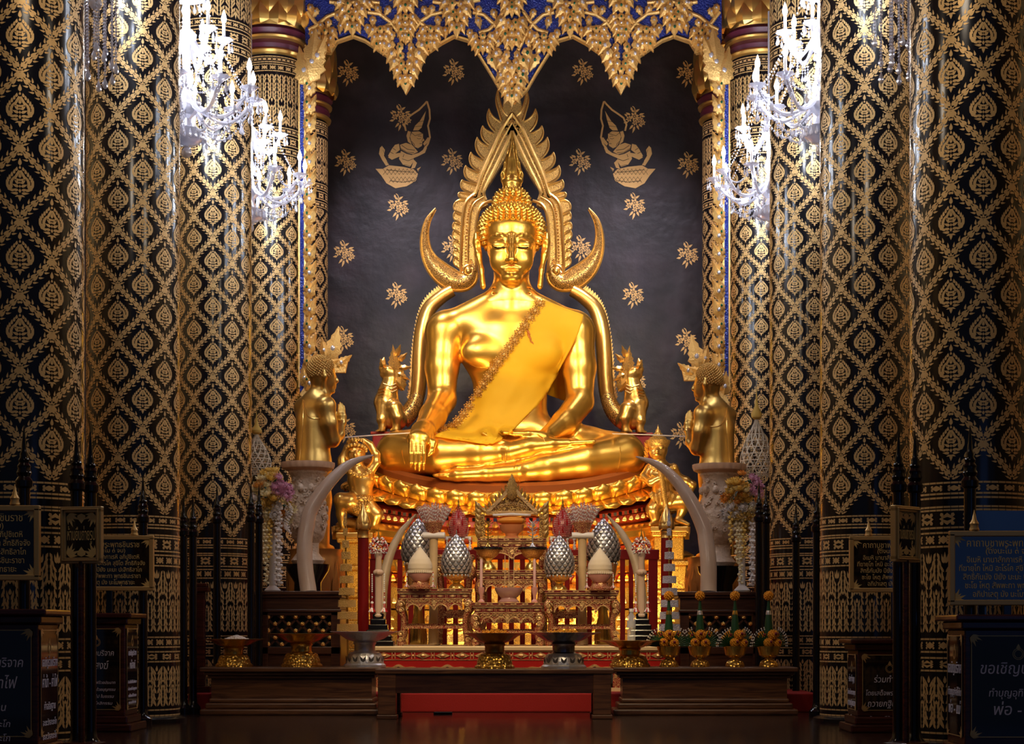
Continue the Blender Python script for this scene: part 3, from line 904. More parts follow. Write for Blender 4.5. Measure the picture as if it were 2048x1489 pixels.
def deva():
    """kneeling celestial figure facing right, painted flat in gold with black line gaps; px with origin (805, 300), z up"""
    pl = []
    def poly(*pts): pl.append([(x-805, 300-y) for x, y in pts])
    def line(pts, w): pl.extend(strippoly([(x-805, 300-y) for x, y in pts], w))
    line([(812, 262), (809, 250), (815, 236), (826, 228), (838, 220), (848, 210), (854, 203)], 3.6)           # flame halo
    line([(854, 203), (859, 220), (860, 238), (856, 252), (858, 262), (860, 275), (856, 288), (848, 300)], 3.6)
    poly((852, 222), (848, 240), (843, 256), (836, 262), (826, 262), (830, 252), (840, 242))                    # pointed crown
    poly((824, 264), (838, 263), (846, 268), (846, 276), (849, 281), (845, 284), (844, 292), (836, 297), (829, 294), (823, 284), (820, 274))  # head
    poly((816, 262), (822, 264), (819, 276), (824, 290), (816, 284), (813, 272))                                # hair and ear ornament
    poly((812, 286), (824, 290), (832, 299), (836, 304), (826, 309), (814, 306), (802, 299), (800, 290))        # shoulders
    poly((802, 302), (813, 308), (826, 311), (828, 322), (820, 334), (806, 330), (798, 318))                    # chest
    poly((798, 288), (800, 300), (790, 308), (782, 318), (776, 312), (784, 298), (790, 290))                    # upper arm
    poly((776, 315), (784, 320), (798, 314), (812, 318), (816, 312), (800, 306), (788, 308))                    # forearm
    poly((818, 312), (838, 306), (846, 300), (850, 292), (854, 296), (850, 306), (836, 313), (824, 318))        # offering hand
    poly((828, 320), (834, 326), (830, 336), (822, 338))
    poly((760, 296), (764, 292), (770, 300), (768, 312), (774, 322), (778, 330), (772, 332), (764, 320), (758, 308))  # scarf
    poly((778, 331), (806, 334), (828, 339), (836, 348), (832, 362), (813, 373), (791, 377), (773, 367), (763, 352), (751, 338), (766, 338))
    poly((834, 338), (842, 334), (836, 344))
    for i in range(5):
        poly((846+i*2, 288-i*3), (850+i*3, 282-i*2), (852+i*2, 288-i*2), (849+i, 292-i))
    return pl
def deva_ink():
    L = []
    def line(w, *pts): L.extend(strippoly([(x-805, 300-y) for x, y in pts], w))
    line(0.8, (836, 273), (840, 272.5), (843, 274)); line(0.8, (834, 277), (838, 278.5), (842, 277)); line(0.9, (839, 288), (844, 287))
    line(0.7, (846, 277), (843, 283), (846, 284)); line(0.9, (823, 266), (830, 272), (846, 267)); line(0.7, (825, 262), (845, 261)); line(0.7, (829, 254), (846, 252)); line(0.7, (838, 244), (849, 242))
    line(0.9, (823, 283), (828, 288), (830, 294)); line(1.0, (803, 291), (815, 299), (830, 301)); line(1.0, (801, 297), (814, 305), (828, 306)); line(0.9, (804, 318), (816, 322), (827, 318))
    line(0.9, (786, 297), (792, 301)); line(0.9, (780, 304), (787, 308)); line(0.9, (806, 315), (808, 309)); line(0.8, (800, 331), (812, 330), (824, 334))
    for i in range(9):
        x = 766+8*i; line(0.6, (x, 338), (x+9, 350)); line(0.6, (x+9, 338), (x, 350))
    for i in range(7):
        x = 778+8*i; line(0.6, (x, 354), (x+9, 366)); line(0.6, (x+9, 354), (x, 366))
    line(0.9, (774, 340), (800, 343), (828, 345)); line(0.9, (780, 362), (806, 365), (830, 361)); line(0.6, (766, 300), (772, 316), (776, 328))
    for k in range(9):
        u = k/8; line(0.6, (811+u*41, 258-u*52), (813+u*41, 260-u*50))
    return L
DV = deva(); DI = deva_ink()
M_dline = mk('ink_line', (0.03, 0.018, 0.01), 0, 0.6)
for px, py, s in ((805, 300, 1), (1257, 300, -1)):
    c = P(px, py, D_BACK)
    o = wall_flat([[(c.x+s*x*SW, c.z+y*SW) for x, y in p][::s] for p in DV], 'painted_kneeling_deity', wall_back, y=D_BACK-0.0045)
    wall_flat([[(c.x+s*x*SW, c.z+y*SW) for x, y in p][::s] for p in DI], 'ink_drawing', o, mat=M_dline, y=D_BACK-0.0065)

# ------------------------------------------------------------------ leafy gilt canopy between the fourth columns
DC = 18.75; SC = DC/FPX; MX = 1027.0
def C(px, py): v = P(px, py, DC); return (v.x, v.z)
canopy = thing('canopy_valance', 'gilded leaf canopy with blue mosaic ground and hanging points across the top', 'canopy', (P(MX, 0, DC).x, DC, 0))
COX = canopy.location.x
def mir(pts): return [(2*MX-x, y) for x, y in pts[::-1]]
half_edge = [(611, -30), (611, 92), (628, 120), (648, 104), (660, 106), (674, 84), (706, 73), (730, 82), (758, 101), (774, 112), (791, 150), (812, 186), (834, 148), (852, 108), (882, 87), (908, 73), (938, 82), (955, 105), (983, 150), (999, 178), (1024, 205)]
outline = half_edge+[(x, y) for x, y in mir(half_edge)]
def inset(poly, k): return [(x+(0), y-k) for x, y in poly]
bp = [C(x, y-(7 if y > 0 else 0)) for x, y in outline]
MB().prism([(x-COX, z) for x, z in bp], -0.02, 0.05).build('mosaic_ground', M_blue, canopy, smooth=False)
EDG = MB().strip([(x-COX, z) for x, z in [C(x, y) for x, y in outline[1:-1]]], 0.02, -0.035, 0.05)
EDG.build('gilt_edging', M_goldleaf, canopy)
def gleaf(mb, px, py, L, W, ang, y=-0.05, gem=True, serr=3, dome=0.03, green=False, curve=0.0, orig=None, sc=None):
    """gem-set gilt leaf; px sizes; ang 0 = pointing up"""
    sc = sc or SC
    c = C(px, py) if orig is None else orig(px, py)
    st = len(mb.v)
    mb.leaf((c[0]-COX, c[1]), L*sc, W*sc, ang, y=y, dome=dome, serr=serr, curve=curve, mi=0, thick=0.03)
    if gem:
        g = (c[0]-COX+math.sin(ang)*L*sc*0.36+curve*L*sc*0.13*math.cos(ang), y-dome*0.8, c[1]+math.cos(ang)*L*sc*0.36)
        r = min(W*0.15, 4.5)*sc
        mb.ell(g, (r, 0.012, r*1.3), 8, 5, mi=2 if green else 1)
        mb.ell((g[0], g[1]+0.010, g[2]), (r*1.7, 0.012, r*2.0), 8, 5, mi=0)
LM = [M_goldleaf, M_gem, M_gemg]
def cluster(name, leaves):
    for sgn in (1, -1):
        mb = MB()
        for i, (x, y, L, W, a) in enumerate(leaves):
            gleaf(mb, x if sgn > 0 else 2*MX-x, y, L, W, a*sgn, y=-0.045-0.012*(i % 3)-0.0006*i, green=(i % 4 == 2))
        mb.build(name, LM, canopy)
def fir(cx, top, bottom, wid, n, cen=True):
    """a hanging spray of overlapping leaves that narrows to a point"""
    out = []
    h = bottom-top
    for i in range(n):
        t = i/n
        y = top+h*t*0.8
        w = wid*(1-t)**0.8
        for q in (-1, 1):
            out.append((cx+q*w*0.32, y, 24+w*0.16, 15+w*0.1, PI-q*(0.62-0.3*t)))
        if w > 40:
            for q in (-1, 1): out.append((cx+q*w*0.12, y+4, 24+w*0.1, 15, PI-q*0.2))
        else:
            out.append((cx, y, 24, 14, PI))
    out.append((cx, bottom-30, 32, 18, PI))
    return out
cluster('pendant_leaves', fir(812, 84, 190, 78, 5))
cluster('leaf_cluster', fir(706, -2, 78, 54, 4))
cluster('leaf_cluster', fir(914, -2, 80, 54, 4))
cluster('leaf_cluster', fir(812, 30, 92, 28, 4))
cluster('leaf_cluster', fir(812, -20, 34, 46, 3))
cluster('leaf_cluster', fir(651, 58, 112, 30, 3))
cluster('leaf_cluster', fir(762, 55, 108, 30, 3))
cluster('leaf_cluster', fir(862, 54, 106, 30, 3))
cluster('leaf_cluster', fir(966, 68, 110, 40, 3))
cluster('leaf_cluster', [(991, 108, 50, 24, 2.75), (1002, 130, 50, 22, 2.85), (978, 112, 40, 20, 2.7), (1008, 150, 50, 22, 2.9)])
for x, y, a in ((620, 10, 2.9), (636, 18, 3.6), (660, 40, 3.4), (640, 45, 2.9), (625, 60, 3.1), (672, 26, 2.7), (684, 46, 3.3), (735, 50, 3.0), (752, 12, 2.6), (746, 34, 3.1), (780, 14, 3.6), (786, 64, 3.3), (838, 66, 3.0), (846, 14, 2.7), (876, 34, 3.1), (866, 12, 3.4), (892, 55, 3.2), (939, 60, 3.0), (955, 36, 2.9), (960, 14, 3.5), (985, 20, 2.8), (1000, 78, 3.5), (668, 6, 1.9), (770, 80, 3.2), (993, 60, 3.0), (734, 2, 2.4), (892, 2, 3.7)):
    cluster('leaf', [(x, y, 26, 15, a)])
mb = MB()
for i, (x, y, L, W, a) in enumerate(fir(1024, 100, 160, 74, 3)+fir(1024, 145, 216, 48, 4)+fir(1024, 38, 104, 46, 4)+fir(1024, -10, 40, 40, 3)):
    gleaf(mb, x, y, L, W, a, y=-0.05-0.012*(i % 3)-0.0006*i, green=(i % 4 == 1))
mb.build('centre_pendant_leaves', LM, canopy)
vines = [[(706, 20), (680, 26), (655, 36), (632, 55), (618, 62)], [(616, 26), (632, 48), (650, 60), (668, 66)],
         [(736, 27), (760, 30), (780, 45), (797, 66), (811, 88)], [(884, 27), (862, 32), (842, 45), (826, 66), (813, 88)],
         [(802, 28), (788, 45), (772, 56), (754, 60)], [(824, 28), (840, 46), (852, 56), (870, 58)],
         [(946, 27), (968, 32), (990, 52), (1006, 78), (1018, 104)], [(1008, 24), (995, 44), (978, 62), (958, 68)],
         [(660, 6), (690, 10), (720, 4), (760, 8)], [(866, 6), (890, 9), (930, 8), (960, 2)]]
for v in vines:
    for sgn in (1, -1):
        pts = [C(x if sgn > 0 else 2*MX-x, y) for x, y in v]
        # smooth
        q = []
        for i in range(len(pts)-1):
            for t in (0, 0.33, 0.66): q.append((pts[i][0]*(1-t)+pts[i+1][0]*t, pts[i][1]*(1-t)+pts[i+1][1]*t))
        q.append(pts[-1])
        MB().tube([(x-COX, -0.035, z) for x, z in q], 0.022, n=8).build('vine', M_goldleaf, canopy)

# side garlands of gem-set leaves running down in front of the rear columns
for sgn, nm in ((1, 'left'), (-1, 'right')):
    g = thing('leaf_garland', 'tall gilt leaf garland with blue mosaic strip beside the %s fourth column' % nm, 'garland', (COX, DC, 0), group='gilt side garlands')
    g.location.y -= 0.16
    f = (lambda x, y: C(x if sgn > 0 else 2*MX+4-x, y))
    mb = MB(); pts = [f(604, 165), f(613, 165), f(613, 752), f(622, 772), f(604, 790)]
    mb.prism([(x-COX, z) for x, z in pts], -0.02, 0.02); mb.build('mosaic_strip', M_blue, g, smooth=False)
    MB().strip([(f(615, y)[0]-COX, f(615, y)[1]) for y in range(150, 770, 30)], 0.022, -0.035, 0.02).build('gilt_edging', M_goldleaf, g)
    MB().strip([(f(603, y)[0]-COX, f(603, y)[1]) for y in range(150, 800, 30)], 0.016, -0.03, 0.02).build('gilt_edging', M_goldleaf, g)
    y = 168; i = 0
    while y < 770:
        mb = MB()
        gleaf(mb, 616 if sgn > 0 else 2*MX+4-616, y+34, 44, 24, sgn*0.62, y=-0.04, green=False, curve=-0.12*sgn, dome=0.045)
        gleaf(mb, 617 if sgn > 0 else 2*MX+4-617, y+24, 30, 16, sgn*0.25, y=-0.06, green=True, dome=0.04)
        mb.build('garland_leaf', LM, g)
        y += 36.5; i += 1
    # big curled leaf at the top, and a scrolled root at the bottom
    mb = MB()
    for a, L, W, px, py in ((0.10, 110, 52, 626, 178), (-0.2, 80, 40, 620, 184), (0.35, 70, 30, 632, 150)):
        gleaf(mb, px if sgn > 0 else 2*MX+4-px, py, L, W, sgn*a, y=-0.07, dome=0.05, serr=5)
    mb.build('top_leaf', LM, g)
    mb = MB()
    base = 16 if sgn < 0 else 0
    gx = lambda x: (x if sgn > 0 else 2*MX+6-x)
    # rising makara-like tail behind the monk's head
    for (x, yy, L, W, a) in ((664, 728, 72, 34, 0.24), (656, 722, 44, 20, -0.2), (676, 740, 40, 22, 0.9), (650, 738, 40, 26, 1.2), (616, 780, 50, 26, -0.1)):
        gleaf(mb, gx(x), yy+base, L, W, sgn*a, y=-0.02, dome=0.04, serr=4)
    mb.strip([(C(gx(x), yy+base)[0]-COX, C(gx(x), yy+base)[1]) for x, yy in ((612, 800), (630, 770), (655, 742), (690, 742), (690, 725))], 0.10, -0.03, 0.03)
    mb.build('scroll_root', LM, g)
# ------------------------------------------------------------------ the great seated statue
J = P
BX = 1023.0
CAMP = np.array((0, 0, CZ))
def ray(px, py):
    v = np.array(((px-VX)/FPX, 1.0, (VY-py)/FPX)); return v/np.linalg.norm(v)
buddha = thing('buddha_statue', 'huge polished gold seated Buddha statue wearing a saffron sash, on the lotus pedestal', 'statue', (J(BX, 960, 20.1).x, 20.1, 2.25))
BO = np.array(buddha.location)
NECKZ = J(0, 600, 20.2).z
def body_field(cl):
    k = 0.09
    # torso
    cl.ell(J(1020, 700, 20.33), (0.57, 0.31, 0.46), 0.1)
    cl.ell(J(1020, 655, 20.33), (0.66, 0.27, 0.25), 0.12)
    cl.ell(J(1020, 800, 20.34), (0.42, 0.28, 0.55), 0.16)
    cl.ell(J(1020, 865, 20.34), (0.55, 0.36, 0.25), 0.15)
    cl.ell(J(962, 704, 20.14), (0.23, 0.13, 0.17), 0.08)
    cl.ell(J(1080, 704, 20.14), (0.23, 0.13, 0.17), 0.08)
    for s in (-1, 1):
        cl.cone(J(1022+s*18, 598, 20.26), J(1022+s*118, 652, 20.33), 0.15, 0.17, 0.12)
        cl.ell(J(1020+s*132, 664, 20.33), (0.20, 0.20, 0.22), 0.10)
    cl.cone(J(1023, 545, 20.27), J(1023, 630, 20.30), 0.195, 0.225, 0.07)
    # right arm (left in the photo), reaching down over the shin
    cl.chain([J(888, 664, 20.33), J(884, 735, 20.28), J(884, 798, 20.2)], [0.20, 0.185, 0.155], 0.06)
    cl.chain([J(884, 800, 20.18), J(866, 832, 19.9), J(848, 862, 19.52)], [0.158, 0.145, 0.115], 0.05)
    cl.chain([J(846, 862, 19.46), J(838, 878, 19.28)], [0.105, 0.095], 0.05, sq=(1.25, 1, 1))
    cl.chain([J(836, 878, 19.24), J(835, 893, 19.2)], [0.075, 0.06], 0.04, sq=(1.5, 0.8, 1))
    # left arm, hand palm up on the lap
    cl.chain([J(1153, 664, 20.33), J(1158, 735, 20.28), J(1160, 800, 20.2)], [0.20, 0.185, 0.15], 0.06)
    cl.chain([J(1160, 806, 20.16), J(1128, 846, 19.9), J(1092, 873, 19.62)], [0.155, 0.135, 0.09], 0.05)
    cl.chain([J(1088, 876, 19.6), J(1050, 882, 19.52)], [0.075, 0.06], 0.04, sq=(1, 2.0, 1))
    # legs: the right lies over the left
    cl.chain([J(965, 885, 20.3), J(870, 898, 20.15), J(800, 908, 19.95)], [0.24, 0.25, 0.255], 0.09)
    cl.chain([J(797, 912, 19.9), J(880, 910, 19.62), J(960, 907, 19.5), J(1012, 904, 19.48)], [0.245, 0.215, 0.165, 0.13], 0.06)
    cl.chain([J(1080, 885, 20.3), J(1170, 900, 20.15), J(1244, 912, 19.95)], [0.24, 0.25, 0.255], 0.09)
    cl.chain([J(1246, 916, 19.9), J(1165, 924, 19.68), J(1090, 936, 19.52), J(1035, 944, 19.46)], [0.25, 0.21, 0.155, 0.12], 0.05)
    # upper foot, sole turned up on the left thigh
    cl.chain([J(1018, 904, 19.47), J(1050, 896, 19.48), J(1100, 890, 19.52), J(1150, 888, 19.58)], [0.125, 0.10, 0.075, 0.06], 0.035, sq=(1, 1.3, 1))
    # lower foot pointing left
    cl.chain([J(1035, 944, 19.45), J(975, 948, 19.44), J(915, 951, 19.45), J(884, 953, 19.47)], [0.115, 0.09, 0.07, 0.045], 0.035, sq=(1, 1.3, 1))
    cl.ell(J(1020, 950, 20.2), (0.9, 0.55, 0.12), 0.1)
    # fingers
    for i, (x0, x1, yt) in enumerate(((821, 821, 938), (830.3, 830, 944), (839.6, 838.5, 946), (848.6, 847, 943))):
        cl.chain([J(x0+(i-1.5)*-0.5, 884, 19.19), J((x0+x1)/2, 908, 19.12), J(x1, 926, 19.13), J(x1, yt-4, 19.17)], [0.0245, 0.0225, 0.021, 0.015], 0.005)
    cl.chain([J(858, 868, 19.4), J(866, 886, 19.27), J(863, 903, 19.22), J(857, 911, 19.2)], [0.05, 0.036, 0.028, 0.02], 0.025)
    for i in range(4):
        d = 19.40+0.062*i
        cl.chain([J(1048, 884, d), J(1018, 887-i*0.8, d-0.01), J(990, 881-i, d-0.01), J(966+i*3, 867-i, d)], [0.028, 0.025, 0.022, 0.014], 0.012)
    cl.chain([J(1080, 870, 19.5), J(1055, 868, 19.44), J(1030, 868, 19.42), J(1008, 866, 19.42)], [0.045, 0.034, 0.028, 0.018], 0.02)
    for i in range(5):      # toes of both feet
        cl.chain([J(1146, 886+i*1.1, 19.50+0.045*i), J(1188-i*3, 884+i*1.2, 19.53+0.05*i)], [0.03, 0.024], 0.014)
        cl.chain([J(890, 950+i*0.9, 19.40+0.03*i), J(868+i*3, 951+i*1.1, 19.42+0.03*i)], [0.025, 0.018], 0.014)
def head_field(cl):
    cl.cone(J(BX, 545, 20.27), J(BX, 630, 20.30), 0.195, 0.225, 0.07)
    for s in (-1, 1):
        cl.cone(J(1022+s*18, 598, 20.26), J(1022+s*118, 652, 20.33), 0.15, 0.17, 0.12)
    cl.cone(J(BX, 470, 20.22), J(BX, 528, 20.12), 0.285, 0.19, 0.1, sq=(1, 1.05, 1))
    cl.ell(J(BX, 462, 20.20), (0.288, 0.275, 0.22), 0.06)
    cl.ell(J(BX, 500, 20.17), (0.272, 0.27, 0.20), 0.06)
    cl.ell(J(BX, 556, 19.98), (0.12, 0.12, 0.085), 0.06)
    for s in (-1, 1):
        cl.ell(J(BX+s*21, 520, 20.02), (0.12, 0.115, 0.14), 0.1)        # cheeks
    def S(px, py, off=0.0):
        o = CAMP; v = ray(px, py); t = cl.depth(o, v, 19.2, 20.9)
        t = 20.1 if t is None else t
        return o+v*(t+off)
    eyes = [S(BX+s*24, 490, 0.030) for s in (-1, 1)]
    for s in (-1, 1):                                                   # eye hollows, then downcast lids
        cl.ell(S(BX+s*22, 487, 0.005), (0.085, 0.035, 0.028), 0.04, 'cut')
    for e in eyes:
        cl.ell(e, (0.088, 0.058, 0.058), 0.035)
    brow = {s: [S(BX+s*x, y, 0.004) for x, y in ((7, 484), (12, 476), (20, 471), (30, 470), (39, 474), (46, 482))] for s in (-1, 1)}
    nose = [J(BX, 474, 19.925), J(BX, 498, 19.86), J(BX, 519, 19.80)]
    cl.chain(nose, [0.026, 0.032, 0.042], 0.05)
    for s in (-1, 1):
        cl.chain(brow[s], [0.014, 0.016, 0.016, 0.014, 0.011, 0.006], 0.018)
        cl.ell(J(BX+s*8, 521, 19.84), (0.032, 0.035, 0.026), 0.02)
    lid = {s: [S(BX+s*x, y, 0.0) for x, y in ((9, 492), (17, 496), (26, 497), (35, 494.5), (43, 489.5))] for s in (-1, 1)}
    for s in (-1, 1):
        cl.chain(lid[s], [0.008]*5, 0.008)
    up = [S(BX+x, y, 0.0) for x, y in ((-21, 536), (-11, 537), (-4, 535), (0, 536.5), (4, 535), (11, 537), (21, 536))]
    cl.chain(up, [0.008, 0.020, 0.024, 0.022, 0.024, 0.020, 0.008], 0.012)
    lo = [S(BX+x, y, 0.0) for x, y in ((-15, 542), (-7, 545.5), (0, 546.5), (7, 545.5), (15, 542))]
    cl.chain(lo, [0.010, 0.024, 0.028, 0.024, 0.010], 0.012)
    gr = [S(BX+x, y, -0.004) for x, y in ((-22, 536.5), (-10, 541), (0, 541), (10, 541), (22, 536.5))]
    cl.chain(gr, [0.006, 0.008, 0.009, 0.008, 0.006], 0.008, 'cut')
    cl.chain([S(BX, 523, -0.01), S(BX, 529, -0.004)], [0.010, 0.012], 0.01, 'cut')
    for s in (-1, 1):                                                   # long-lobed ears
        pts = [J(BX+s*70, 472, 20.28), J(BX+s*69, 484, 20.27), J(BX+s*66, 510, 20.24), J(BX+s*60, 540, 20.2), J(BX+s*57, 572, 20.18)]
        cl.chain(pts, [0.045, 0.060, 0.047, 0.034, 0.042], 0.03, sq=(0.75, 1, 1))
        cl.ell(J(BX+s*66, 492, 20.19), (0.02, 0.03, 0.05), 0.02, 'cut')
    for y in (578, 589):
        for i in range(24):
            a = 2*PI*i/24; a2 = 2*PI*(i+1)/24
            c = J(BX, y, 20.24); r = 0.212+0.0009*(y-570)
            cl.cone(c+Vector((r*math.cos(a), r*math.sin(a), -0.02*(1+math.sin(a)))), c+Vector((r*math.cos(a2), r*math.sin(a2), -0.02*(1+math.sin(a2)))), 0.008, 0.008, 0.012, 'cut')
B1 = Clay((J(735, 0, 19.95).x, 18.98, 2.16), (J(1312, 0, 19.95).x, 20.75, NECKZ+0.05), 0.0128)
body_field(B1)
hz = 0.0066
H1 = Clay((J(935, 0, 20.2).x, 19.62, NECKZ-0.03), (J(1112, 0, 20.2).x, 20.66, J(0, 400, 20.2).z), hz)
head_field(H1)
body_mesh = B1.mesh(); head_mesh = H1.mesh()
skin('body', [body_mesh, head_mesh], M_gold, buddha, BO)

def onto(px, py, off=0.0, cl=None):
    cl = cl or B1
    v = ray(px, py); t = cl.depth(CAMP, v, 18.9, 20.9)
    if t is None: return None
    return CAMP+v*(t-off)
def surf(px, py, off=0.0):
    a = onto(px, py, off, B1); b = onto(px, py, off, H1)
    c = [q for q in (a, b) if q is not None]
    return min(c, key=lambda q: q[1]) if c else None

# eyes, forehead beads
for s in (-1, 1):
    mb = MB()
    top = [(10, 493.5), (17, 494.2), (26, 494.8), (34, 493.2), (40, 490.5)]; bot = [(10, 493.8), (16, 497), (25, 498.5), (33, 496.5), (40, 491)]
    pts = [surf(BX+s*x, y, 0.012) for x, y in top]+[surf(BX+s*x, y, 0.008) for x, y in bot]
    vs = [tuple(p-BO) for p in pts]
    mb.add(vs, [(i, i+1, 6+i, 5+i) for i in range(4)])
    mb.build('eye', mk('dark_eye_inlay', (0.02, 0.012, 0.006), 0, 0.15), buddha)
mb = MB()
for i in range(4):
    p = surf(BX, 462+i*4.2, 0.003)-BO
    mb.ell(p, 0.008+0.002*(i == 1), 8, 6)
mb.build('forehead_mark', M_carve, buddha)
# hair: cap of spiral curls, crown bump, flame finial
hair = MB()
capc = J(BX+0.5, 461, 20.285); capr = Vector((0.35, 0.345, 0.295))
ushc = J(BX+0.5, 408, 20.29); ushr = Vector((0.185, 0.185, 0.165))
cap = Clay((capc.x-0.46, 19.8, capc.z-0.42), (capc.x+0.46, 20.8, ushc.z+0.25), 0.012)
cap.ell(capc, tuple(capr), 0.03); cap.ell(ushc, tuple(ushr), 0.09)
V, Fq = cap.mesh()
def hfield(p):
    g = np.round((np.array(p)-H1.lo)/H1.h).astype(int)
    return H1.F[tuple(g)] if np.all(g >= 0) and np.all(g < H1.n) else 1.0
def capfield(p):
    g = np.round((np.array(p)-cap.lo)/cap.h).astype(int)
    return cap.F[tuple(g)] if np.all(g >= 0) and np.all(g < cap.n) else 1.0
keep = V[:, 2] > J(0, 520, 20.2).z
Fk = [tuple(f) for f in Fq if keep[f].all() and not (V[f[0]][1] < 20.20 and V[f[0]][2] < J(0, 446, 20.0).z and abs(V[f[0]][0]-capc.x) < 0.285)]
hair.add([tuple(v-BO) for v in V], Fk, 0)
hair_ob = hair.build('hair', M_gold, buddha)
curls = MB()
def curl(p, n, r):
    q = Vector(n).to_track_quat('Z', 'Y').to_matrix()
    st = len(curls.v)
    curls.lathe([(r, -0.014), (r*1.02, 0.008), (r*0.80, 0.022), (r*0.70, 0.027), (r*0.44, 0.038), (r*0.18, 0.046), (0.001, 0.050)], n=8)
    curls.xf(Matrix.Translation(Vector(p)-Vector(BO)) @ q.to_4x4(), st)
for c, r, rows, zmin in ((ushc, ushr, 6, 0.0), (capc, capr, 14, -0.55)):
    for j in range(rows):
        th = (0.18+(PI*0.5-0.18)*j/5.2) if c is ushc else (0.42+j*0.152)
        ring = abs(math.sin(th))*r.x*2*PI
        n = max(5, int(ring/0.064))
        for i in range(n):
            w = 2*PI*(i+0.5*(j % 2))/n
            nv = Vector((math.sin(th)*math.cos(w), math.sin(th)*math.sin(w), math.cos(th)))
            p = c+Vector((nv.x*r.x, nv.y*r.y, nv.z*r.z))
            if p.z < J(0, 500, 20.2).z: continue
            if p.z > J(0, 444, 20.0).z:          # rows over the brow sit on the forehead itself
                for _ in range(25):
                    if hfield(p) >= 0.0: break
                    p = p+nv*0.006
            if hfield(p) < -0.004 or (p.z <= J(0, 444, 20.0).z and hfield(p) < 0.004): continue
            if p.y < 20.2 and p.z < J(0, 445-6*(abs(p.x-capc.x)/0.25)**2, 20.0).z and abs(p.x-capc.x) < 0.272: continue
            if c is capc and (Vector(((p.x-ushc.x)/ushr.x, (p.y-ushc.y)/ushr.y, (p.z-ushc.z)/ushr.z)).length < 1.0): continue
            if c is ushc and (Vector(((p.x-capc.x)/capr.x, (p.y-capc.y)/capr.y, (p.z-capc.z)/capr.z)).length < 1.0): continue
            curl(p, Vector((nv.x/r.x, nv.y/r.y, nv.z/r.z)).normalized(), 0.0355)
curls.build('hair_curls', M_gold, hair_ob)
FL = Clay((J(995, 0, 20.29).x, 20.29-0.16, J(0, 385, 20.29).z), (J(1053, 0, 20.29).x, 20.29+0.16, J(0, 252, 20.29).z), 0.0075)
fj = lambda x, y, dd=0.0: J(x, y, 20.29+dd)
FL.chain([fj(1024, 378), fj(1024, 368)], [0.095, 0.11], 0.02)
FL.chain([fj(1024, 368), fj(1024, 345), fj(1023, 318), fj(1025, 292), fj(1024, 262)], [0.085, 0.075, 0.055, 0.03, 0.006], 0.02)
for s in (-1, 1):
    FL.chain([fj(1024+s*8, 372), fj(1024+s*17, 362), fj(1024+s*20, 350), fj(1024+s*17.5, 336)], [0.03, 0.028, 0.02, 0.005], 0.008)
    FL.chain([fj(1024+s*7, 360), fj(1024+s*14, 342), fj(1024+s*14, 328), fj(1024+s*12, 314)], [0.03, 0.026, 0.018, 0.004], 0.008)
    FL.chain([fj(1024+s*5, 342), fj(1024+s*10, 322), fj(1024+s*9, 308), fj(1024+s*8, 293)], [0.026, 0.022, 0.014, 0.004], 0.008)
    for q in range(3):
        FL.chain([fj(1024+s*(3+q*4), 374, -0.05), fj(1024+s*(2+q*3.5), 350, -0.06), fj(1024+s*(1.5+q*2.5), 322, -0.045), fj(1024+s*(1+q), 300, -0.03)], [0.012, 0.014, 0.012, 0.006], 0.006)
FL.ell(fj(1024, 362, -0.085), (0.03, 0.025, 0.03), 0.01)
skin('flame_finial', [FL.mesh()], M_gold, buddha, BO)

# saffron sash: cloth laid over the skin
def lerp_poly(pts, t):
    L = [0]
    for i in range(len(pts)-1): L.append(L[-1]+math.dist(pts[i], pts[i+1]))
    s = t*L[-1]
    for i in range(len(pts)-1):
        if s <= L[i+1] or i == len(pts)-2:
            u = (s-L[i])/(L[i+1]-L[i]); return (pts[i][0]*(1-u)+pts[i+1][0]*u, pts[i][1]*(1-u)+pts[i+1][1]*u)
EL = [(1083, 603), (1062, 634), (1038, 668), (1012, 704), (986, 740), (962, 778), (940, 812), (921, 838), (898, 858), (878, 872)]
ER = [(1166, 634), (1158, 664), (1142, 698), (1120, 738), (1098, 778), (1074, 812), (1048, 838), (1022, 866), (1003, 880), (985, 889)]
NU, NV = 26, 60
def cloth(ELx, ERx, nu, nv, off, fold):
    grid = []
    for j in range(nv+1):
        a = lerp_poly(ELx, j/nv); b = lerp_poly(ERx, j/nv); row = []
        for i in range(nu+1):
            u = i/nu
            px, py = a[0]*(1-u)+b[0]*u, a[1]*(1-u)+b[1]*u
            row.append((px, py, surf(px, py)))
        grid.append(row)
    D = np.array([[(c[2][1] if c[2] is not None else np.nan) for c in row] for row in grid])
    for it in range(3):
        Dn = D.copy()
        for j in range(nv+1):
            for i in range(nu+1):
                if np.isnan(D[j, i]):
                    nb = [D[y, x] for y in range(max(0, j-1), min(nv, j+1)+1) for x in range(max(0, i-1), min(nu, i+1)+1) if not np.isnan(D[y, x])]
                    if nb: Dn[j, i] = sum(nb)/len(nb)
        D = Dn
    D = np.nan_to_num(D, nan=20.2)
    for it in range(4):        # cloth bridges hollows: smooth, never sinking below the skin
        S2 = D.copy()
        S2[1:-1, 1:-1] = (D[:-2, 1:-1]+D[2:, 1:-1]+D[1:-1, :-2]+D[1:-1, 2:]+4*D[1:-1, 1:-1])/8
        D = np.minimum(D, S2)*0.5+S2*0.5
    vs = []
    for j in range(nv+1):
        for i in range(nu+1):
            px, py, _ = grid[j][i]; d = D[j, i]-off-fold(i/nu, j/nv)
            vs.append(tuple(np.array(J(px, py, d))-BO))
    fs = [(j*(nu+1)+i, (j+1)*(nu+1)+i, (j+1)*(nu+1)+i+1, j*(nu+1)+i+1) for j in range(nv) for i in range(nu)]
    return vs, fs
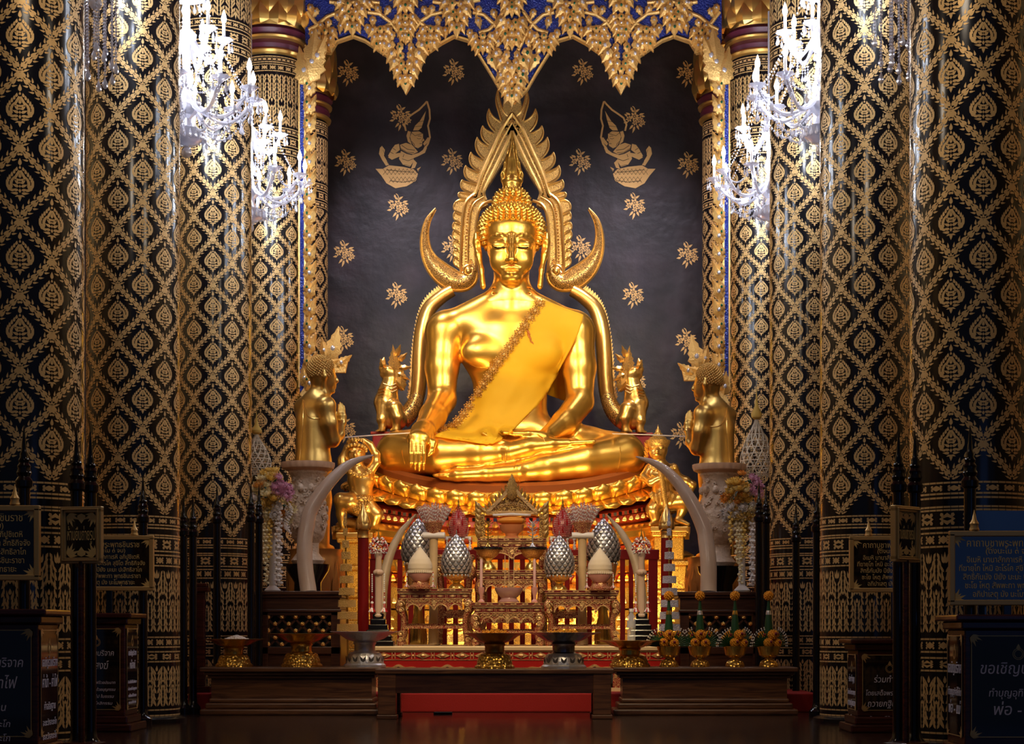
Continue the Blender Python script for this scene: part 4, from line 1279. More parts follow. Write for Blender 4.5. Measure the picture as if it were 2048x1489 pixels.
def fold(u, v):
    return 0.010*math.sin(9*u+5*v+2*math.sin(4*v))*(0.3+v)+0.008*math.sin(23*u-6*v)*v*v
vs, fs = cloth(EL, ER, NU, NV, 0.035, fold)
mb = MB(); mb.add(vs, fs)
top = vs[:NU+1]            # carried over the shoulder and down the back
prev = list(range(NU+1))
for dy, dz in ((0.10, 0.03), (0.25, 0.02), (0.42, -0.12), (0.5, -0.5), (0.5, -0.95)):
    o = len(mb.v); mb.v.extend([(x, y+dy, z+dz) for x, y, z in top])
    mb.f.extend([(prev[i], prev[i+1], o+i+1, o+i) for i in range(NU)]); mb.m.extend([0]*NU)
    prev = list(range(o, o+NU+1))
sash = mb.build('sash', M_robe, buddha, angle=80)
so = sash.modifiers.new('solid', 'SOLIDIFY'); so.thickness = 0.018; so.offset = 1
# lap cloth below the waist
EL2 = [(868, 872), (868, 877), (872, 882), (880, 886)]
lapL = [(905, 852), (884, 866), (866, 880)]
vs, fs = cloth([(925, 835), (900, 858), (872, 872), (868, 874)], [(1010, 850), (1002, 872), (985, 886), (975, 890)], 22, 18, 0.03, lambda u, v: 0.012*math.sin(16*u+3*v)*v)
mb = MB(); mb.add(vs, fs); lap = mb.build('lap_cloth', M_robe, buddha, angle=80)
so = lap.modifiers.new('solid', 'SOLIDIFY'); so.thickness = 0.015; so.offset = 1
# jewelled border of rosettes down the sash edge
ros = None
for i in range(19):
    px, py = lerp_poly(EL, (i+0.3)/19)
    p = surf(px, py, 0.07)
    if p is None: p = np.array(J(px, py, 19.9))
    if ros is None:
        mb = MB()
        mb.ell((0, -0.01, 0), (0.022, 0.02, 0.022), 8, 6)
        for q in range(8):
            a = 2*PI*q/8
            mb.leaf((0.018*math.sin(a), 0.018*math.cos(a)), 0.042, 0.030, a, y=0, dome=0.012, thick=0.012)
            mb.ell((0.058*math.sin(a+0.39), 0, 0.058*math.cos(a+0.39)), 0.009, 6, 4)
        ros = mb.build('rosette', M_carvefine, buddha)
        o = ros
    else:
        o = ros.copy(); COL.objects.link(o)
    o.location = Vector(p-BO)
# stitched feather badge on the sash
mb = MB()
for poly in [leafpoly(1052, -658, 16, 5, 2.5), leafpoly(1055, -664, 18, 5, 2.8), leafpoly(1060, -672, 15, 4, 3.0), leafpoly(1063, -683, 8, 3, 2.5)]:
    ps = [surf(x, -y, 0.062)-BO for x, y in poly]
    mb.add(ps, [tuple(range(len(ps)))])
mb.build('feather_badge', mk('brown_thread', (0.45, 0.13, 0.01), 0, 0.6), buddha, smooth=False)
# incised robe hems at ankle and knee
def hem(pts):
    ps = [surf(x, y, 0.004) for x, y in pts]
    MB().tube([p-BO for p in ps if p is not None], 0.0075, n=6).build('robe_hem', M_gold, buddha)
hem([(1003, 896), (1004, 908), (1005, 921)]); hem([(1014, 896), (1014, 908), (1014, 921)])
hem([(1033, 922), (1028, 935), (1030, 950), (1040, 964)]); hem([(1048, 920), (1043, 935), (1045, 950), (1054, 963)])
hem([(1236, 880), (1241, 900), (1240, 925), (1234, 945)]); hem([(808, 878), (803, 905), (808, 925), (818, 948)])
hem([(940, 728), (955, 735), (975, 737), (985, 735)])
hem([(1073, 868), (1086, 876), (1090, 886)])

# ------------------------------------------------------------------ gilt aureole frame behind the statue
DA = 20.95; SA = DA/FPX
aur = thing('aureole_frame', 'tall gilt flame-edged arch with curled horns behind the Buddha statue', 'aureole', (J(1024, 0, DA).x, DA, 2.1))
AO = Vector(aur.location)
def A2(px, py): v = J(px, py, DA)-AO; return (v.x, v.z)
def dense(pts, n=6):
    out = []; k = len(pts)
    for i in range(k-1):
        p0, p1, p2, p3 = pts[max(i-1, 0)], pts[i], pts[i+1], pts[min(i+2, k-1)]
        for q in range(n):
            t = q/n
            out.append(tuple(0.5*((2*b)+(-a+c)*t+(2*a-5*b+4*c-d)*t*t+(-a+3*b-3*c+d)*t**3) for a, b, c, d in zip(p0, p1, p2, p3)))
    out.append(pts[-1]); return out
MAX = 1024.5
def side(pts, s): return [(x if s < 0 else 2*MAX-x, y) for x, y in pts]
inner = [(1024.5, 264), (1008, 300), (990, 338), (973, 372), (968, 388), (972, 402)]
outer = [(1024.5, 228), (1006, 256), (985, 302), (966, 345), (955, 378), (948, 394)]
inner2 = [(984, 403), (966, 410), (956, 428), (952, 460), (951, 500), (953, 540), (955, 556)]
outer2 = [(952, 388), (934, 404), (927, 428), (924, 470), (922, 510), (922, 540), (930, 560)]
def band3(pl, pr, nm, par):
    pl, pr = dense(pl), dense(pr); n = min(len(pl), len(pr))
    mid = [((pl[i][0]+pr[i][0])/2, (pl[i][1]+pr[i][1])/2) for i in range(n)]
    for s in (-1, 1):
        m = [A2(*p) for p in side(mid, s)]; l = [A2(*p) for p in side(pl, s)]; r = [A2(*p) for p in side(pr, s)]
        w = [math.dist(l[i], r[i]) for i in range(n)]
        mb = MB(); mb.strip(m, w, -0.03, 0.08)
        b = mb.build(nm, M_carvefine, par)
        mb = MB()
        mb.tube([(x, -0.03, z) for x, z in l], 0.022, n=6).tube([(x, -0.03, z) for x, z in r], 0.020, n=6)
        mb.tube([(x, -0.035, z) for x, z in m], 0.012, n=6)
        mm = [((m[i][0]*2+l[i][0])/3, (m[i][1]*2+l[i][1])/3) for i in range(n)]
        for i in range(0, n): mb.ell((mm[i][0], -0.035, mm[i][1]), 0.013, 6, 4)
        mb.build('gilt_moulding', M_goldpol, b)
band3(outer, inner, 'arch_band', aur)
band3(outer2, inner2, 'arch_band', aur)
# flame leaves of the rim
TIPS = [(996, 178), (978, 218), (965.5, 252), (954.5, 275), (942, 305), (931.5, 331.5), (924.5, 360), (919, 385), (910, 406), (909.5, 424), (908, 445), (908, 461), (909, 481), (909, 500), (909.5, 515)]
BASE = [(1014, 244), (1002, 268), (988, 293), (976, 320), (965, 344), (956, 368), (947, 388), (938, 400), (930, 430), (927, 449), (925, 468), (924, 486), (923, 503), (923, 520), (922, 537)]
for i, (t, b) in enumerate(zip(TIPS, BASE)):
    prev = BASE[i-1] if i else (1023, 232)
    X, Y = prev[0]-t[0], prev[1]-t[1]
    w = max(10, min(30, math.dist(t, b)*0.42))
    for s in (-1, 1):
        o = dense([t, (t[0]-1-w*0.10, t[1]+(b[1]-t[1])*0.34), (t[0]+(b[0]-t[0])*0.10, t[1]+(b[1]-t[1])*0.70), (b[0]-w*0.34, b[1]-1), b], 5)
        ii = dense([t, (t[0]+0.14*X, t[1]+0.45*Y), (t[0]+0.45*X, t[1]+0.88*Y), (prev[0]+1, prev[1]+5)], 5)
        poly = [A2(*p) for p in side(o+ii[::-1][:-1], s)]
        mb = MB(); mb.prism(poly, -0.012, 0.05)
        lf = mb.build('flame_leaf', M_carvefine, aur)
        rim = [A2(*p) for p in side(o[:-1], s)]; rim2 = [A2(*p) for p in side(ii, s)]
        mb = MB(); mb.tube([(x, -0.015, z) for x, z in rim], [0.006+0.010*min(1, k/8) for k in range(len(rim))], n=6)
        mb.tube([(x, -0.015, z) for x, z in rim2], [0.006+0.008*min(1, k/8) for k in range(len(rim2))], n=6)
        mb.build('leaf_rim', M_goldpol, lf)
mb = MB(); poly = [A2(*p) for p in dense([(1024.5, 160), (1008, 200), (1008, 225), (1024.5, 236)], 5)+[(2*MAX-x, y) for x, y in dense([(1024.5, 160), (1008, 200), (1008, 225), (1024.5, 236)], 5)[::-1]]]
mb.prism(poly, -0.03, 0.04); mb.build('apex_leaf', M_carvefine, aur)
# curled horns (makara trunks)
ho = dense([(871.5, 418), (853, 440), (844, 470), (844, 505), (854, 538), (872, 563), (898, 580), (930, 582), (950, 568), (955, 548)], 5)
hi = dense([(872.5, 421), (861, 445), (857, 470), (861, 496), (872, 514), (890, 528), (910, 541), (924, 548), (936, 535), (942, 520)], 5)
for s in (-1, 1):
    l = [A2(*p) for p in side(ho, s)]; r = [A2(*p) for p in side(hi, s)]
    vs = []; n = len(l)
    for i in range(n):
        a, b = l[i], r[i]; w = math.dist(a, b); dd = min(0.075, 0.02+w*0.4)
        m = ((a[0]+b[0])/2, (a[1]+b[1])/2)
        q1 = ((a[0]*3+b[0])/4, (a[1]*3+b[1])/4); q3 = ((a[0]+b[0]*3)/4, (a[1]+b[1]*3)/4)
        for p, y in ((a, 0), (q1, -dd*0.8), (m, -dd), (q3, -dd*0.8), (b, 0), (m, 0.06)):
            vs.append((p[0], y-0.03, p[1]))
    fs = [(i*6+e, i*6+(e+1) % 6, (i+1)*6+(e+1) % 6, (i+1)*6+e) for i in range(n-1) for e in range(6)]
    mb = MB().add(vs, fs); hn = mb.build('curled_horn', M_carve, aur, angle=50)
    mb = MB(); mb.tube([(x, -0.035, z) for x, z in l], [0.008+0.012*min(1, i/12) for i in range(n)], n=6)
    mb.tube([(x, -0.035, z) for x, z in r], [0.006+0.008*min(1, i/12) for i in range(n)], n=6)
    mb.build('horn_rim', M_goldpol, hn)
    # scroll knot where the horn meets the arch
    mb = MB(); cx, cz = A2(*side([(938, 545)], s)[0])
    for tt in range(26):
        pass
    sp = [(cx+0.075*(1-q/30)*math.cos(0.5*q), -0.09, cz+0.075*(1-q/30)*math.sin(0.5*q)) for q in range(28)]
    mb.tube(sp, 0.014, n=6); mb.ell((cx, -0.08, cz), (0.05, 0.04, 0.05), 10, 6)
    mb.build('scroll_boss', M_goldpol, aur)
    # serpent body below and its pale scaled crest
    tp = dense([(905, 582), (882, 596), (858, 620), (846, 660), (841, 711), (839, 757), (834, 796), (822, 823), (803, 842)], 6)
    tube = [A2(*p) for p in side(tp, s)]
    n = len(tube)
    MB().tube([(x, -0.03, z) for x, z in tube], [0.072+0.022*math.sin(PI*i/n) for i in range(n)], n=14).build('serpent_body', M_goldpol, aur)
    mb = MB(); lo_i = int(n*0.70)
    mb.tube([(x, -0.035, z) for x, z in tube[lo_i:]], [0.082+0.03*min(1, (i/(n-lo_i))*1.3) for i in range(n-lo_i)], n=14); mb.build('carved_tail', M_carve, aur)
    so_ = dense([(878, 574), (852, 598), (837, 630), (828, 675), (823, 720), (820, 762), (815, 800)], 6)
    si_ = dense([(890, 584), (866, 606), (851, 636), (841, 677), (836, 720), (833, 762), (827, 796)], 6)
    for q in range(len(so_)-1):
        a, b, c, d = so_[q], so_[q+1], si_[q+1], si_[q]
        tip = (a[0]-2.5, a[1]-3.0)
        poly = [A2(*p) for p in side([tip, (b[0]+1.0, b[1]-1.2), c, d], s)]
        MB().prism(poly, -0.02-0.002*(q % 2), 0.03).build('crest_scale', M_goldleaf, aur)
# ------------------------------------------------------------------ lotus pedestal (bows up at both ends)
ped = thing('lotus_pedestal', 'wide curved gold lotus pedestal with red bands under the seated Buddha statue', 'pedestal', (J(1022, 0, 20.3).x, 20.3, 0.147))
PO = Vector(ped.location)
def bow(th, a, b, out, z, sag):
    s = math.sin(th)
    return ((a+out)*s, -(b+out)*math.cos(th), z+sag*abs(s)**2.6)
def sweep(prof, a, b, sag, n=72, mi=None, full=True):
    """profile of (out, z) swept along the bowed front of the pedestal"""
    mb = MB(); k = len(prof)
    for i in range(n+1):
        th = -PI*0.62+PI*1.24*i/n
        for o, z in prof: mb.v.append(bow(th, a, b, o, z-PO.z, sag))
    for i in range(n):
        for q in range(k-1):
            mb.f.append((i*k+q, (i+1)*k+q, (i+1)*k+q+1, i*k+q+1)); mb.m.append(mi[q] if mi else 0)
    # lid
    st = [i*k+k-1 for i in range(n+1)]
    mb.f.append(tuple(st)); mb.m.append(mi[-1] if mi else 0)
    return mb
M_slab = mk('orange_lacquer', (0.36, 0.10, 0.02), 0.15, 0.35)
M_red2 = mk('vermilion_band', (0.36, 0.035, 0.012), 0.0, 0.4)
M_peg = mk('petal_gold', (1.0, 0.58, 0.10), 0.92, 0.27)
A0, B0 = 1.77, 1.02
sweep([(-0.12, 2.00), (-0.10, 2.20), (-0.14, 2.24), (-1.0, 2.27)], A0, B0, 0.34).build('seat_slab', M_slab, ped, angle=30)
sweep([(-0.06, 1.86), (-0.03, 2.0), (-0.09, 2.12)], A0, B0, 0.38).build('lotus_core', M_peg, ped)
def petal(mb, w, h, tip):
    """upright petal bulging to -y, base at z=0"""
    nu, nv = 13, 12
    st = len(mb.v)
    for j in range(nv):
        v = j/(nv-1)
        for i in range(nu):
            u = i/(nu-1)*2-1
            ww = w*0.5*(1-0.10*v)*(1.0 if v < 0.75 else math.sqrt(max(0.0, 1-((v-0.75)/0.27)**2)))
            x = u*ww
            y = -0.02-tip*v-0.075*math.sqrt(max(0.0, 1-u*u))*math.sin(PI*(0.12+0.80*v))
            z = h*v*(1-0.10*u*u*v)
            mb.v.append((x, y, z))
    for j in range(nv-1):
        for i in range(nu-1):
            mb.f.append((st+j*nu+i, st+j*nu+i+1, st+(j+1)*nu+i+1, st+(j+1)*nu+i)); mb.m.append(0)
def row(name, n, out, z, sag, h, w, tip, flip, span=0.56, jitter=0):
    for i in range(n):
        th = -PI*span+2*PI*span*(i+0.5)/n
        x, y, zz = bow(th, A0, B0, out, z-PO.z, sag)
        x2, y2, z2 = bow(th+0.01, A0, B0, out, z-PO.z, sag)
        ang = math.atan2(y2-y, x2-x)
        mb = MB(); petal(mb, w, h, tip)
        M = Matrix.Translation((x, y, zz)) @ Matrix.Rotation(ang, 4, 'Z') @ Matrix.Rotation(-math.atan2(z2-zz, math.hypot(x2-x, y2-y)), 4, 'Y')
        if flip: M = M @ Matrix.Scale(-1, 4, (0, 0, 1))
        mb.xf(M)
        if flip: mb.f = [f[::-1] for f in mb.f]
        mb.build(name, M_peg, ped, angle=170)
row('lotus_petal', 26, -0.03, 1.955, 0.40, 0.175, 0.245, 0.07, False)
row('small_lotus_petal', 26, -0.06, 1.955, 0.40, 0.15, 0.15, 0.05, False, span=0.5815)
row('fallen_lotus_petal', 30, -0.02, 1.965, 0.38, 0.115, 0.24, 0.12, True)
# mirrored-glass check strip
M_chk = None
def checkmat():
    m, nt, b = _new('mirror_checks')
    N, L = nt.nodes.new, nt.links.new
    t = N('ShaderNodeTexCoord'); ck = N('ShaderNodeTexNoise'); ck.inputs['Scale'].default_value = 9
    b.inputs['Base Color'].default_value = (0.8, 0.8, 0.85, 1); b.inputs['Metallic'].default_value = 1.0; b.inputs['Roughness'].default_value = 0.12
    return m
M_chk = checkmat()
st = sweep([(0.055, 1.80), (0.055, 1.845), (-0.05, 1.86)], A0, B0, 0.26)
st.build('mirror_band_ground', M_red2, ped, angle=30)
for i in range(84):
    th = -PI*0.56+PI*1.12*i/84
    x, y, z = bow(th, A0, B0, 0.060, 1.822-PO.z, 0.26); x2, y2, z2 = bow(th+0.01, A0, B0, 0.060, 1.822-PO.z, 0.26)
    MB().box((x, y, z), (0.036, 0.008, 0.036), 0, rot=Matrix.Rotation(math.atan2(y2-y, x2-x), 3, 'Z')).build('mirror_tile', M_black if i % 2 else M_chk, ped, smooth=False)
sweep([(0.04, 1.70), (0.07, 1.74), (0.05, 1.80), (-0.05, 1.80)], A0, B0, 0.24).build('red_band', M_red2, ped, angle=30)
def studs(name, n, out, z, sag, h, w, span=0.56):
    mb = MB()
    for i in range(n):
        th = -PI*span+2*PI*span*(i+0.5)/n
        x, y, zz = bow(th, A0, B0, out, z-PO.z, sag); x2, y2, z2 = bow(th+0.01, A0, B0, out, z-PO.z, sag)
        l = MB(); l.leaf((0, 0), h, w, 0, y=0, dome=0.025); l.leaf((0, h*0.12), h*0.62, w*0.5, 0, y=-0.016, dome=0.012)
        mb.merge(l, Matrix.Translation((x, y, zz)) @ Matrix.Rotation(math.atan2(y2-y, x2-x), 4, 'Z'))
    return mb.build(name, M_goldpol, ped)
studs('leaf_stud_row', 64, 0.075, 1.735, 0.23, 0.07, 0.075)
# gold rolls and lower tiers
sweep([(0.02, 1.50), (0.14, 1.52), (0.205, 1.58), (0.20, 1.645), (0.13, 1.70), (0.0, 1.72)], A0, B0, 0.20).build('gold_roll', M_peg, ped)
sweep([(0.05, 1.42), (0.05, 1.50), (-0.05, 1.51)], A0, B0, 0.17).build('red_band', M_red2, ped, angle=30)
studs('leaf_stud_row', 58, 0.075, 1.42, 0.17, 0.085, 0.085)
sweep([(0.12, 1.22), (0.24, 1.24), (0.30, 1.30), (0.29, 1.36), (0.20, 1.41), (0.0, 1.425)], A0, B0, 0.13).build('gold_roll', M_peg, ped)
sweep([(0.08, 1.12), (0.10, 1.22), (0.0, 1.23)], A0, B0, 0.10).build('red_band', M_red2, ped, angle=30)
studs('leaf_stud_row', 70, 0.13, 1.12, 0.10, 0.10, 0.085)
M_pedcarve = filigree('pedestal_relief', (0.55, 0.27, 0.03), (1.0, 0.62, 0.13), 24.0, thr=0.1, bump=1.0, gmetal=0.9)
sweep([(0.32, 0.86), (0.36, 0.92), (0.33, 1.08), (0.22, 1.13), (0.0, 1.13)], A0, B0, 0.07).build('relief_tier', M_pedcarve, ped)
sweep([(0.26, 0.60), (0.26, 0.85), (0.0, 0.86)], A0, B0, 0.03).build('relief_tier', M_pedcarve, ped, angle=30)
sweep([(0.42, 0.147), (0.42, 0.30), (0.36, 0.36), (0.36, 0.52), (0.30, 0.60), (0, 0.61)], A0, B0, 0.0).build('relief_tier', M_pedcarve, ped, angle=30)
for z, o in ((0.62, 0.275), (0.72, 0.27), (0.40, 0.375), (0.90, 0.365)):
    studs('leaf_stud_row', 60, o, z, 0.04, 0.085, 0.085)
# little lion-foot brackets on the gold rolls
for z, o, n, sag in ((1.52, 0.215, 11, 0.19), (1.24, 0.31, 11, 0.13)):
    for i in range(n):
        th = -PI*0.5+PI*(i+0.5)/n
        x, y, zz = bow(th, A0, B0, o, z-PO.z, sag); x2, y2, z2 = bow(th+0.01, A0, B0, o, z-PO.z, sag)
        mb = MB()
        mb.strip([(-0.09, 0.10), (-0.07, 0.03), (-0.02, 0.0), (0, -0.035), (0.02, 0.0), (0.07, 0.03), (0.09, 0.10)], 0.022, -0.03, 0.02)
        mb.xf(Matrix.Translation((x, y, zz)) @ Matrix.Rotation(math.atan2(y2-y, x2-x), 4, 'Z'))
        mb.build('bracket', M_goldpol, ped)

# side plinths: red blocks behind that carry the aureole and the two crested beasts
for s, nm in ((-1, 'left'), (1, 'right')):
    x0 = J(748 if s < 0 else 1300, 0, 20.9).x; x1 = J(858 if s < 0 else 1192, 0, 20.9).x
    zt = J(0, 866 if s < 0 else 868, 20.8).z
    b = thing('red_plinth', 'red lacquered block under the %s crested gold beast' % nm, 'plinth', ((x0+x1)/2, 21.0, 0.147))
    w = abs(x1-x0)
    MB().box2((-w/2, -0.3, 0), (w/2, 0.33, zt-0.147-0.03)).build('block', M_red, b, smooth=False, bevel=0.01)
    MB().box2((-w/2-0.02, -0.32, zt-0.147-0.03), (w/2+0.02, 0.35, zt-0.147)).build('ledge', M_red2, b, smooth=False, bevel=0.006)
# ------------------------------------------------------------------ praying disciples, crested beasts, guardians
def make_monk(t):
    """standing figure seen from behind, hands pressed together; local px frame of the left figure, depth 17.6"""
    D = 17.6; O = np.array(P(632, 1100, D))
    j = lambda x, y, dd=0.0: np.array(P(x, y, D))+np.array((0, dd, 0))-O
    cl = Clay(j(575, 1100.3, -0.36), j(712, 700, 0.42), 0.0095)
    k = 0.05
    # head turned to the right and away
    cl.ell(j(643, 745, 0.02), (0.128, 0.15, 0.160), 0.04)
    cl.ell(j(655, 764, 0.04), (0.082, 0.09, 0.095), 0.04)
    cl.cone(j(666, 748, 0.04), j(672.5, 761, 0.045), 0.014, 0.022, 0.016)       # nose
    cl.ell(j(668, 771, 0.045), (0.020, 0.03, 0.014), 0.008)                     # lips and chin
    cl.ell(j(667.5, 775, 0.045), (0.018, 0.028, 0.012), 0.006)
    cl.ell(j(662, 782, 0.045), (0.036, 0.04, 0.026), 0.02)
    cl.chain([j(650, 742, -0.118), j(652.5, 756, -0.115), j(650, 771, -0.085), j(651, 782, -0.06)], [0.026, 0.032, 0.018, 0.020], 0.010, sq=(0.7, 1, 1))
    cl.cone(j(641, 770, 0.02), j(636, 800, 0.02), 0.085, 0.10, 0.05)
    cl.cone(j(634, 800, 0.03), j(604, 812, 0.12), 0.09, 0.095, 0.07)
    cl.cone(j(634, 800, 0.02), j(655, 815, -0.10), 0.09, 0.095, 0.07)
    cl.ell(j(627, 835, 0.03), (0.165, 0.15, 0.23), 0.08)
    cl.ell(j(625, 895, 0.02), (0.145, 0.13, 0.24), 0.08)
    cl.ell(j(626, 945, 0.02), (0.155, 0.15, 0.20), 0.08)
    # near (right) arm
    cl.chain([j(654, 815, -0.11), j(661, 850, -0.11), j(667, 882, -0.06)], [0.088, 0.078, 0.064], 0.03)
    cl.chain([j(668, 884, -0.05), j(677, 868, 0.06), j(680, 842, 0.15)], [0.062, 0.052, 0.038], 0.025)
    # far (left) arm
    cl.chain([j(602, 815, 0.16), j(604, 850, 0.2), j(640, 884, 0.3)], [0.085, 0.075, 0.06], 0.03)
    cl.chain([j(640, 884, 0.3), j(668, 868, 0.26), j(679, 842, 0.2)], [0.058, 0.05, 0.038], 0.025)
    # two hands palm to palm: four fingers and a thumb each
    for s, dd in ((-1, 0.145), (1, 0.205)):
        cl.chain([j(680, 842, dd), j(680, 828, dd)], [0.034, 0.036], 0.015, sq=(1.25, 0.7, 1))
        for q, (x, top) in enumerate(((673.5, 806), (677, 802), (680.5, 803), (684, 808))):
            cl.chain([j(x+0.7, 832, dd), j(x, 816, dd), j(x-0.4, top, dd)], [0.0135, 0.0125, 0.009], 0.004)
        cl.chain([j(672, 838, dd-s*0.004), j(668, 828, dd), j(668, 819, dd)], [0.016, 0.013, 0.010], 0.008)
    # robe skirt down to the ankles
    cl.chain([j(625, 850, 0.02), j(626, 930, 0.02), j(629, 1000, 0.02), j(633, 1082, 0.02)], [0.155, 0.165, 0.155, 0.125], 0.06)
    for s in (-1, 1):
        cl.chain([j(633+s*11, 1078, 0.0), j(634+s*12, 1095, 0.0)], [0.05, 0.045], 0.02)
        cl.chain([j(634+s*12, 1094, 0.0), j(648+s*12, 1097, 0.12)], [0.045, 0.032], 0.02)
    skin('body', [cl.mesh()], M_goldold, t)
    # close-cropped curls
    mb = MB(); hc = Vector(j(642, 742, 0.01)); hr = (0.131, 0.155, 0.150)
    for q in range(430):
        z = 1-1.55*(q+0.5)/430; w = q*2.399963; rr = math.sqrt(1-z*z)
        n = Vector((rr*math.cos(w), rr*math.sin(w), z))
        face = n.dot(Vector((0.80, 0.60, -0.25)).normalized())
        if face > 0.52 or (z < -0.45): continue
        mb.ell(hc+Vector((n.x*hr[0], n.y*hr[1], n.z*hr[2])), 0.0125, 6, 4)
    mb.ell(hc, (hr[0]*0.985, hr[1]*0.985, hr[2]*0.985), 24, 16)
    st = len(mb.v)
    mb.build('cropped_hair', mk('dull_gold_hair', (0.62, 0.36, 0.10), 0.8, 0.45), t)
    # folded edge of the robe across the back
    def back(x, y):
        v = np.array(P(x, y, D))-np.array((0, 0, CZ)); o = np.array((0, 0, CZ))-O
        v = v/np.linalg.norm(v); tt = cl.depth(o, v, 16.5, 18.6)
        return None if tt is None else tuple(o+v*(tt-0.004))
    mb = MB()
    for line in ([(606, 800), (605, 850), (601, 900), (598, 935)], [(607, 802), (611, 822), (620, 836), (640, 838)]):
        ps = [back(*p) for p in dense(line, 5)]; ps = [p for p in ps if p]
        if len(ps) > 2: mb.tube(ps, 0.007, n=6)
    mb.build('robe_edge', M_goldpol, t)
    return t
monk = thing('disciple_statue', 'gold standing monk statue praying, back turned, on the left of the Buddha statue', 'statue', P(632, 1100, 17.6), group='two praying monk statues')
make_monk(monk)
m2 = dup(monk, 'gold standing monk statue praying, back turned, on the right of the Buddha statue', loc=P(1428, 1116, 17.6), scale=(-1, 1, 1))
# pots they stand on
def make_lacq_pot(label, loc):
    t = thing('lacquer_stand', label, 'stand', loc)
    h = loc[2]-0.147
    t.location.z = 0.147
    MB().lathe([(0.25, 0), (0.28, 0.03), (0.28, h*0.35), (0.23, h*0.45), (0.19, h*0.6)], n=40).build('base', M_rose, t)
    mb = MB().lathe([(0.20, h*0.58), (0.26, h*0.66), (0.285, h*0.80), (0.26, h*0.93), (0.25, h*0.96), (0.265, h), (0.0, h)], n=40)
    mb.build('bowl', mk('amber_lacquer', (0.50, 0.22, 0.05), 0.45, 0.25), t)
    mb = MB()
    for i in range(14):
        a = 2*PI*i/14
        l = MB().leaf((0, 0), h*0.30, 0.12, 0, y=0, dome=0.015)
        mb.merge(l, Matrix.Rotation(a, 4, 'Z') @ Matrix.Translation((0, -0.278, h*0.62)))
    mb.build('leaf_band', mk('amber_lacquer', (0.5, 0.2, 0.05)), t)
    return t
make_lacq_pot('amber lacquered round stand under the left praying monk statue', P(632, 1100, 17.6))
make_lacq_pot('amber lacquered round stand under the right praying monk statue', P(1428, 1116, 17.6))

def make_beast(t):
    """crested bird-lion standing upright facing left; frame of the left beast"""
    D = 20.75; O = np.array(P(788, 866, D))
    j = lambda x, y, dd=0.0: np.array(P(x, y, D))+np.array((0, dd, 0))-O
    cl = Clay(j(738, 866.5, -0.28), j(832, 684, 0.28), 0.0095)
    cl.chain([j(777, 780), j(773, 805), j(782, 832), j(797, 842)], [0.10, 0.135, 0.15, 0.10], 0.05)
    cl.chain([j(776, 785), j(781, 768), j(783, 752)], [0.10, 0.085, 0.085], 0.05)
    cl.ell(j(779, 745), (0.10, 0.10, 0.085), 0.03)
    cl.chain([j(772, 745), j(766, 737), j(766, 724), j(768, 716)], [0.06, 0.045, 0.03, 0.012], 0.02)         # open snout, curling up
    cl.chain([j(770, 753), j(765, 750), j(763, 744)], [0.04, 0.028, 0.016], 0.015)                             # lower jaw
    for s in (-1, 1):
        cl.ell(j(776, 741, s*0.075), (0.03, 0.025, 0.03), 0.015)
        cl.chain([j(790, 820, s*0.11), j(797, 838, s*0.14), j(795, 852, s*0.13), j(794, 862, s*0.13)], [0.10, 0.07, 0.042, 0.05], 0.03)
        cl.chain([j(794, 863, s*0.13), j(786, 865, s*0.13)], [0.035, 0.028], 0.02)
        cl.chain([j(766, 820, s*0.07), j(764, 842, s*0.10), j(766, 856, s*0.1), j(765, 863, s*0.1)], [0.07, 0.05, 0.036, 0.04], 0.03)
        cl.chain([j(765, 864, s*0.1), j(755, 866, s*0.1)], [0.032, 0.022], 0.02)
    skin('body', [cl.mesh()], M_goldpol, t)
    # flame crest, collar and belly scales
    mb = MB()
    for x, y, L, W, a, yy in ((797, 776, 0.50, 0.15, -0.13, -0.03), (789, 748, 0.31, 0.13, -0.05, -0.06), (803, 782, 0.30, 0.11, 0.0, -0.035)):
        p = j(x, y); mb.leaf((p[0], p[2]), L, W, a, y=yy, dome=0.05, serr=5, thick=0.08)
    mb.build('flame_crest', M_carvefine, t)
    mb = MB()
    for i, (x, y, L, a) in enumerate(((792, 760, 0.17, 2.5), (796, 748, 0.16, 2.1), (799, 738, 0.14, 1.5), (798, 724, 0.14, 0.8), (793, 715, 0.15, 0.35), (768, 735, 0.10, -0.4))):
        p = j(x, y); mb.leaf((p[0], p[2]), L, 0.07, a, y=-0.065, dome=0.02, serr=2, thick=0.02)
    mb.build('crest_leaves', M_goldpol, t)
    mb = MB()
    for i in range(9):
        y = 782+i*6.2; xx = 771-3.5*math.sin(PI*i/8)
        p = j(xx-6, y)
        mb.tube([(p[0]-0.01, 0.055, p[2]+0.01), (p[0]-0.045, 0.0, p[2]), (p[0]-0.02, -0.10, p[2]+0.01), (p[0]+0.04, -0.135, p[2]+0.02)], 0.014, n=6)
    mb.build('belly_scales', M_goldpol, t)
    mb = MB()
    for w in range(3):
        ps = [j(768+w*2, 770+w*5, -0.09), j(782+w*2, 776+w*6, -0.115), j(793+w, 770+w*6, -0.08)]
        mb.tube(ps, 0.009, n=6)
    mb.build('collar', M_carvefine, t)
    return t
bst = thing('beast_statue', 'gold crested mythical bird-lion statue facing left, on the red block left of the Buddha', 'statue', P(788, 866, 20.75), group='two crested beasts')
make_beast(bst)
dup(bst, 'gold crested mythical bird-lion statue facing right, on the red block right of the Buddha', loc=P(1257, 868, 20.75), scale=(-1, 1, 1))

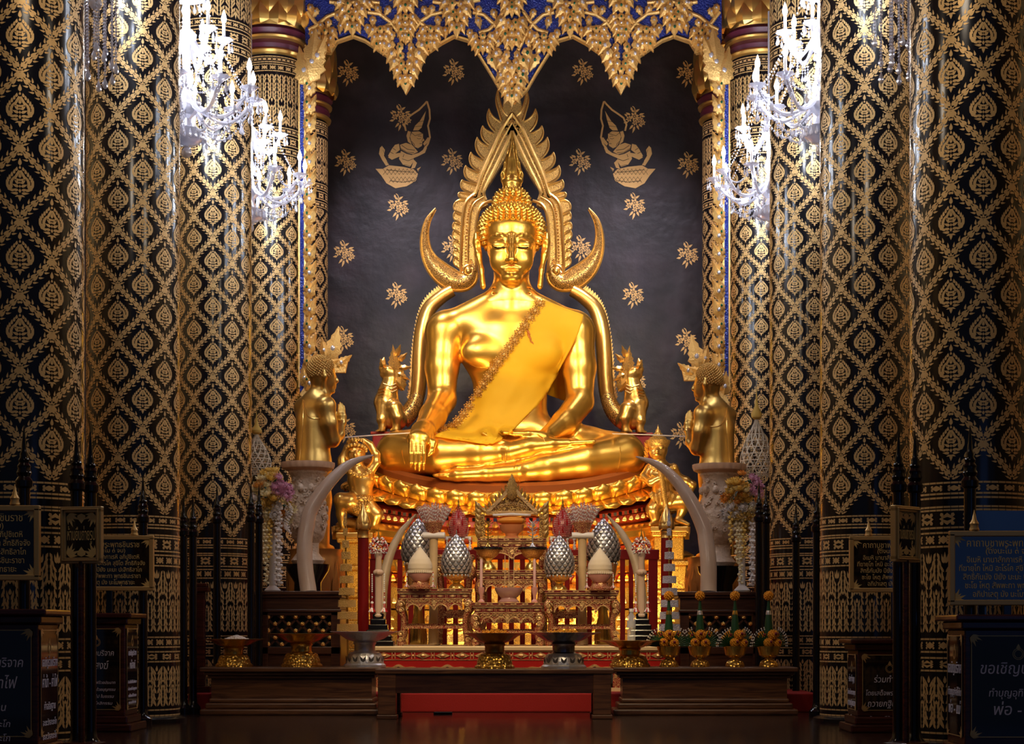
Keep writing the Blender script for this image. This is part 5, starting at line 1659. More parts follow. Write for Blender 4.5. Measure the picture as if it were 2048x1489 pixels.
def figure(name, label, D, O_px, bounds, build, extra=None, h=0.009):
    O = np.array(P(O_px[0], O_px[1], D))
    t = thing(name, label, 'statue', O)
    j = lambda x, y, dd=0.0: np.array(P(x, y, D))+np.array((0, dd, 0))-O
    cl = Clay(j(bounds[0], bounds[3], -0.4), j(bounds[2], bounds[1], 0.4), h)
    build(cl, j)
    skin('body', [cl.mesh()], M_goldpol, t)
    if extra: extra(t, j)
    return t
def gl(cl, j):      # left: supporting figure, hands raised over the head, one knee bent
    cl.ell(j(712, 908), (0.105, 0.11, 0.125), 0.03)
    cl.ell(j(712, 917, -0.05), (0.08, 0.07, 0.075), 0.03)
    cl.cone(j(713, 906, -0.12), j(713, 914, -0.135), 0.012, 0.022, 0.012)
    for s in (-1, 1):
        cl.ell(j(713+s*8, 905, -0.10), (0.025, 0.02, 0.012), 0.01)
    cl.ell(j(713, 920, -0.115), (0.035, 0.02, 0.012), 0.01)
    cl.cone(j(714, 925), j(716, 940), 0.06, 0.08, 0.03)
    cl.ell(j(722, 960), (0.15, 0.12, 0.14), 0.05)
    cl.ell(j(722, 990), (0.13, 0.12, 0.16), 0.05)
    cl.chain([j(705, 945), j(685, 928), j(684, 920)], [0.06, 0.052, 0.045], 0.02)
    cl.chain([j(684, 920), j(695, 896), j(704, 884)], [0.045, 0.038, 0.03], 0.02)
    cl.chain([j(704, 884), j(714, 880), j(722, 880)], [0.032, 0.028, 0.02], 0.015, sq=(1, 1.3, 0.8))
    cl.chain([j(738, 945), j(752, 925), j(752, 910)], [0.06, 0.05, 0.045], 0.02)
    cl.chain([j(752, 910), j(740, 890), j(728, 881)], [0.045, 0.038, 0.028], 0.02)
    cl.chain([j(722, 1015), j(700, 1005, -0.1), j(684, 1002, -0.12)], [0.11, 0.09, 0.075], 0.04)
    cl.chain([j(684, 1002, -0.12), j(684, 1030, -0.05), j(686, 1058, 0.0)], [0.075, 0.055, 0.04], 0.03)
    cl.chain([j(686, 1058), j(674, 1062)], [0.04, 0.028], 0.02)
    cl.chain([j(735, 1015), j(752, 1030), j(745, 1058)], [0.11, 0.08, 0.05], 0.04)
def gl_x(t, j):
    mb = MB()
    for i in range(11):
        a = -0.3+3.7*i/10
        p = j(712-24*math.cos(a)*0.85, 900-8*math.sin(a), -0.02)
        mb.ell((p[0], -0.10*math.sin(a)-0.02, p[2]), (0.022, 0.02, 0.022), 8, 5)
        p2 = j(712-17*math.cos(a), 892-8*math.sin(a)); mb.leaf((p2[0], p2[2]), 0.05, 0.035, 0, y=-0.09*math.sin(a), dome=0.01, thick=0.01)
    mb.build('headband', M_carvefine, t)
    mb = MB()
    for i in range(7):
        p = j(703+i*6.5, 946+8*math.sin(PI*i/6)); mb.ell((p[0], -0.12, p[2]), (0.028, 0.02, 0.028), 8, 5)
    for x, y in ((684, 925), (697, 897)):
        p = j(x, y); mb.lathe([(0.046, -0.012), (0.052, 0), (0.046, 0.012)], (p[0], 0, p[2]), n=14)
    mb.build('jewellery', M_carvefine, t)
    mb = MB(); p = j(722, 1000); mb.ell((p[0], -0.01, p[2]), (0.150, 0.145, 0.075), 18, 10)
    for i in range(7):
        q = j(704+i*6, 1004); mb.leaf((q[0], q[2]), 0.16, 0.07, PI+0.12*(i-3), y=-0.14, dome=0.02, serr=2, thick=0.01)
    mb.build('waist_cloth', M_carve, t)
figure('guardian_statue', 'crouching gold guardian holding its hands over its head, left of the pedestal', 19.6, (712, 1062), (662, 870, 772, 1068), gl, gl_x)
def gr(cl, j):      # right: crowned guardian, club in front, hand on thigh
    cl.ell(j(1316, 900), (0.105, 0.11, 0.12), 0.03)
    cl.ell(j(1314, 908, -0.06), (0.085, 0.06, 0.07), 0.03)
    cl.cone(j(1313, 898, -0.12), j(1312, 906, -0.145), 0.014, 0.026, 0.012)
    cl.ell(j(1312, 913, -0.12), (0.045, 0.025, 0.014), 0.012)
    for s in (-1, 1): cl.ell(j(1313+s*8, 897, -0.105), (0.028, 0.022, 0.016), 0.01)
    cl.cone(j(1317, 915), j(1320, 930), 0.06, 0.08, 0.03)
    cl.ell(j(1324, 950), (0.16, 0.12, 0.13), 0.05)
    cl.ell(j(1325, 985), (0.12, 0.11, 0.16), 0.05)
    cl.chain([j(1300, 938), j(1288, 955, -0.05), j(1300, 968, -0.16)], [0.06, 0.05, 0.042], 0.02)
    cl.chain([j(1300, 968, -0.16), j(1316, 960, -0.2)], [0.042, 0.036], 0.02)
    cl.chain([j(1346, 938), j(1355, 955), j(1372, 962)], [0.06, 0.05, 0.045], 0.02)
    cl.chain([j(1372, 962), j(1386, 970), j(1380, 986)], [0.042, 0.038, 0.03], 0.02)
    cl.chain([j(1380, 985), j(1374, 994), j(1368, 998)], [0.032, 0.028, 0.018], 0.015)
    cl.chain([j(1338, 1002), j(1362, 1000, -0.04), j(1374, 1002, -0.05)], [0.11, 0.085, 0.07], 0.04)
    cl.chain([j(1374, 1002, -0.05), j(1364, 1022), j(1356, 1040)], [0.068, 0.05, 0.036], 0.03)
    cl.chain([j(1356, 1040), j(1376, 1050, -0.04)], [0.038, 0.022], 0.02)
    cl.chain([j(1318, 1005), j(1306, 1020, -0.03), j(1312, 1046)], [0.10, 0.075, 0.05], 0.04)
    cl.chain([j(1312, 1046), j(1300, 1050, -0.05)], [0.04, 0.025], 0.02)
def gr_x(t, j):
    p = j(1316, 888)
    MB().lathe([(0.10, -0.05), (0.125, 0.0), (0.132, 0.035), (0.10, 0.045), (0.085, 0.07), (0.05, 0.085), (0.048, 0.11), (0.03, 0.12), (0.028, 0.14), (0.012, 0.165), (0.001, 0.21)], (p[0], 0, p[2]), n=20,
               mods=lambda w: 1+0.03*math.cos(10*w)).build('crown', M_carvefine, t)
    mb = MB()
    for i in range(8):
        q = j(1296+(i % 2), 892+i*4.5); mb.leaf((q[0], q[2]), 0.06, 0.035, -0.9, y=-0.02, dome=0.015, thick=0.015)
    mb.build('ear_flames', M_goldpol, t)
    mb = MB(); a, b = j(1318, 945, -0.23), j(1334, 1046, -0.16)
    n = 14; mb.tube([tuple(Vector(a).lerp(Vector(b), i/n)) for i in range(n+1)], [0.026+0.006*(i % 2) for i in range(n+1)], n=8)
    mb.build('club', M_carvefine, t)
    mb = MB()
    for i in range(9):
        q = j(1300+i*6, 936+7*math.sin(PI*i/8)); mb.ell((q[0], -0.12, q[2]), (0.026, 0.02, 0.026), 8, 5)
    for i in range(6):
        q = j(1302+i*9, 985+4*(i % 2)); mb.leaf((q[0], q[2]), 0.13, 0.07, PI+0.1*(i-2.5), y=-0.125, dome=0.02, serr=2, thick=0.01)
    mb.build('armour', M_carvefine, t)
figure('guardian_statue', 'crowned gold guardian with club and hand on thigh, right of the pedestal', 19.6, (1330, 1050), (1278, 862, 1398, 1056), gr, gr_x)
# ledges the two guardians and the statues' pots rest on
for nm, cx, yb, d in (('left', 712, 1062, 19.6), ('right', 1336, 1050, 19.6)):
    v = P(cx, yb, d)
    t = thing('gilt_pier', 'narrow carved gilt pier under the %s gold guardian' % nm, 'pier', (v.x, d, 0.147))
    hh = v.z-0.147-0.03
    mb = MB()
    for q in range(5):
        z0, z1 = (hh-0.06)*q/5, (hh-0.06)*(q+1)/5
        e = 0.03*(4-q)
        mb.box2((-0.16-e, -0.16-e, z0), (0.16+e, 0.16, z1-0.05)); mb.box2((-0.19-e, -0.19-e, z1-0.05), (0.19+e, 0.16, z1))
    mb.build('block', M_pedcarve, t, smooth=False, bevel=0.015)
    MB().box2((-0.2, -0.2, hh-0.06), (0.2, 0.2, hh)).build('gilt_ledge', M_goldpol, t, smooth=False, bevel=0.01)
# white consecration thread
def thread(label, pts):
    mb = MB(); mb.tube([tuple(p) for p in pts], 0.006, n=5)
    tag(mb.build('thread', M_white), label, 'thread')
thread('white thread tied from the left praying monk statue to the Buddha\'s hand', [P(680, 876, 17.7), P(760, 870, 18.6), P(828, 866, 19.35)])
thread('white thread strung from the Buddha\'s lap to the right praying monk statue', [P(1225, 868, 19.75), P(1300, 870, 18.7), P(1378, 874, 17.8)])
# ------------------------------------------------------------------ altar: red base table, gilt offering tables and what stands on them
def zat(py, d): return CZ+(VY-py)*d/FPX
def xat(px, d): return (px-VX)*d/FPX
def dupx(src, label, loc, **k): return dup(src, label, loc=loc, **k)
ZA = 0.512
M_altgold = mk('altar_gilt', (0.72, 0.46, 0.20), 0.75, 0.36, bump=('noise', 60.0, 0.3))
M_altcream = mk('altar_cream_gilt', (0.62, 0.46, 0.26), 0.3, 0.45)
x0, x1 = xat(748, 14.6), xat(1336, 14.6)
t = thing('altar_table', 'long low red table with gold lozenges carrying the gilt offering tables', 'table', ((x0+x1)/2, 14.6, 0.147))
W2 = (x1-x0)/2; hA = ZA-0.147
MB().box2((-W2-0.02, -0.02, hA-0.035), (W2+0.02, 1.9, hA)).build('tabletop', M_altcream, t, smooth=False, bevel=0.006)
MB().box2((-W2, 0, hA-0.20), (W2, 1.86, hA-0.035)).build('red_frieze', M_red, t, smooth=False)
for i in range(15):
    cx = -W2+2*W2*(i+0.5)/15
    mb = MB()
    mb.prism([(cx-0.062, hA-0.075), (cx-0.03, hA-0.062), (cx, hA-0.05), (cx+0.03, hA-0.062), (cx+0.062, hA-0.075), (cx+0.03, hA-0.088), (cx, hA-0.10), (cx-0.03, hA-0.088)], -0.008, 0.0)
    mb.ell((cx, -0.012, hA-0.075), (0.022, 0.012, 0.014), 8, 5)
    mb.build('lozenge', M_altgold, t)
    for q in (-1, 1):
        pass
mb = MB()
for i in range(16):
    cx = -W2+2*W2*i/15
    for q in (-1, 1): mb.box2((cx+q*0.012-0.003, -0.006, hA-0.10), (cx+q*0.012+0.003, 0.0, hA-0.05))
    mb.ell((cx, -0.006, hA-0.075), (0.007, 0.006, 0.012), 6, 4)
mb.box2((-W2, -0.008, hA-0.046), (W2, 0, hA-0.040)); mb.box2((-W2, -0.006, hA-0.112), (W2, 0, hA-0.107))
mb.build('gilt_rules', M_altgold, t, smooth=False)
for i in range(6):          # gilt-edged apron scallops; black sheets stand in for shade in the openings
    cx = -W2+2*W2*(i+0.5)/6; w = W2/6*0.86
    pts = dense([(cx-w, hA-0.26), (cx-w*0.96, hA-0.20), (cx-w*0.7, hA-0.175), (cx-w*0.3, hA-0.178), (cx, hA-0.155), (cx+w*0.3, hA-0.178), (cx+w*0.7, hA-0.175), (cx+w*0.96, hA-0.20), (cx+w, hA-0.26)], 4)
    mb = MB(); mb.strip(pts, 0.02, -0.012, 0.02); mb.build('apron_edge', M_altgold, t)
    MB().prism(pts+[(cx+w, hA-0.30), (cx-w, hA-0.30)], -0.003, 0.004).build('apron_painted_shade', M_blackm, t, smooth=False)
for i in range(7):
    cx = -W2+2*W2*i/6
    MB().box2((cx-0.05, -0.01, 0), (cx+0.05, 0.08, hA-0.18)).build('leg', M_redfil, t, smooth=False)
MB().box2((-W2-0.01, -0.015, 0), (W2+0.01, 1.8, 0.03)).build('foot_rail', M_altcream, t, smooth=False)

def offering_table(t, w, dp, h, arches=4):
    """small carved table: key-pattern top, scroll apron with arches, splayed scroll legs"""
    w2 = w/2
    mb = MB()
    mb.box2((-w2, -dp/2, h-0.020), (w2, dp/2, h), 1)
    mb.box2((-w2-0.002, -dp/2-0.002, h-0.004), (w2+0.002, dp/2, h+0.0005), 0)
    mb.box2((-w2-0.002, -dp/2-0.002, h-0.024), (w2+0.002, dp/2, h-0.020), 0)
    mb.box2((-w2+0.006, -dp/2+0.006, h-0.038), (w2-0.006, dp/2-0.006, h-0.024), 1)
    mb.box2((-w2+0.004, -dp/2+0.004, h-0.040), (w2-0.004, dp/2-0.004, h-0.034), 0)
    mb.box2((-w2+0.018, -dp/2+0.018, h-0.080), (w2-0.018, dp/2-0.01, h-0.040), 1)
    mb.box2((-w2+0.014, -dp/2+0.014, h-0.085), (w2-0.014, dp/2-0.01, h-0.079), 0)
    mb.box2((-w2+0.014, -dp/2+0.014, h-0.050), (w2-0.014, dp/2-0.01, h-0.046), 0)
    n = max(4, int(w/0.09))
    for i in range(n):
        cx = -w2+w*(i+0.5)/n
        y = -dp/2
        mb.prism([(cx-0.028, h-0.012), (cx-0.018, h-0.006), (cx+0.018, h-0.006), (cx+0.028, h-0.012), (cx+0.018, h-0.018), (cx-0.018, h-0.018)], y-0.002, y+0.004, 0)
        mb.prism([(cx-0.014, h-0.012), (cx-0.008, h-0.009), (cx+0.008, h-0.009), (cx+0.014, h-0.012), (cx+0.008, h-0.015), (cx-0.008, h-0.015)], y-0.003, y+0.004, 1)
        mb.prism([(cx-0.030, h-0.062), (cx, h-0.053), (cx+0.030, h-0.062), (cx, h-0.071)], y+0.012, y+0.018, 0)
        mb.box2((cx+w/n/2-0.008, y+0.012, h-0.074), (cx+w/n/2-0.005, y+0.018, h-0.050), 0)
        mb.box2((cx+w/n/2+0.005, y+0.012, h-0.074), (cx+w/n/2+0.008, y+0.018, h-0.050), 0)
    mb.build('top', [M_altgold, M_darkred], t, smooth=False)
    # apron
    a0 = -w2+0.075; a1 = w2-0.075; ah = min(0.10, h*0.25)
    low = []
    for i in range(arches):
        for q in range(9):
            u = q/8; x = a0+(a1-a0)*(i+u)/arches
            low.append((x, h-0.084-ah+0.055*math.sin(PI*u)**0.6-(0.02 if False else 0)))
    poly = [(a0, h-0.084), (a1, h-0.084)]+low[::-1]
    MB().prism(poly, -dp/2+0.02, -dp/2+0.035).build('apron', M_redfil, t, smooth=False)
    mb = MB(); mb.strip(low, 0.010, -dp/2+0.012, -dp/2+0.03)
    cx = 0; mb.prism([(cx, h-0.09), (cx+0.02, h-0.12), (cx, h-0.155), (cx-0.02, h-0.12)], -dp/2+0.010, -dp/2+0.02)
    for i in range(arches*4):      # scrolls standing off the apron
        x = a0+(a1-a0)*(i+0.5)/(arches*4); s = 1 if i % 2 else -1
        mb.tube([(x+0.018*math.cos(0.6*q)*(1-q/12)*s, -dp/2+0.015, h-0.108+0.016*math.sin(0.6*q)*(1-q/12)) for q in range(11)], 0.0042, n=5)
    mb.build('apron_scrolls', M_altgold, t)
    for sx in (-1, 1):
        for sy in (-1, 1):
            X = sx*(w2-0.045); Y = sy*(dp/2-0.045)
            mb = MB()
            prof = dense([(X-sx*0.01, h-0.085), (X+sx*0.022, h-0.12), (X+sx*0.028, h-0.17), (X+sx*0.0, h-0.22), (X-sx*0.006, h*0.42), (X-sx*0.002, h*0.24), (X+sx*0.012, h*0.13), (X+sx*0.022, 0.03), (X+sx*0.012, 0.004)], 3)
            n = len(prof)
            mb.tube([(x, Y, z) for x, z in prof], [0.023+0.012*math.sin(PI*min(1, i/9))+(0.010 if i > n*0.78 else 0) for i in range(n)], n=8, mi=0)
            for z, r in ((h-0.13, 0.030), (h-0.18, 0.024), (0.10, 0.026), (0.05, 0.022)):
                k = X+sx*(0.012 if z > 0.12 else 0.016)
                mb.tube([(k+r*math.cos(0.55*q)*(1-q/16), Y-0.032, z+r*math.sin(0.55*q)*(1-q/16)) for q in range(14)], 0.007, n=5, mi=1)
                mb.ell((k, Y-0.028, z), (r*0.5, 0.014, r*0.5), 7, 5, mi=1)
            mb.build('leg', [M_redfil, M_altgold], t)
    MB().box2((-w2+0.06, -dp/2+0.03, h*0.30), (w2-0.06, -dp/2+0.055, h*0.35)).build('stretcher', M_redfil, t, smooth=False)
    MB().box2((-w2+0.06, dp/2-0.055, h*0.34), (w2-0.06, dp/2-0.03, h*0.39)).build('stretcher', M_redfil, t, smooth=False)
    return t
def place_table(cx, wpx, ytop, d, label, dp=0.34, arches=4):
    h = zat(ytop, d)-ZA
    t = thing('offering_table', label, 'table', (xat(cx, d), d+dp/2, ZA), group='carved gilt offering tables')
    return offering_table(t, wpx*d/FPX, dp, h, arches)
place_table(868, 148, 1178, 15.1, 'carved red and gilt offering table, left one of the front pair')
place_table(1164, 148, 1181, 15.1, 'carved red and gilt offering table, right one of the front pair')
place_table(1015, 142, 1206, 14.95, 'lowest middle offering table, carrying the glass incense bowl', arches=4)
place_table(1022, 138, 1141, 15.45, 'middle offering table carrying the two footed bowls with glass domes', dp=0.36)
place_table(1024, 136, 1077, 15.95, 'topmost middle offering table under the gilt gable', dp=0.36, arches=2)
place_table(908, 78, 1110, 15.62, 'left rear offering table carrying the red beaded bud', dp=0.34, arches=2)
place_table(1136, 78, 1112, 15.62, 'right rear offering table carrying the red beaded bud', dp=0.34, arches=2)
ZT = {'L': zat(1178, 15.1), 'R': zat(1181, 15.1), 'C': zat(1206, 14.95), 'M': zat(1141, 15.45), 'T': zat(1077, 15.95), 'BL': zat(1110, 15.62), 'BR': zat(1112, 15.62)}

# --- beaded and woven bud offerings on footed bowls
def scaled_bud(t, name, r, h, z0, rows, n, mat_base, mat_scale, sw, tip=0.04):
    """onion-shaped bud covered in overlapping scales"""
    prof = lambda u: r*(math.sin(PI*min(1, 0.30+0.70*u))**0.75)*(1-0.10*u) if u < 1 else 0.004
    P_ = [(max(0.004, prof(i/14)), z0+h*i/14) for i in range(15)]
    P_[0] = (r*0.75, z0)
    MB().lathe(P_+[(0.005, z0+h*1.02), (0.003, z0+h*1.02+tip), (0.0005, z0+h*1.03+tip)], n=28).build(name, mat_base, t)
    mb = MB()
    for j in range(rows):
        u = (j+0.4)/rows; rr = max(0.01, prof(u)); z = z0+h*u
        nn = max(6, int(n*(rr/r)**0.6))
        for i in range(nn):
            a = 2*PI*(i+0.5*(j % 2))/nn
            l = MB().leaf((0, 0), h/rows*1.35, 2*PI*rr/nn*sw, 0, y=0, dome=0.006)
            tilt = math.atan2(prof(min(1, u+0.05))-prof(max(0, u-0.05)), h*0.1)
            mb.merge(l, Matrix.Rotation(a, 4, 'Z') @ Matrix.Translation((0, -rr-0.003, z)) @ Matrix.Rotation(tilt+0.10, 4, 'X'))
    mb.build('scales', mat_scale, t)['kind'] = 'stuff'
def phan(t, h, r, mat, name='footed_bowl', mat2=None):
    MB().lathe([(r*0.62, 0), (r*0.66, h*0.06), (r*0.58, h*0.2), (r*0.34, h*0.36), (r*0.28, h*0.46), (r*0.36, h*0.55), (r*0.46, h*0.60)], n=28, mods=lambda a: 1+0.03*math.cos(12*a)).build('foot', mat, t)
    MB().lathe([(r*0.40, h*0.58), (r*0.75, h*0.72), (r, h*0.96), (r*1.02, h), (r*0.94, h*0.98), (r*0.5, h*0.8), (0.0, h*0.8)], n=32, mods=lambda a: 1+0.02*math.cos(16*a)).build(name, mat2 or mat, t)
M_phanred = filigree('red_gilt_bowl', (0.32, 0.03, 0.01), (0.85, 0.50, 0.15), 60.0, thr=0.1)
def silver_bud(px, ytop, ybot, ybase, w, d, label, foot=True):
    zb = zat(ybase, d); z0 = zat(ybot, d)-zb; h = zat(ytop, d)-zat(ybot, d); r = w/2*d/FPX
    t = thing('silver_bud_offering', label, 'offering', (xat(px, d), d+0.17, zb), group='silver scaled bud offerings')
    phan(t, z0+0.012, r*0.8, M_goldbrass, 'bowl', M_phanred)
    scaled_bud(t, 'bud', r, h, z0+0.01, 11, 17, M_silverdk, M_silver, 0.85)
    mb = MB()
    for i in range(18):
        a = 2*PI*i/18; mb.leaf((0, 0), 0.001, 0.001, 0)
        mb.ell((r*0.82*math.cos(a), r*0.82*math.sin(a), z0+0.006), (0.008, 0.008, 0.012), 6, 4)
    mb.build('bead_fringe', M_silver, t)
silver_bud(911, 1072, 1152, 1178, 60, 15.1, 'silver scaled bud offering on the left front table, beside the middle tables')
silver_bud(1119, 1074, 1153, 1181, 60, 15.1, 'silver scaled bud offering on the right front table, beside the middle tables')
silver_bud(834, 1040, 1128, 1290, 68, 15.55, 'taller silver scaled bud behind the left cream woven bud')
silver_bud(1208, 1040, 1128, 1290, 68, 15.55, 'taller silver scaled bud behind the right cream woven bud')
def cream_bud(px, yt, yb, ybase, d, label):
    zb = zat(ybase, d); s = d/FPX; z0 = (ybase-yb)*s; h = (yb-yt)*s; r = 24.5*s
    t = thing('cream_bud_offering', label, 'offering', (xat(px, d), d+0.14, zb), group='cream woven bud offerings')
    prof = [(r*0.92, z0), (r*1.0, z0+h*0.15), (r*0.98, z0+h*0.32), (r*0.82, z0+h*0.5), (r*0.55, z0+h*0.68), (r*0.28, z0+h*0.84), (r*0.10, z0+h*0.95), (0.001, z0+h)]
    pr = []
    for i in range(len(prof)-1):
        for q in range(5):
            u = q/5; pr.append((prof[i][0]*(1-u)+prof[i+1][0]*u+(0.0016 if (i*5+q) % 2 else 0), prof[i][1]*(1-u)+prof[i+1][1]*u))
    pr.append(prof[-1])
    MB().lathe(pr, n=28).build('woven_bud', M_cream, t)
    mb = MB()
    for q in range(36):
        a = 2*PI*q/36; mb.ell((r*1.0*math.cos(a), r*1.0*math.sin(a), z0), (0.010, 0.010, 0.012), 6, 4)
    mb.build('rim', M_cream, t)
    MB().lathe([(r*0.5, z0*0.45), (r*0.95, z0*0.8), (r*0.98, z0-0.01), (0, z0-0.01)], n=24).build('bowl', M_pink, t)
    MB().lathe([(r*0.95, 0), (r*0.98, z0*0.12), (r*0.7, z0*0.25), (r*0.62, z0*0.42), (r*0.7, z0*0.46)], n=24, mods=lambda a: 1+0.06*math.cos(10*a)).build('foot', M_redfil, t)
    for sx in (-1, 1):
        mb = MB()
        n = 9
        for q in range(n):
            mb.ell((sx*r*1.08, -r*0.25, z0-0.012*q-0.004), 0.0065, 6, 4, mi=0 if q % 3 else 1)
        for q in range(8):
            a = 2*PI*q/8; mb.tube([(sx*r*1.08, -r*0.25, z0-0.10), (sx*r*1.08+0.018*math.cos(a), -r*0.25+0.018*math.sin(a), z0-0.125)], 0.005, n=5, mi=1 if q % 2 else 0)
        mb.build('tassel', [M_white, M_redbead], t)
cream_bud(838, 1092, 1144, 1178, 14.98, 'cream woven bud offering on the left front table')
cream_bud(1201, 1094, 1146, 1181, 14.98, 'cream woven bud offering on the right front table')
def red_bud(px, yt, yb, ybase, d, label):
    zb = zat(ybase, d); s = d/FPX; z0 = (ybase-yb)*s; h = (yb-yt)*s; r = 20*s
    t = thing('red_bead_offering', label, 'offering', (xat(px, d), d+0.2, zb), group='red beaded bud offerings')
    scaled_bud(t, 'cone', r, h, z0, 4, 8, M_redbead, M_redbead, 0.2)
    mb = MB()
    for j in range(15):
        u = (j+0.5)/15; rr = r*(math.sin(PI*min(1, 0.30+0.70*u))**0.75)*(1-0.10*u)
        n = max(6, int(2*PI*rr/0.014))
        for i in range(n):
            a = 2*PI*(i+0.5*(j % 2))/n
            mb.ell((rr*math.cos(a), rr*math.sin(a), z0+h*u), 0.0062, 5, 4)
    mb.build('beads', M_pink, t)['kind'] = 'stuff'
    MB().lathe([(0.016, z0+h*0.97), (0.020, z0+h*1.0), (0.010, z0+h*1.05), (0.013, z0+h*1.1), (0.007, z0+h*1.16), (0.009, z0+h*1.2), (0.004, z0+h*1.3), (0.0005, z0+h*1.5)], n=10).build('spire', M_goldbrass, t)
    # cloth roll with hanging tassels that the bud rests on
    MB().tube([(-0.12, 0, z0-0.03), (0.12, 0, z0-0.03)], 0.032, n=14).build('cloth_roll', mk('orange_red_cloth', (0.60, 0.06, 0.01), 0, 0.6), t)
    MB().tube([(-0.11, -0.03, z0-0.004), (0.11, -0.03, z0-0.004)], 0.010, n=8).build('pearl_rod', M_pearl, t)
    for x in (-0.10, -0.04, 0.04, 0.10):
        mb = MB(); mb.ell((x, -0.042, z0-0.02), 0.015, 8, 6)
        for q in range(6): mb.ell((x+0.004*(q % 2), -0.045, z0-0.04-0.012*q), 0.008+0.0015*q, 6, 4)
        mb.build('pearl_tassel', M_pearl, t)
    MB().lathe([(0.06, 0), (0.05, 0.01), (0.03, (z0-0.06)*0.5), (0.06, z0-0.06)], n=16).build('foot', M_redfil, t)
red_bud(915, 1014, 1073, 1110, 15.62, 'red beaded spire bud on the left rear table')
red_bud(1126, 1014, 1073, 1112, 15.62, 'red beaded spire bud on the right rear table')
def bead_bouquet(px, yt, yb, ybase, d, label):
    zb = zat(ybase, d); s = d/FPX; z0 = (ybase-yb)*s; h = (yb-yt)*s
    t = thing('bead_bouquet', label, 'bouquet', (xat(px, d), d+0.08, zb), group='beaded bouquets')
    rnd = random.Random(5); mb = MB()
    for i in range(110):
        a = rnd.uniform(0, 2*PI); q = math.sqrt(rnd.random()); hh = h*(1.05-0.22*q*q)*rnd.uniform(0.88, 1.0)
        tip = (0.155*q*math.cos(a), 0.11*q*math.sin(a), z0+hh)
        bot = (0.045*q*math.cos(a), 0.04*q*math.sin(a), z0)
        for k in range(5, 15):
            u = k/14; mb.octa([bot[e]*(1-u)+tip[e]*u for e in range(3)], 0.006, 0.009, mi=k % 2)
    mb.build('bead_stems', [M_pink, M_pearl], t)['kind'] = 'stuff'
    mb = MB(); mb.lathe([(0.05, z0-0.02), (0.07, z0+0.03), (0.085, z0+0.08), (0.06, z0+0.10)], n=20); mb.build('holder', M_redfil, t)
    MB().tube([(-0.09, -0.03, z0-0.03), (0.09, -0.03, z0-0.03)], 0.028, n=14).ell((0.092, -0.03, z0-0.03), (0.012, 0.03, 0.03), 10, 6).build('ivory_collar', M_pearl, t)
    MB().lathe([(0.05, 0), (0.045, 0.02), (0.033, z0*0.5), (0.038, z0-0.03)], n=14).build('wooden_post', M_ivoryold, t)
bead_bouquet(866, 1006, 1064, 1290, 15.45, 'pinkish beaded bouquet on a post, left of the middle tables')
bead_bouquet(1165, 1006, 1064, 1290, 15.45, 'pinkish beaded bouquet on a post, right of the middle tables')
# --- glass domes on footed bowls
def dome(px, label, d=15.42):
    t = thing('glass_dome_offering', label, 'offering', (xat(px, d), d+0.17, ZT['M']), group='glass domes on footed bowls')
    s = d/FPX; h0 = (1141-1099)*s
    phan(t, h0, 0.105, M_goldbrass, 'bowl', M_phanred)
    MB().lathe([(0.0, h0), (0.125, h0), (0.13, h0+0.01), (0.125, h0+0.022), (0.0, h0+0.022)], n=28).build('black_base', M_black, t)
    MB().lathe([(0.094, h0+0.022), (0.094, h0+0.20), (0.085, h0+0.255), (0.06, h0+0.295), (0.02, h0+0.312), (0.001, h0+0.314)], n=32).build('glass_dome', M_glass, t)
    mb = MB(); mb.tube([(0, 0, h0+0.02), (0, 0, h0+0.25)], 0.006, n=6)
    mb.lathe([(0.035, h0+0.022), (0.02, h0+0.035), (0.008, h0+0.06)], n=10)
    for s_ in (-1, 1): mb.tube([(0, 0, h0+0.225), (s_*0.03, 0, h0+0.26)], 0.005, n=5)
    for i in range(14):
        a = i*2.4; z = h0+0.10+0.009*i
        mb.tube([(0, 0, z), (0.04*math.cos(a), 0.04*math.sin(a), z+0.02)], 0.003, n=4); mb.ell((0.04*math.cos(a), 0.04*math.sin(a), z+0.02), 0.007, 5, 4)
    mb.build('silver_tree' if px > 1020 else 'gold_tree', M_silver if px > 1020 else M_goldbrass, t)
dome(975, 'glass dome with a little gold tree on a footed bowl, left one of the pair')
dome(1065, 'glass dome with a little silver tree on a footed bowl, right one of the pair')
# --- top bowl with cushion and ivory roll
d = 15.98; t = thing('orange_bowl', 'pinkish orange bowl with a saffron cushion on the topmost offering table', 'bowl', (xat(1023, d), d+0.18, ZT['T']))
MB().lathe([(0.07, 0), (0.075, 0.01), (0.055, 0.03), (0.06, 0.05), (0.10, 0.08), (0.115, 0.13), (0.10, 0.13), (0, 0.10)], n=28).build('bowl', mk('orange_pink_glaze', (0.55, 0.20, 0.08), 0, 0.35), t)
MB().ell((0, 0, 0.165), (0.13, 0.10, 0.04), 20, 10).build('cushion', mk('saffron_cushion', (0.72, 0.26, 0.02), 0, 0.7), t)
MB().tube([(-0.17, -0.02, 0.215), (0.0, -0.03, 0.222), (0.17, -0.02, 0.215)], [0.011, 0.014, 0.011], n=10).build('ivory_roll', M_pearl, t)
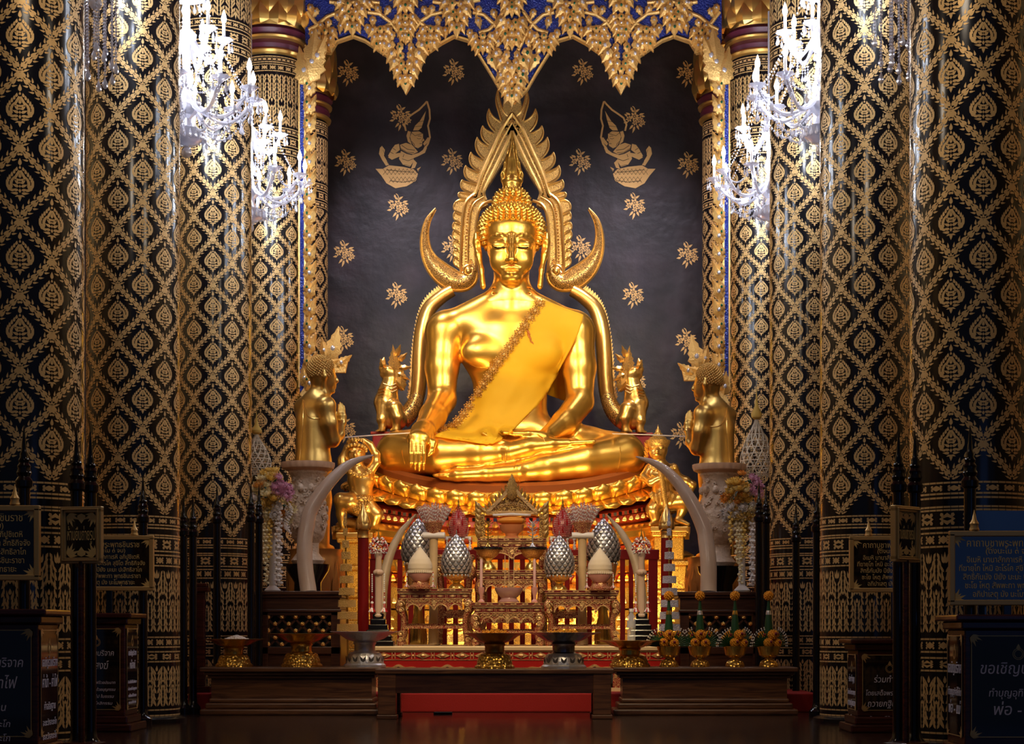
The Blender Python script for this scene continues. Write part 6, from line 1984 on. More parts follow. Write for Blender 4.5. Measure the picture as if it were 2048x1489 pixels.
# --- gilt gable of the shrine back
d = 16.42; t = thing('gilt_gable', 'carved gilt gable with pointed finial above the topmost offering table', 'gable', (xat(1024, d), d, ZA)); s = d/FPX
gz = lambda y: zat(y, d)-ZA
gx = lambda x: (x-1024)*s
mb = MB(); mb.prism([(gx(980), gz(1024)), (gx(1024), gz(985)), (gx(1070), gz(1024))], -0.03, 0.03); mb.build('tympanum', M_carve, t, smooth=False)
for sx in (-1, 1):
    mb = MB(); mb.strip([(sx*gx(1074), gz(1026)), (sx*gx(1055), gz(1008)), (sx*gx(1038), gz(990)), (sx*gx(1026), gz(974))], 0.032, -0.06, 0.03); mb.build('barge_board', M_altgold, t, smooth=False)
    mb = MB()
    for i in range(7):
        u = i/6; x = gx(1074)*(1-u)+gx(1034)*u; z = gz(1024)*(1-u)+gz(985)*u
        mb.leaf((sx*x, z), 0.075, 0.035, sx*0.25, y=-0.03, dome=0.012, serr=2, thick=0.02)
    mb.leaf((sx*gx(1074), gz(1026)), 0.10, 0.05, sx*1.0, y=-0.03, dome=0.015, serr=2, thick=0.02)
    mb.build('flame_crockets', M_carvefine, t)
    mb = MB(); mb.box2((sx*gx(1086)-0.035, -0.04, 0), (sx*gx(1086)+0.035, 0.04, gz(1030)))
    mb.build('carved_post', M_carve, t, smooth=False)
    mb = MB()
    for i in range(6): mb.leaf((sx*gx(1088), gz(1075)+0.05*i), 0.09, 0.06, sx*0.5, y=-0.05, dome=0.015, serr=2, thick=0.015)
    mb.build('post_leaves', M_carvefine, t)
MB().box2((gx(972), -0.05, gz(1031)), (gx(1076), 0.05, gz(1023))).build('beam', M_altgold, t, smooth=False, bevel=0.005)
mb = MB()
for i in range(12):
    a = 2*PI*i/12
    sp = [(gx(1024)+(i-5.5)*0.026+0.016*math.cos(0.6*q)*(1-q/12), -0.04, gz(1016-(10-abs(i-5.5)*2)*0.8)+0.016*math.sin(0.6*q)*(1-q/12)) for q in range(10)]
    mb.tube(sp, 0.006, n=5)
mb.build('scrolls', M_altgold, t)
mb = MB(); mb.leaf((0, gz(1000)), gz(948)-gz(1000), 0.13, 0, y=-0.05, dome=0.035, serr=5, thick=0.04); mb.leaf((0, gz(1002)), 0.16, 0.085, 0, y=-0.085, dome=0.02, serr=3, thick=0.02)
mb.build('finial', M_carvefine, t)
# --- candles, incense bowl, incense
for px, lab in ((962, 'left of the incense bowl'), (1069, 'right of the incense bowl')):
    d = 14.98; t = thing('candle', 'pale pink candle in a glass holder ' + lab, 'candle', (xat(px, d), d+0.06, ZT['C']), group='altar candles')
    MB().lathe([(0.028, 0), (0.03, 0.01), (0.012, 0.03), (0.014, 0.06), (0.026, 0.10), (0.026, 0.13), (0.020, 0.13), (0.0, 0.10)], n=16).build('glass_holder', M_pink, t)
    MB().lathe([(0.012, 0.10), (0.0115, 0.355), (0.009, 0.362), (0.002, 0.365), (0.001, 0.375)], n=12).build('wax', mk('pink_wax', (0.62, 0.36, 0.32), 0, 0.5), t)
d = 14.98; t = thing('incense_bowl', 'frosted pink glass incense bowl on the lowest middle table', 'bowl', (xat(1017, d), d+0.15, ZT['C']))
MB().lathe([(0.085, 0), (0.09, 0.012), (0.07, 0.03), (0.065, 0.042), (0.10, 0.075), (0.117, 0.11), (0.118, 0.128), (0.105, 0.128), (0.09, 0.11), (0, 0.11)], n=32).build('bowl', mk('frosted_pink_glass', (0.36, 0.19, 0.18), 0, 0.25, coat=0.6), t)
MB().lathe([(0.10, 0.112), (0.0, 0.120)], n=24).build('sand', M_cream, t)
for px, lab in ((1009, 'leftmost'), (1017, 'middle'), (1027, 'rightmost')):
    tag(MB().tube([(0, 0, 0), (0.002, 0, 0.30)], 0.0035, n=6).build('incense_stick', M_ivoryold, loc=(xat(px, d), d+0.13, ZT['C']+0.10)), lab + ' of three thin incense sticks standing in the pink glass bowl', 'incense', 'incense sticks')
# --- tiered ceremonial umbrellas
def tiers(px0, px1, label, mat, d=14.45, base_y=1290):
    t = thing('tiered_umbrella', label, 'umbrella', (xat(px1, d), d, 0.147), group='tiered drum umbrellas')
    s = d/FPX; top = zat(1032, d)-0.147
    lean = (px0-px1)*s
    MB().tube([(0, 0, 0), (lean, 0, top)], [0.009, 0.006], n=8).build('pole', M_goldbrass if mat is not M_silver else M_silver, t)
    MB().lathe([(0.06, 0), (0.065, 0.02), (0.03, 0.04), (0.012, 0.07)], n=16).build('foot', M_goldbrass, t)
    for y, w in ((1065, 9), (1089, 14), (1112, 19), (1136, 24), (1160, 28), (1184, 32), (1208, 36), (1232, 40), (1256, 43)):
        z = zat(y, d)-0.147; r = w/2*s; cx = lean*z/top
        mb = MB(); mb.lathe([(r*1.02, -7*s), (r, -6*s), (r*0.97, 7*s), (r*0.5, 7.6*s), (0.004, 8*s)], (cx, 0, z), n=28)
        mb.build('drum', mat, t)
    z = zat(1045, d)-0.147; MB().lathe([(0.014, -0.03), (0.018, 0.0), (0.010, 0.02), (0.013, 0.04), (0.006, 0.07), (0.0005, 0.11)], (lean, 0, z), n=10).build('finial', mat, t)
M_goldnet = mk('gold_mesh_cloth', (0.62, 0.36, 0.10), 0.6, 0.4, bump=('voronoi', 160.0, 0.8))
M_silnet = mk('silver_mesh_cloth', (0.50, 0.47, 0.55), 0.5, 0.4, bump=('voronoi', 160.0, 0.8))
tiers(690, 698, 'gold nine-tiered drum umbrella beside the left red post', M_goldnet)
tiers(1338, 1340, 'silver nine-tiered drum umbrella beside the right red post', M_silnet)
# --- red fence with gilt bud posts behind the altar
D_F = 16.75; s = D_F/FPX
for px, lab in ((729, 'left'), (1331, 'right')):
    t = thing('bud_post', 'red post with a gilt lotus bud, %s end of the altar fence' % lab, 'post', (xat(px, D_F), D_F-0.12, 0.147), group='lotus bud posts')
    zt = zat(1078, D_F)-0.147; r = 11.5*s
    MB().lathe([(r*1.05, 0), (r, 0.1), (r*0.95, zt)], n=28).build('shaft', M_red, t)
    MB().lathe([(r*1.1, zt), (r*1.02, zt+0.02), (r*1.0, zt+0.05), (r*1.12, zt+0.06), (r*0.8, zt+0.075)], n=28).build('ring', M_goldpol, t)
    b = MB().lathe([(r*0.7, zt+0.07), (r*1.25, zt+0.11), (r*1.3, zt+0.15), (r*0.9, zt+0.21), (r*0.35, zt+0.27), (0.001, zt+0.32)], n=28).build('lotus_bud', M_goldpol, t)
    mb = MB()
    for row, (z, h, k) in enumerate(((0.075, 0.10, 9), (0.10, 0.13, 9))):
        for i in range(k):
            l = MB().leaf((0, 0), h, 0.075, 0, y=0, dome=0.015)
            mb.merge(l, Matrix.Rotation(2*PI*(i+0.5*row)/k, 4, 'Z') @ Matrix.Translation((0, -r*1.22, zt+z)) @ Matrix.Rotation(-0.12-0.2*row, 4, 'X'))
    mb.build('petals', M_goldpol, b)
t = thing('altar_fence', 'red barred fence between the two lotus bud posts, pedestal gold showing through', 'fence', (xat(1030, D_F), D_F, 0.147))
fx = lambda px: (px-1030)*s
MB().box2((fx(742), -0.03, zat(1120, D_F)-0.147), (fx(1318), 0.03, zat(1100, D_F)-0.147)).build('top_rail', M_red, t, smooth=False, bevel=0.006)
MB().box2((fx(742), -0.03, 0.05), (fx(1318), 0.03, 0.14)).build('bottom_rail', M_red, t, smooth=False, bevel=0.006)
for px, w in [(749, 18), (777, 10), (800, 10)]+[(822+22.3*i, 10) for i in range(19)]+[(1245, 10), (1262, 9), (1282, 10), (1306, 18)]:
    MB().box2((fx(px-w/2), -0.02, 0.14), (fx(px+w/2), 0.02, zat(1119, D_F)-0.147)).build('bar', M_red, t, smooth=False, bevel=0.004)
# --- small leaning tusks and bead-hung ivory stands on black stepped bases
def small_tusk(pts, rr, label, d=15.9):
    P0 = P(pts[0][0], pts[0][1], d)
    t = thing('small_tusk', label, 'tusk', (P0.x, d, ZA), group='small old ivory tusks')
    MB().tube([tuple(P(x, y, d+0.10*i/len(pts))-Vector((P0.x, d, ZA))) for i, (x, y) in enumerate(dense(pts, 5))], [0] and [a*d/FPX for a in np.interp(np.linspace(0, 1, len(dense(pts, 5))), np.linspace(0, 1, len(rr)), rr)], n=14).build('tusk', M_ivoryold, t)
    MB().lathe([(0.10, 0), (0.10, 0.05), (0.075, 0.06), (0.06, 0.12)], n=20).build('socket', M_black, t)
small_tusk([(760, 1278), (763, 1220), (768, 1160), (780, 1110), (800, 1068), (818, 1045), (831, 1029)], [9, 10, 10, 9, 7, 4, 0.6], 'old brown ivory tusk leaning in from the left over the silver buds')
small_tusk([(1287, 1278), (1285, 1220), (1279, 1160), (1266, 1110), (1244, 1068), (1226, 1045), (1212, 1029)], [9, 10, 10, 9, 7, 4, 0.6], 'old brown ivory tusk leaning in from the right over the silver buds')
def bead_stand(px, label, d=14.85):
    s = d/FPX; t = thing('bead_hung_stand', label, 'stand', (xat(px, d), d, ZA), group='bead hung ivory stands')
    zz = lambda y: zat(y, d)-ZA
    mb = MB()
    for i in range(6):
        w = 0.13-0.017*i; mb.box2((-w, -w*0.7, 0.045*i), (w, w*0.7, 0.045*(i+1)))
    mb.build('stepped_base', M_black, t, smooth=False, bevel=0.008)
    zb = 0.27
    MB().lathe([(0.030, zb), (0.028, zz(1160)), (0.030, zz(1150)), (0.024, zz(1120)), (0.034, zz(1112)), (0.026, zz(1105))], n=18).build('ivory_shaft', M_ivory, t)
    MB().ell((0, -0.01, zz(1146)), (0.045, 0.04, 0.03), 14, 8).ell((0.0, -0.05, zz(1146)), (0.018, 0.012, 0.018), 10, 6).ell((0, 0, zz(1232)), (0.05, 0.04, 0.025), 14, 8).build('ivory_ring', M_ivory, t)
    rnd = random.Random(2); mb = MB()
    for i in range(190):
        a = rnd.uniform(0, 2*PI); h = rnd.random(); r = 0.03+0.045*math.sin(PI*(0.25+0.7*h))
        mb.ell((r*math.cos(a), r*math.sin(a), zz(1108)+0.13*h), 0.0075, 6, 4, mi=i % 2)
    mb.build('bead_cluster', [M_redbead, M_white], t)['kind'] = 'stuff'
    MB().lathe([(0.012, zz(1085)), (0.018, zz(1078)), (0.008, zz(1070)), (0.001, zz(1056))], n=8).build('finial', M_goldbrass, t)
    for sx in (-1, 1):
        mb = MB()
        for q in range(18):
            mb.ell((sx*0.05, -0.03, zz(1150)-0.0155*q), 0.0065+(0.006 if q > 14 else 0), 6, 4, mi=1 if q < 9 or q % 3 == 0 else 0)
        for q in range(9):
            a = 2*PI*q/9; mb.tube([(sx*0.05, -0.03, zz(1150)-0.27), (sx*0.05+0.026*math.cos(a), -0.03+0.02*math.sin(a), zz(1150)-0.31)], 0.008, n=5, mi=q % 2)
        mb.build('hanging_garland', [M_redbead, M_white], t)
bead_stand(757, 'bead hung ivory stand on a black stepped base, left of the offering tables')
bead_stand(1283, 'bead hung ivory stand on a black stepped base, right of the offering tables')
# ------------------------------------------------------------------ tusk cabinets, vases, flowers
def cabinet(px0, px1, ytop, d, label):
    s = d/FPX; w = (px1-px0)*s; zt = zat(ytop, d)
    t = thing('tusk_cabinet', label, 'cabinet', (xat((px0+px1)/2, d), d, 0.147), group='wooden lattice cabinets')
    h = zt-0.147; w2 = w/2; D = 0.55
    mb = MB()
    mb.box2((-w2-0.03, -0.03, h-0.03), (w2+0.03, D, h)); mb.box2((-w2-0.015, -0.015, h-0.055), (w2+0.015, D, h-0.03))
    mb.box2((-w2, 0, h-0.15), (w2, D, h-0.055)); mb.box2((-w2-0.012, -0.012, h-0.172), (w2+0.012, D, h-0.15))
    mb.build('cornice', M_wood, t, smooth=False, bevel=0.004)
    mb = MB()
    for sx in (-1, 1):
        mb.box2((sx*w2-0.0, 0, 0.20), (sx*(w2-0.075), 0.06, h-0.172)); mb.box2((sx*w2, 0.06, 0.2), (sx*(w2-0.03), D, h-0.172))
    mb.box2((-w2, 0, 0.30), (w2, 0.05, 0.36)); mb.box2((-w2, 0.0, h-0.20), (w2, 0.05, h-0.172))
    mb.build('frame', M_wood, t, smooth=False, bevel=0.004)
    MB().box2((-w2-0.03, -0.03, 0), (w2+0.03, D, 0.12)).box2((-w2-0.015, -0.015, 0.12), (w2+0.015, D, 0.20)).box2((-w2+0.01, 0.02, 0.2), (w2-0.01, D, 0.31)).build('plinth', M_wood, t, smooth=False, bevel=0.005)
    # lattice with gilt rosettes
    a, b, z0, z1 = -w2+0.075, w2-0.075, 0.36, h-0.20
    mb = MB(); p = 0.112; N0 = 0
    pts = []
    zc = (z0+z1)/2
    def seg(x0, y0, x1, y1):
        v = Vector((x1-x0, 0, y1-y0)); L = v.length
        mb.box(((x0+x1)/2, 0.022, (y0+y1)/2), (L, 0.014, 0.016), 0, rot=Matrix.Rotation(-math.atan2(y1-y0, x1-x0), 3, 'Y'))
    for sgn in (1, -1):
        k = -12
        while k < 24:
            c = k*p     # line x*sgn + z = const inside the panel
            q = []
            for x in (a, b):
                z = z0+c-sgn*(x-a)
                if z0 <= z <= z1: q.append((x, z))
            for z in (z0, z1):
                x = a+sgn*(z0+c-z)
                if a < x < b: q.append((x, z))
            if len(q) >= 2: seg(q[0][0], q[0][1], q[1][0], q[1][1])
            k += 1
    mb.build('lattice', M_wood, t, smooth=False)
    MB().box2((a, 0.08, z0), (b, 0.09, z1)).build('dark_backing', M_blackm, t, smooth=False)
    mb0 = MB()
    mb0.ell((0, 0, 0), (0.007, 0.007, 0.007), 8, 5)
    for q in range(8): mb0.leaf((0, 0), 0.020, 0.019, 2*PI*q/8, y=0, dome=0.005, thick=0.004)
    ro = None; j = 0
    z = z0+0.02
    while z < z1:
        x = a+(p/2 if j % 2 else 0)
        while x < b+0.001:
            if ro is None: ro = mb0.build('rosette', M_goldpol, t); o = ro
            else: o = ro.copy(); COL.objects.link(o)
            o.location = (x, 0.006, z); x += p
        z += p/2; j += 1
    return t
cabinet(518, 680, 1183, 14.75, 'dark wooden cabinet with rosette lattice, left, carrying the left big tusk')
cabinet(1360, 1524, 1184, 14.75, 'dark wooden cabinet with rosette lattice, right, carrying the right big tusk')
ZCAB = zat(1183.5, 14.75)
def big_tusk(pts, rr, label):
    d = 15.1; P0 = P(pts[0][0], pts[0][1], d)
    t = thing('ivory_tusk', label, 'tusk', (P0.x, d, ZCAB), group='big ivory tusks')
    q = dense(pts, 6); n = len(q)
    rs = np.interp(np.linspace(0, 1, n), np.linspace(0, 1, len(rr)), rr)
    path = []
    for i, (x, y) in enumerate(q):
        v = P(x, y, d+0.25*i/n)-Vector((P0.x, d, ZCAB)); path.append((v.x, v.y, max(v.z, 0.0) if i else 0.0))
    MB().tube(path, [a*d/FPX for a in rs], n=24).build('tusk', M_ivory, t)
big_tusk([(617, 1183), (611, 1140), (609, 1090), (614, 1050), (623, 1017), (653, 972), (689, 936), (718, 920), (747, 911)], [16.5, 16, 15.5, 15, 14.5, 13, 10, 6, 1.2], 'big white ivory tusk curving up to the Buddha\'s right knee, on the left cabinet')
big_tusk([(1417, 1184), (1417, 1130), (1413, 1090), (1406, 1053), (1377, 995), (1341, 950), (1309, 927), (1272, 914)], [16.5, 16.5, 16, 15.5, 13.5, 10.5, 7, 1.2], 'big white ivory tusk curving up to the Buddha\'s left knee, on the right cabinet')
def urn(px, label, dy=0):
    d = 16.0; s = d/FPX; zb = 0.147
    t = thing('marble_urn', label, 'urn', (xat(px, d), d+0.2, zb), group='carved marble urns')
    z = lambda y: zat(y+dy, d)-zb
    MB().lathe([(0.20, 0), (0.20, 0.06), (0.14, 0.10), (0.12, z(1165)), (0.19, z(1140)), (0.20, z(1128)), (0.0, z(1128))], n=32).build('black_stand', M_black, t)
    mb = MB().lathe([(0.13, z(1128)), (0.15, z(1120)), (0.10, z(1105)), (0.10, z(1085)), (0.14, z(1075)), (0.16, z(1060)), (0.175, z(1035)), (0.165, z(1005)), (0.15, z(985)), (0.14, z(965)), (0.15, z(950)), (0.175, z(944)), (0.175, z(938))], n=40); body = mb
    mb = MB().lathe([(0.17, z(940)), (0.225, z(934)), (0.235, z(928)), (0.235, z(922)), (0.20, z(922)), (0.0, z(926))], n=96, mods=lambda a: 1+0.035*abs(math.cos(12*a)))
    mb.build('scalloped_rim', mk('pinkish_marble', (0.66, 0.40, 0.24), 0, 0.5), t)
    rnd = random.Random(8)
    mb = body
    for i in range(120):
        a = rnd.uniform(0, 2*PI); y = rnd.uniform(955, 1058)
        r = float(np.interp(-y, [-1060, -1035, -1005, -985, -965, -950], [0.16, 0.175, 0.165, 0.15, 0.14, 0.15]))
        zc = z(y)
        mb.tube([((r+0.006)*math.cos(a+0.10*math.cos(0.7*q)*(1-q/12)), (r+0.012)*math.sin(a+0.10*math.cos(0.7*q)*(1-q/12)), zc+0.02*math.sin(0.7*q)*(1-q/12)) for q in range(10)], 0.009, n=5)
    for i in range(10):
        a = 2*PI*i/10; mb.ell((0.155*math.cos(a), 0.155*math.sin(a), z(975)), (0.03, 0.03, 0.04), 8, 6)
    mb.build('carved_body', M_marble, t)
urn(610, 'carved marble urn with a scalloped rim, left, in front of the praying monk statue')
urn(1443, 'carved marble urn with a scalloped rim, right, half hidden by the flower arrangement', dy=4)
# --- flower arrangements
M_yel = mk('yellow_petal', (0.90, 0.62, 0.16), 0, 0.6); M_crm = mk('cream_petal', (0.92, 0.78, 0.46), 0, 0.6); M_pnk = mk('pink_petal', (0.82, 0.46, 0.58), 0, 0.6); M_wht = mk('white_petal', (0.92, 0.84, 0.78), 0, 0.6); M_org = mk('orange_petal', (0.85, 0.38, 0.07), 0, 0.6)
def rose_mb(r):
    mb = MB()
    for ring, (n, k, tilt) in enumerate(((5, 0.35, 0.15), (7, 0.65, 0.45), (9, 1.0, 0.85))):
        for i in range(n):
            l = MB().leaf((0, 0), r*(0.75+0.35*k), r*0.95, 0, y=0, dome=r*0.25)
            mb.merge(l, Matrix.Rotation(2*PI*(i+0.5*ring)/n, 4, 'Z') @ Matrix.Translation((0, -r*0.22*k, -r*0.3)) @ Matrix.Rotation(tilt, 4, 'X'))
    mb.ell((0, 0, r*0.1), (r*0.3, r*0.3, r*0.25), 8, 5)
    return mb
def arrangement(px, label, seed, flip=1):
    d = 15.25; s = d/FPX
    t = thing('flower_arrangement', label, 'flowers', (xat(px, d), d, ZCAB-0.0), group='flower arrangements on the cabinets')
    z = lambda y: zat(y, d)-ZCAB
    rnd = random.Random(seed)
    MB().lathe([(0.06, 0), (0.07, 0.02), (0.03, 0.06), (0.025, z(1060)), (0.06, z(1030)), (0.07, z(1015)), (0, z(1015))], n=20).build('vase', M_white, t)
    kinds = (('rose', M_yel), ('rose', M_crm), ('orchid', M_pnk), ('white_blossom', M_wht), ('rose', M_org))
    protos = {}
    n = 84
    for i in range(n):
        u, v = rnd.uniform(-1, 1), rnd.uniform(-1, 1)
        if u*u+v*v > 1: u, v = u*0.6, v*0.6
        x = u*0.185; zz = z(1000)+v*0.25-abs(u)*0.03
        k = 2 if (u*flip > 0.2 and v > 0.1) else (3 if v < 0.25 and rnd.random() < 0.35 else (4 if rnd.random() < 0.15 else rnd.choice((0, 1))))
        if k not in protos:
            protos[k] = rose_mb(0.044).build(kinds[k][0], kinds[k][1], t, angle=70); o = protos[k]
        else:
            o = protos[k].copy(); COL.objects.link(o)
        o.location = (x, -0.05-0.13*math.sqrt(max(0, 1-u*u-v*v))+rnd.uniform(-0.02, 0.02), zz)
        o.rotation_euler = (1.3-v*0.8+rnd.uniform(-0.3, 0.3), rnd.uniform(-0.3, 0.3), u*0.9)
        q = rnd.uniform(0.8, 1.25); o.scale = (q, q, q)
    mb = MB()
    for i in range(40):
        a = rnd.uniform(0, 2*PI); mb.leaf((0.15*math.cos(a)*rnd.random(), z(992)+0.16*math.sin(a)*rnd.random()), 0.08, 0.025, rnd.uniform(0, 6.28), y=-0.03, dome=0.01)
    mb.build('foliage', M_green, t)['kind'] = 'stuff'
    for i, (dx, yb, m) in enumerate(((-0.11, 1090, M_yel), (-0.06, 1130, M_crm), (0.0, 1120, M_yel), (0.06, 1175, M_wht), (0.085, 1176, M_wht), (-0.03, 1172, M_crm))):
        mb = MB(); top = z(1020); bot = z(yb); nn = int((top-bot)/0.018)
        for q in range(nn):
            zz = top-(top-bot)*q/nn; w = 2.4*q
            mb.ell((dx+0.012*math.cos(w), -0.15+0.012*math.sin(w), zz), (0.015, 0.015, 0.013), 6, 4)
        mb.build('hanging_garland', m, t)
    mb = MB()
    for q in range(6):
        for k in range(12):
            mb.ell((flip*(0.10+0.014*q+0.02*math.sin(k*0.6)), -0.06-0.02*q, z(1000)-0.022*k-0.01*q), (0.008, 0.008, 0.009), 5, 4)
    mb.build('white_sprays', M_wht, t)['kind'] = 'stuff'
arrangement(545, 'yellow, cream and pink flower arrangement with long hanging garlands, left of the altar', 4)
arrangement(1484, 'yellow and white flower arrangement with long hanging garlands, right of the altar', 9)
def lantern(px, yt, yb, w, label):
    d = 16.35; s = d/FPX; h = (yb-yt)*s; r = w/2*s; zb = zat(yb, d)
    t = thing('woven_lantern', label, 'lantern', (xat(px, d), d, 0.147), group='white woven teardrop lanterns')
    z0 = zb-0.147
    f = lambda u: r*1.08*(math.sin(PI*min(1.0, 0.30+0.70*u))**1.25)*(1-0.15*u)+0.008
    MB().lathe([(0.12, 0), (0.12, 0.03), (0.02, 0.06), (0.018, z0)], n=16).build('stand', M_black, t)
    mb = MB()
    for i in range(18):
        for sg in (-1, 1):
            mb.tube([(f(u)*math.cos(2*PI*i/12+sg*u*1.8), f(u)*math.sin(2*PI*i/12+sg*u*1.8), z0+h*u) for u in np.linspace(0, 1, 13)], 0.0055, n=4)
    for u in np.linspace(0.05, 0.95, 9):
        mb.tube([(f(u)*math.cos(2*PI*k/20), f(u)*math.sin(2*PI*k/20), z0+h*u) for k in range(21)], 0.005, n=4)
    mb.build('woven_shade', mk('cream_cane', (0.72, 0.62, 0.46), 0, 0.6), t)
    MB().lathe([(0.012, z0+h*0.98), (0.045, z0+h*1.02), (0.05, z0+h*1.08), (0.02, z0+h*1.2), (0.008, z0+h*1.35), (0.001, z0+h*1.55)], n=14).build('yellow_tassel', mk('yellow_thread', (0.62, 0.40, 0.08), 0, 0.7), t)
lantern(513, 868, 952, 52, 'white woven teardrop lantern behind the left flower arrangement, half hidden by a column')
lantern(1513, 838, 955, 58, 'white woven teardrop lantern with a yellow tassel above the right flower arrangement')

# ------------------------------------------------------------------ low bench and plinths with offering trays
d = 13.0; s = d/FPX
bw = (1228-750)*s; bx = xat(989, d); zt = zat(1339, d)
t = thing('bench', 'low plain wooden bench in the middle of the front row', 'bench', (bx, d, 0))
MB().box2((-bw/2, -0.01, zt-0.035), (bw/2, 0.55, zt)).build('tabletop', M_teak, t, smooth=False, bevel=0.006)
MB().box2((-bw/2+0.02, 0.005, zt-0.175), (bw/2-0.02, 0.03, zt-0.035)).box2((-bw/2+0.02, 0.50, zt-0.175), (bw/2-0.02, 0.525, zt-0.035)).build('apron', M_wood, t, smooth=False, bevel=0.004)
for sx in (-1, 1):
    for y in (0.055, 0.475):
        X = sx*(bw/2-0.085)
        MB().box2((X-0.065, y-0.055, 0.03), (X+0.065, y+0.055, zt-0.035)).box2((X-0.075, y-0.062, 0), (X+0.075, y+0.062, 0.03)).build('leg', M_teak, t, smooth=False, bevel=0.006)
def plinth(px0, px1, label, dx0=0.0, dx1=0.0):
    d = 13.62; s = d/FPX; w = (px1-px0)*s; zt = 0.362
    t = thing('wooden_plinth', label, 'plinth', (xat((px0+px1)/2, d), d, 0), group='moulded teak plinths')
    w2 = w/2; D = 0.42
    mb = MB()
    for z0, z1, e in ((zt-0.035, zt, 0.0), (zt-0.06, zt-0.035, -0.025), (zt-0.085, zt-0.06, -0.05)):
        mb.box2((-w2-e, -e-0.02, z0), (w2+e, D, z1))
    mb.build('top_moulding', M_teak, t, smooth=False, bevel=0.008)
    MB().box2((-w2+0.075, 0.055, 0.125), (w2-0.075, D, zt-0.085)).build('panel', M_teak, t, smooth=False)
    mb = MB()
    for z0, z1, e in ((0.09, 0.125, 0.06), (0.045, 0.09, 0.035), (0.0, 0.045, 0.0)):
        mb.box2((-w2+e, e-0.02, z0), (w2-e, D, z1))
    mb.build('base_moulding', M_teak, t, smooth=False, bevel=0.012)
plinth(400, 762, 'moulded teak plinth left of the bench, carrying three offering trays')
plinth(1226, 1596, 'moulded teak plinth right of the bench, carrying four marigold bowls')
M_goldemb = mk('embossed_brass', (0.70, 0.42, 0.09), 0.95, 0.28, bump=('voronoi', 45.0, 0.7))
def tray(px, ytop, rimpx, d, label, mat, matf, fill=None, base_z=0.362, group='footed offering trays'):
    s = d/FPX; t = thing('offering_tray', label, 'tray', (xat(px, d), d+0.18, base_z), group=group)
    h = zat(ytop, d)-base_z; r = rimpx/2*s
    fl = (lambda a: 1+0.025*math.cos(16*a))
    MB().lathe([(r*0.60, 0), (r*0.60, 0.015), (r*0.54, 0.028), (r*0.53, h*0.20), (r*0.46, h*0.38), (r*0.40, h*0.42)], n=48, mods=lambda a: 1+0.02*math.cos(14*a)).build('foot', matf, t)
    MB().lathe([(r*0.38, h*0.40), (r*0.30, h*0.46), (r*0.30, h*0.62), (r*0.34, h*0.68), (r*0.30, h*0.72)], n=32).build('stem', mat, t)
    MB().lathe([(r*0.28, h*0.70), (r*0.55, h*0.80), (r*0.72, h*0.92), (r*0.95, h*0.985), (r, h), (r*0.96, h*1.005), (r*0.7, h*0.96), (r*0.5, h*0.86), (0.0, h*0.84)], n=64, mods=lambda a: 1+(0.02*math.cos(20*a))).build('dish', mat, t)
    if matf is M_silver:
        for i in range(14):     # pierced hearts round the foot
            a = 2*PI*i/14; mb = MB()
            l = MB(); l.leaf((0, 0), h*0.20, 0.022, 0.45, y=0, dome=0.003); l.leaf((0, 0), h*0.20, 0.022, -0.45, y=0, dome=0.003)
            mb.merge(l, Matrix.Rotation(a, 4, 'Z') @ Matrix.Translation((0, -r*0.50-0.006, h*0.14)) @ Matrix.Rotation(0.12, 4, 'X'))
            mb.build('pierced_heart', M_silverdk, t)
    rnd = random.Random(int(px)); 
    if fill == 'rice':
        mb = MB()
        for i in range(160):
            a = rnd.uniform(0, 2*PI); q = math.sqrt(rnd.random()); mb.ell((0.09*q*math.cos(a)+0.02, 0.08*q*math.sin(a), h*0.985+0.03*(1-q)), 0.008, 5, 4)
        return t, ('popped_rice', mb, M_pearl)
    if fill == 'petals':
        mb = MB()
        for i in range(70):
            a = rnd.uniform(0, 2*PI); q = math.sqrt(rnd.random()); mb.leaf((0.10*q*math.cos(a), h*0.985+0.022*(1-q)*rnd.random()), 0.03, 0.015, rnd.uniform(-2, 2), y=0.10*q*math.sin(a), dome=0.006)
        return t, ('yellow_petals', mb, M_orange)
    return t, None
def filled(tr, label, cat):
    t, f = tr
    if f:
        o = f[1].build(f[0], f[2], None); o.location = t.location; tag(o, label, cat); o['kind'] = 'stuff'
filled(tray(460, 1279, 124, 13.68, 'leftmost brass offering tray, heaped with white rice, on the left plinth', M_goldbrass, M_goldemb, 'rice'), 'small heap of white popped rice on the leftmost brass tray', 'rice')
tray(597, 1268, 138, 13.68, 'brass offering tray seen edge on, second from the left, on the left plinth', M_goldbrass, M_goldemb)
tray(725, 1264, 140, 13.62, 'silver offering tray with pierced heart foot, left one, on the left plinth', M_silver, M_silver, group='silver offering trays')
filled(tray(988, 1267, 132, 13.08, 'bronze brown offering tray with yellow petals in the middle of the bench', mk('bronze', (0.42, 0.22, 0.06), 0.9, 0.3), M_goldemb, 'petals', base_z=zt), 'yellow flower petals lying on the middle bronze tray', 'petals')
filled(tray(1128, 1266, 150, 13.08, 'dark silver offering tray with pierced heart foot, on the right end of the bench', mk('dark_silver', (0.34, 0.33, 0.36), 1.0, 0.25), M_silver, 'petals', base_z=zt, group='silver offering trays'), 'few yellow petals on the right silver tray', 'petals')
tr, _ = tray(1262, 1282, 136, 13.68, 'polished brass offering tray holding the water bottle, left end of the right plinth', M_goldbrass, M_goldemb)
bz = tr.location.z+(zat(1282, 13.68)-0.362)*0.87
t = thing('water_bottle', 'clear plastic water bottle with a white cap standing on the right brass tray', 'bottle', (tr.location.x+0.012, tr.location.y, bz))
MB().lathe([(0.030, 0), (0.033, 0.01), (0.031, 0.04), (0.033, 0.06), (0.031, 0.08), (0.033, 0.10), (0.033, 0.18), (0.028, 0.21), (0.014, 0.235), (0.013, 0.25)], n=28).build('bottle_body', M_plastic, t)
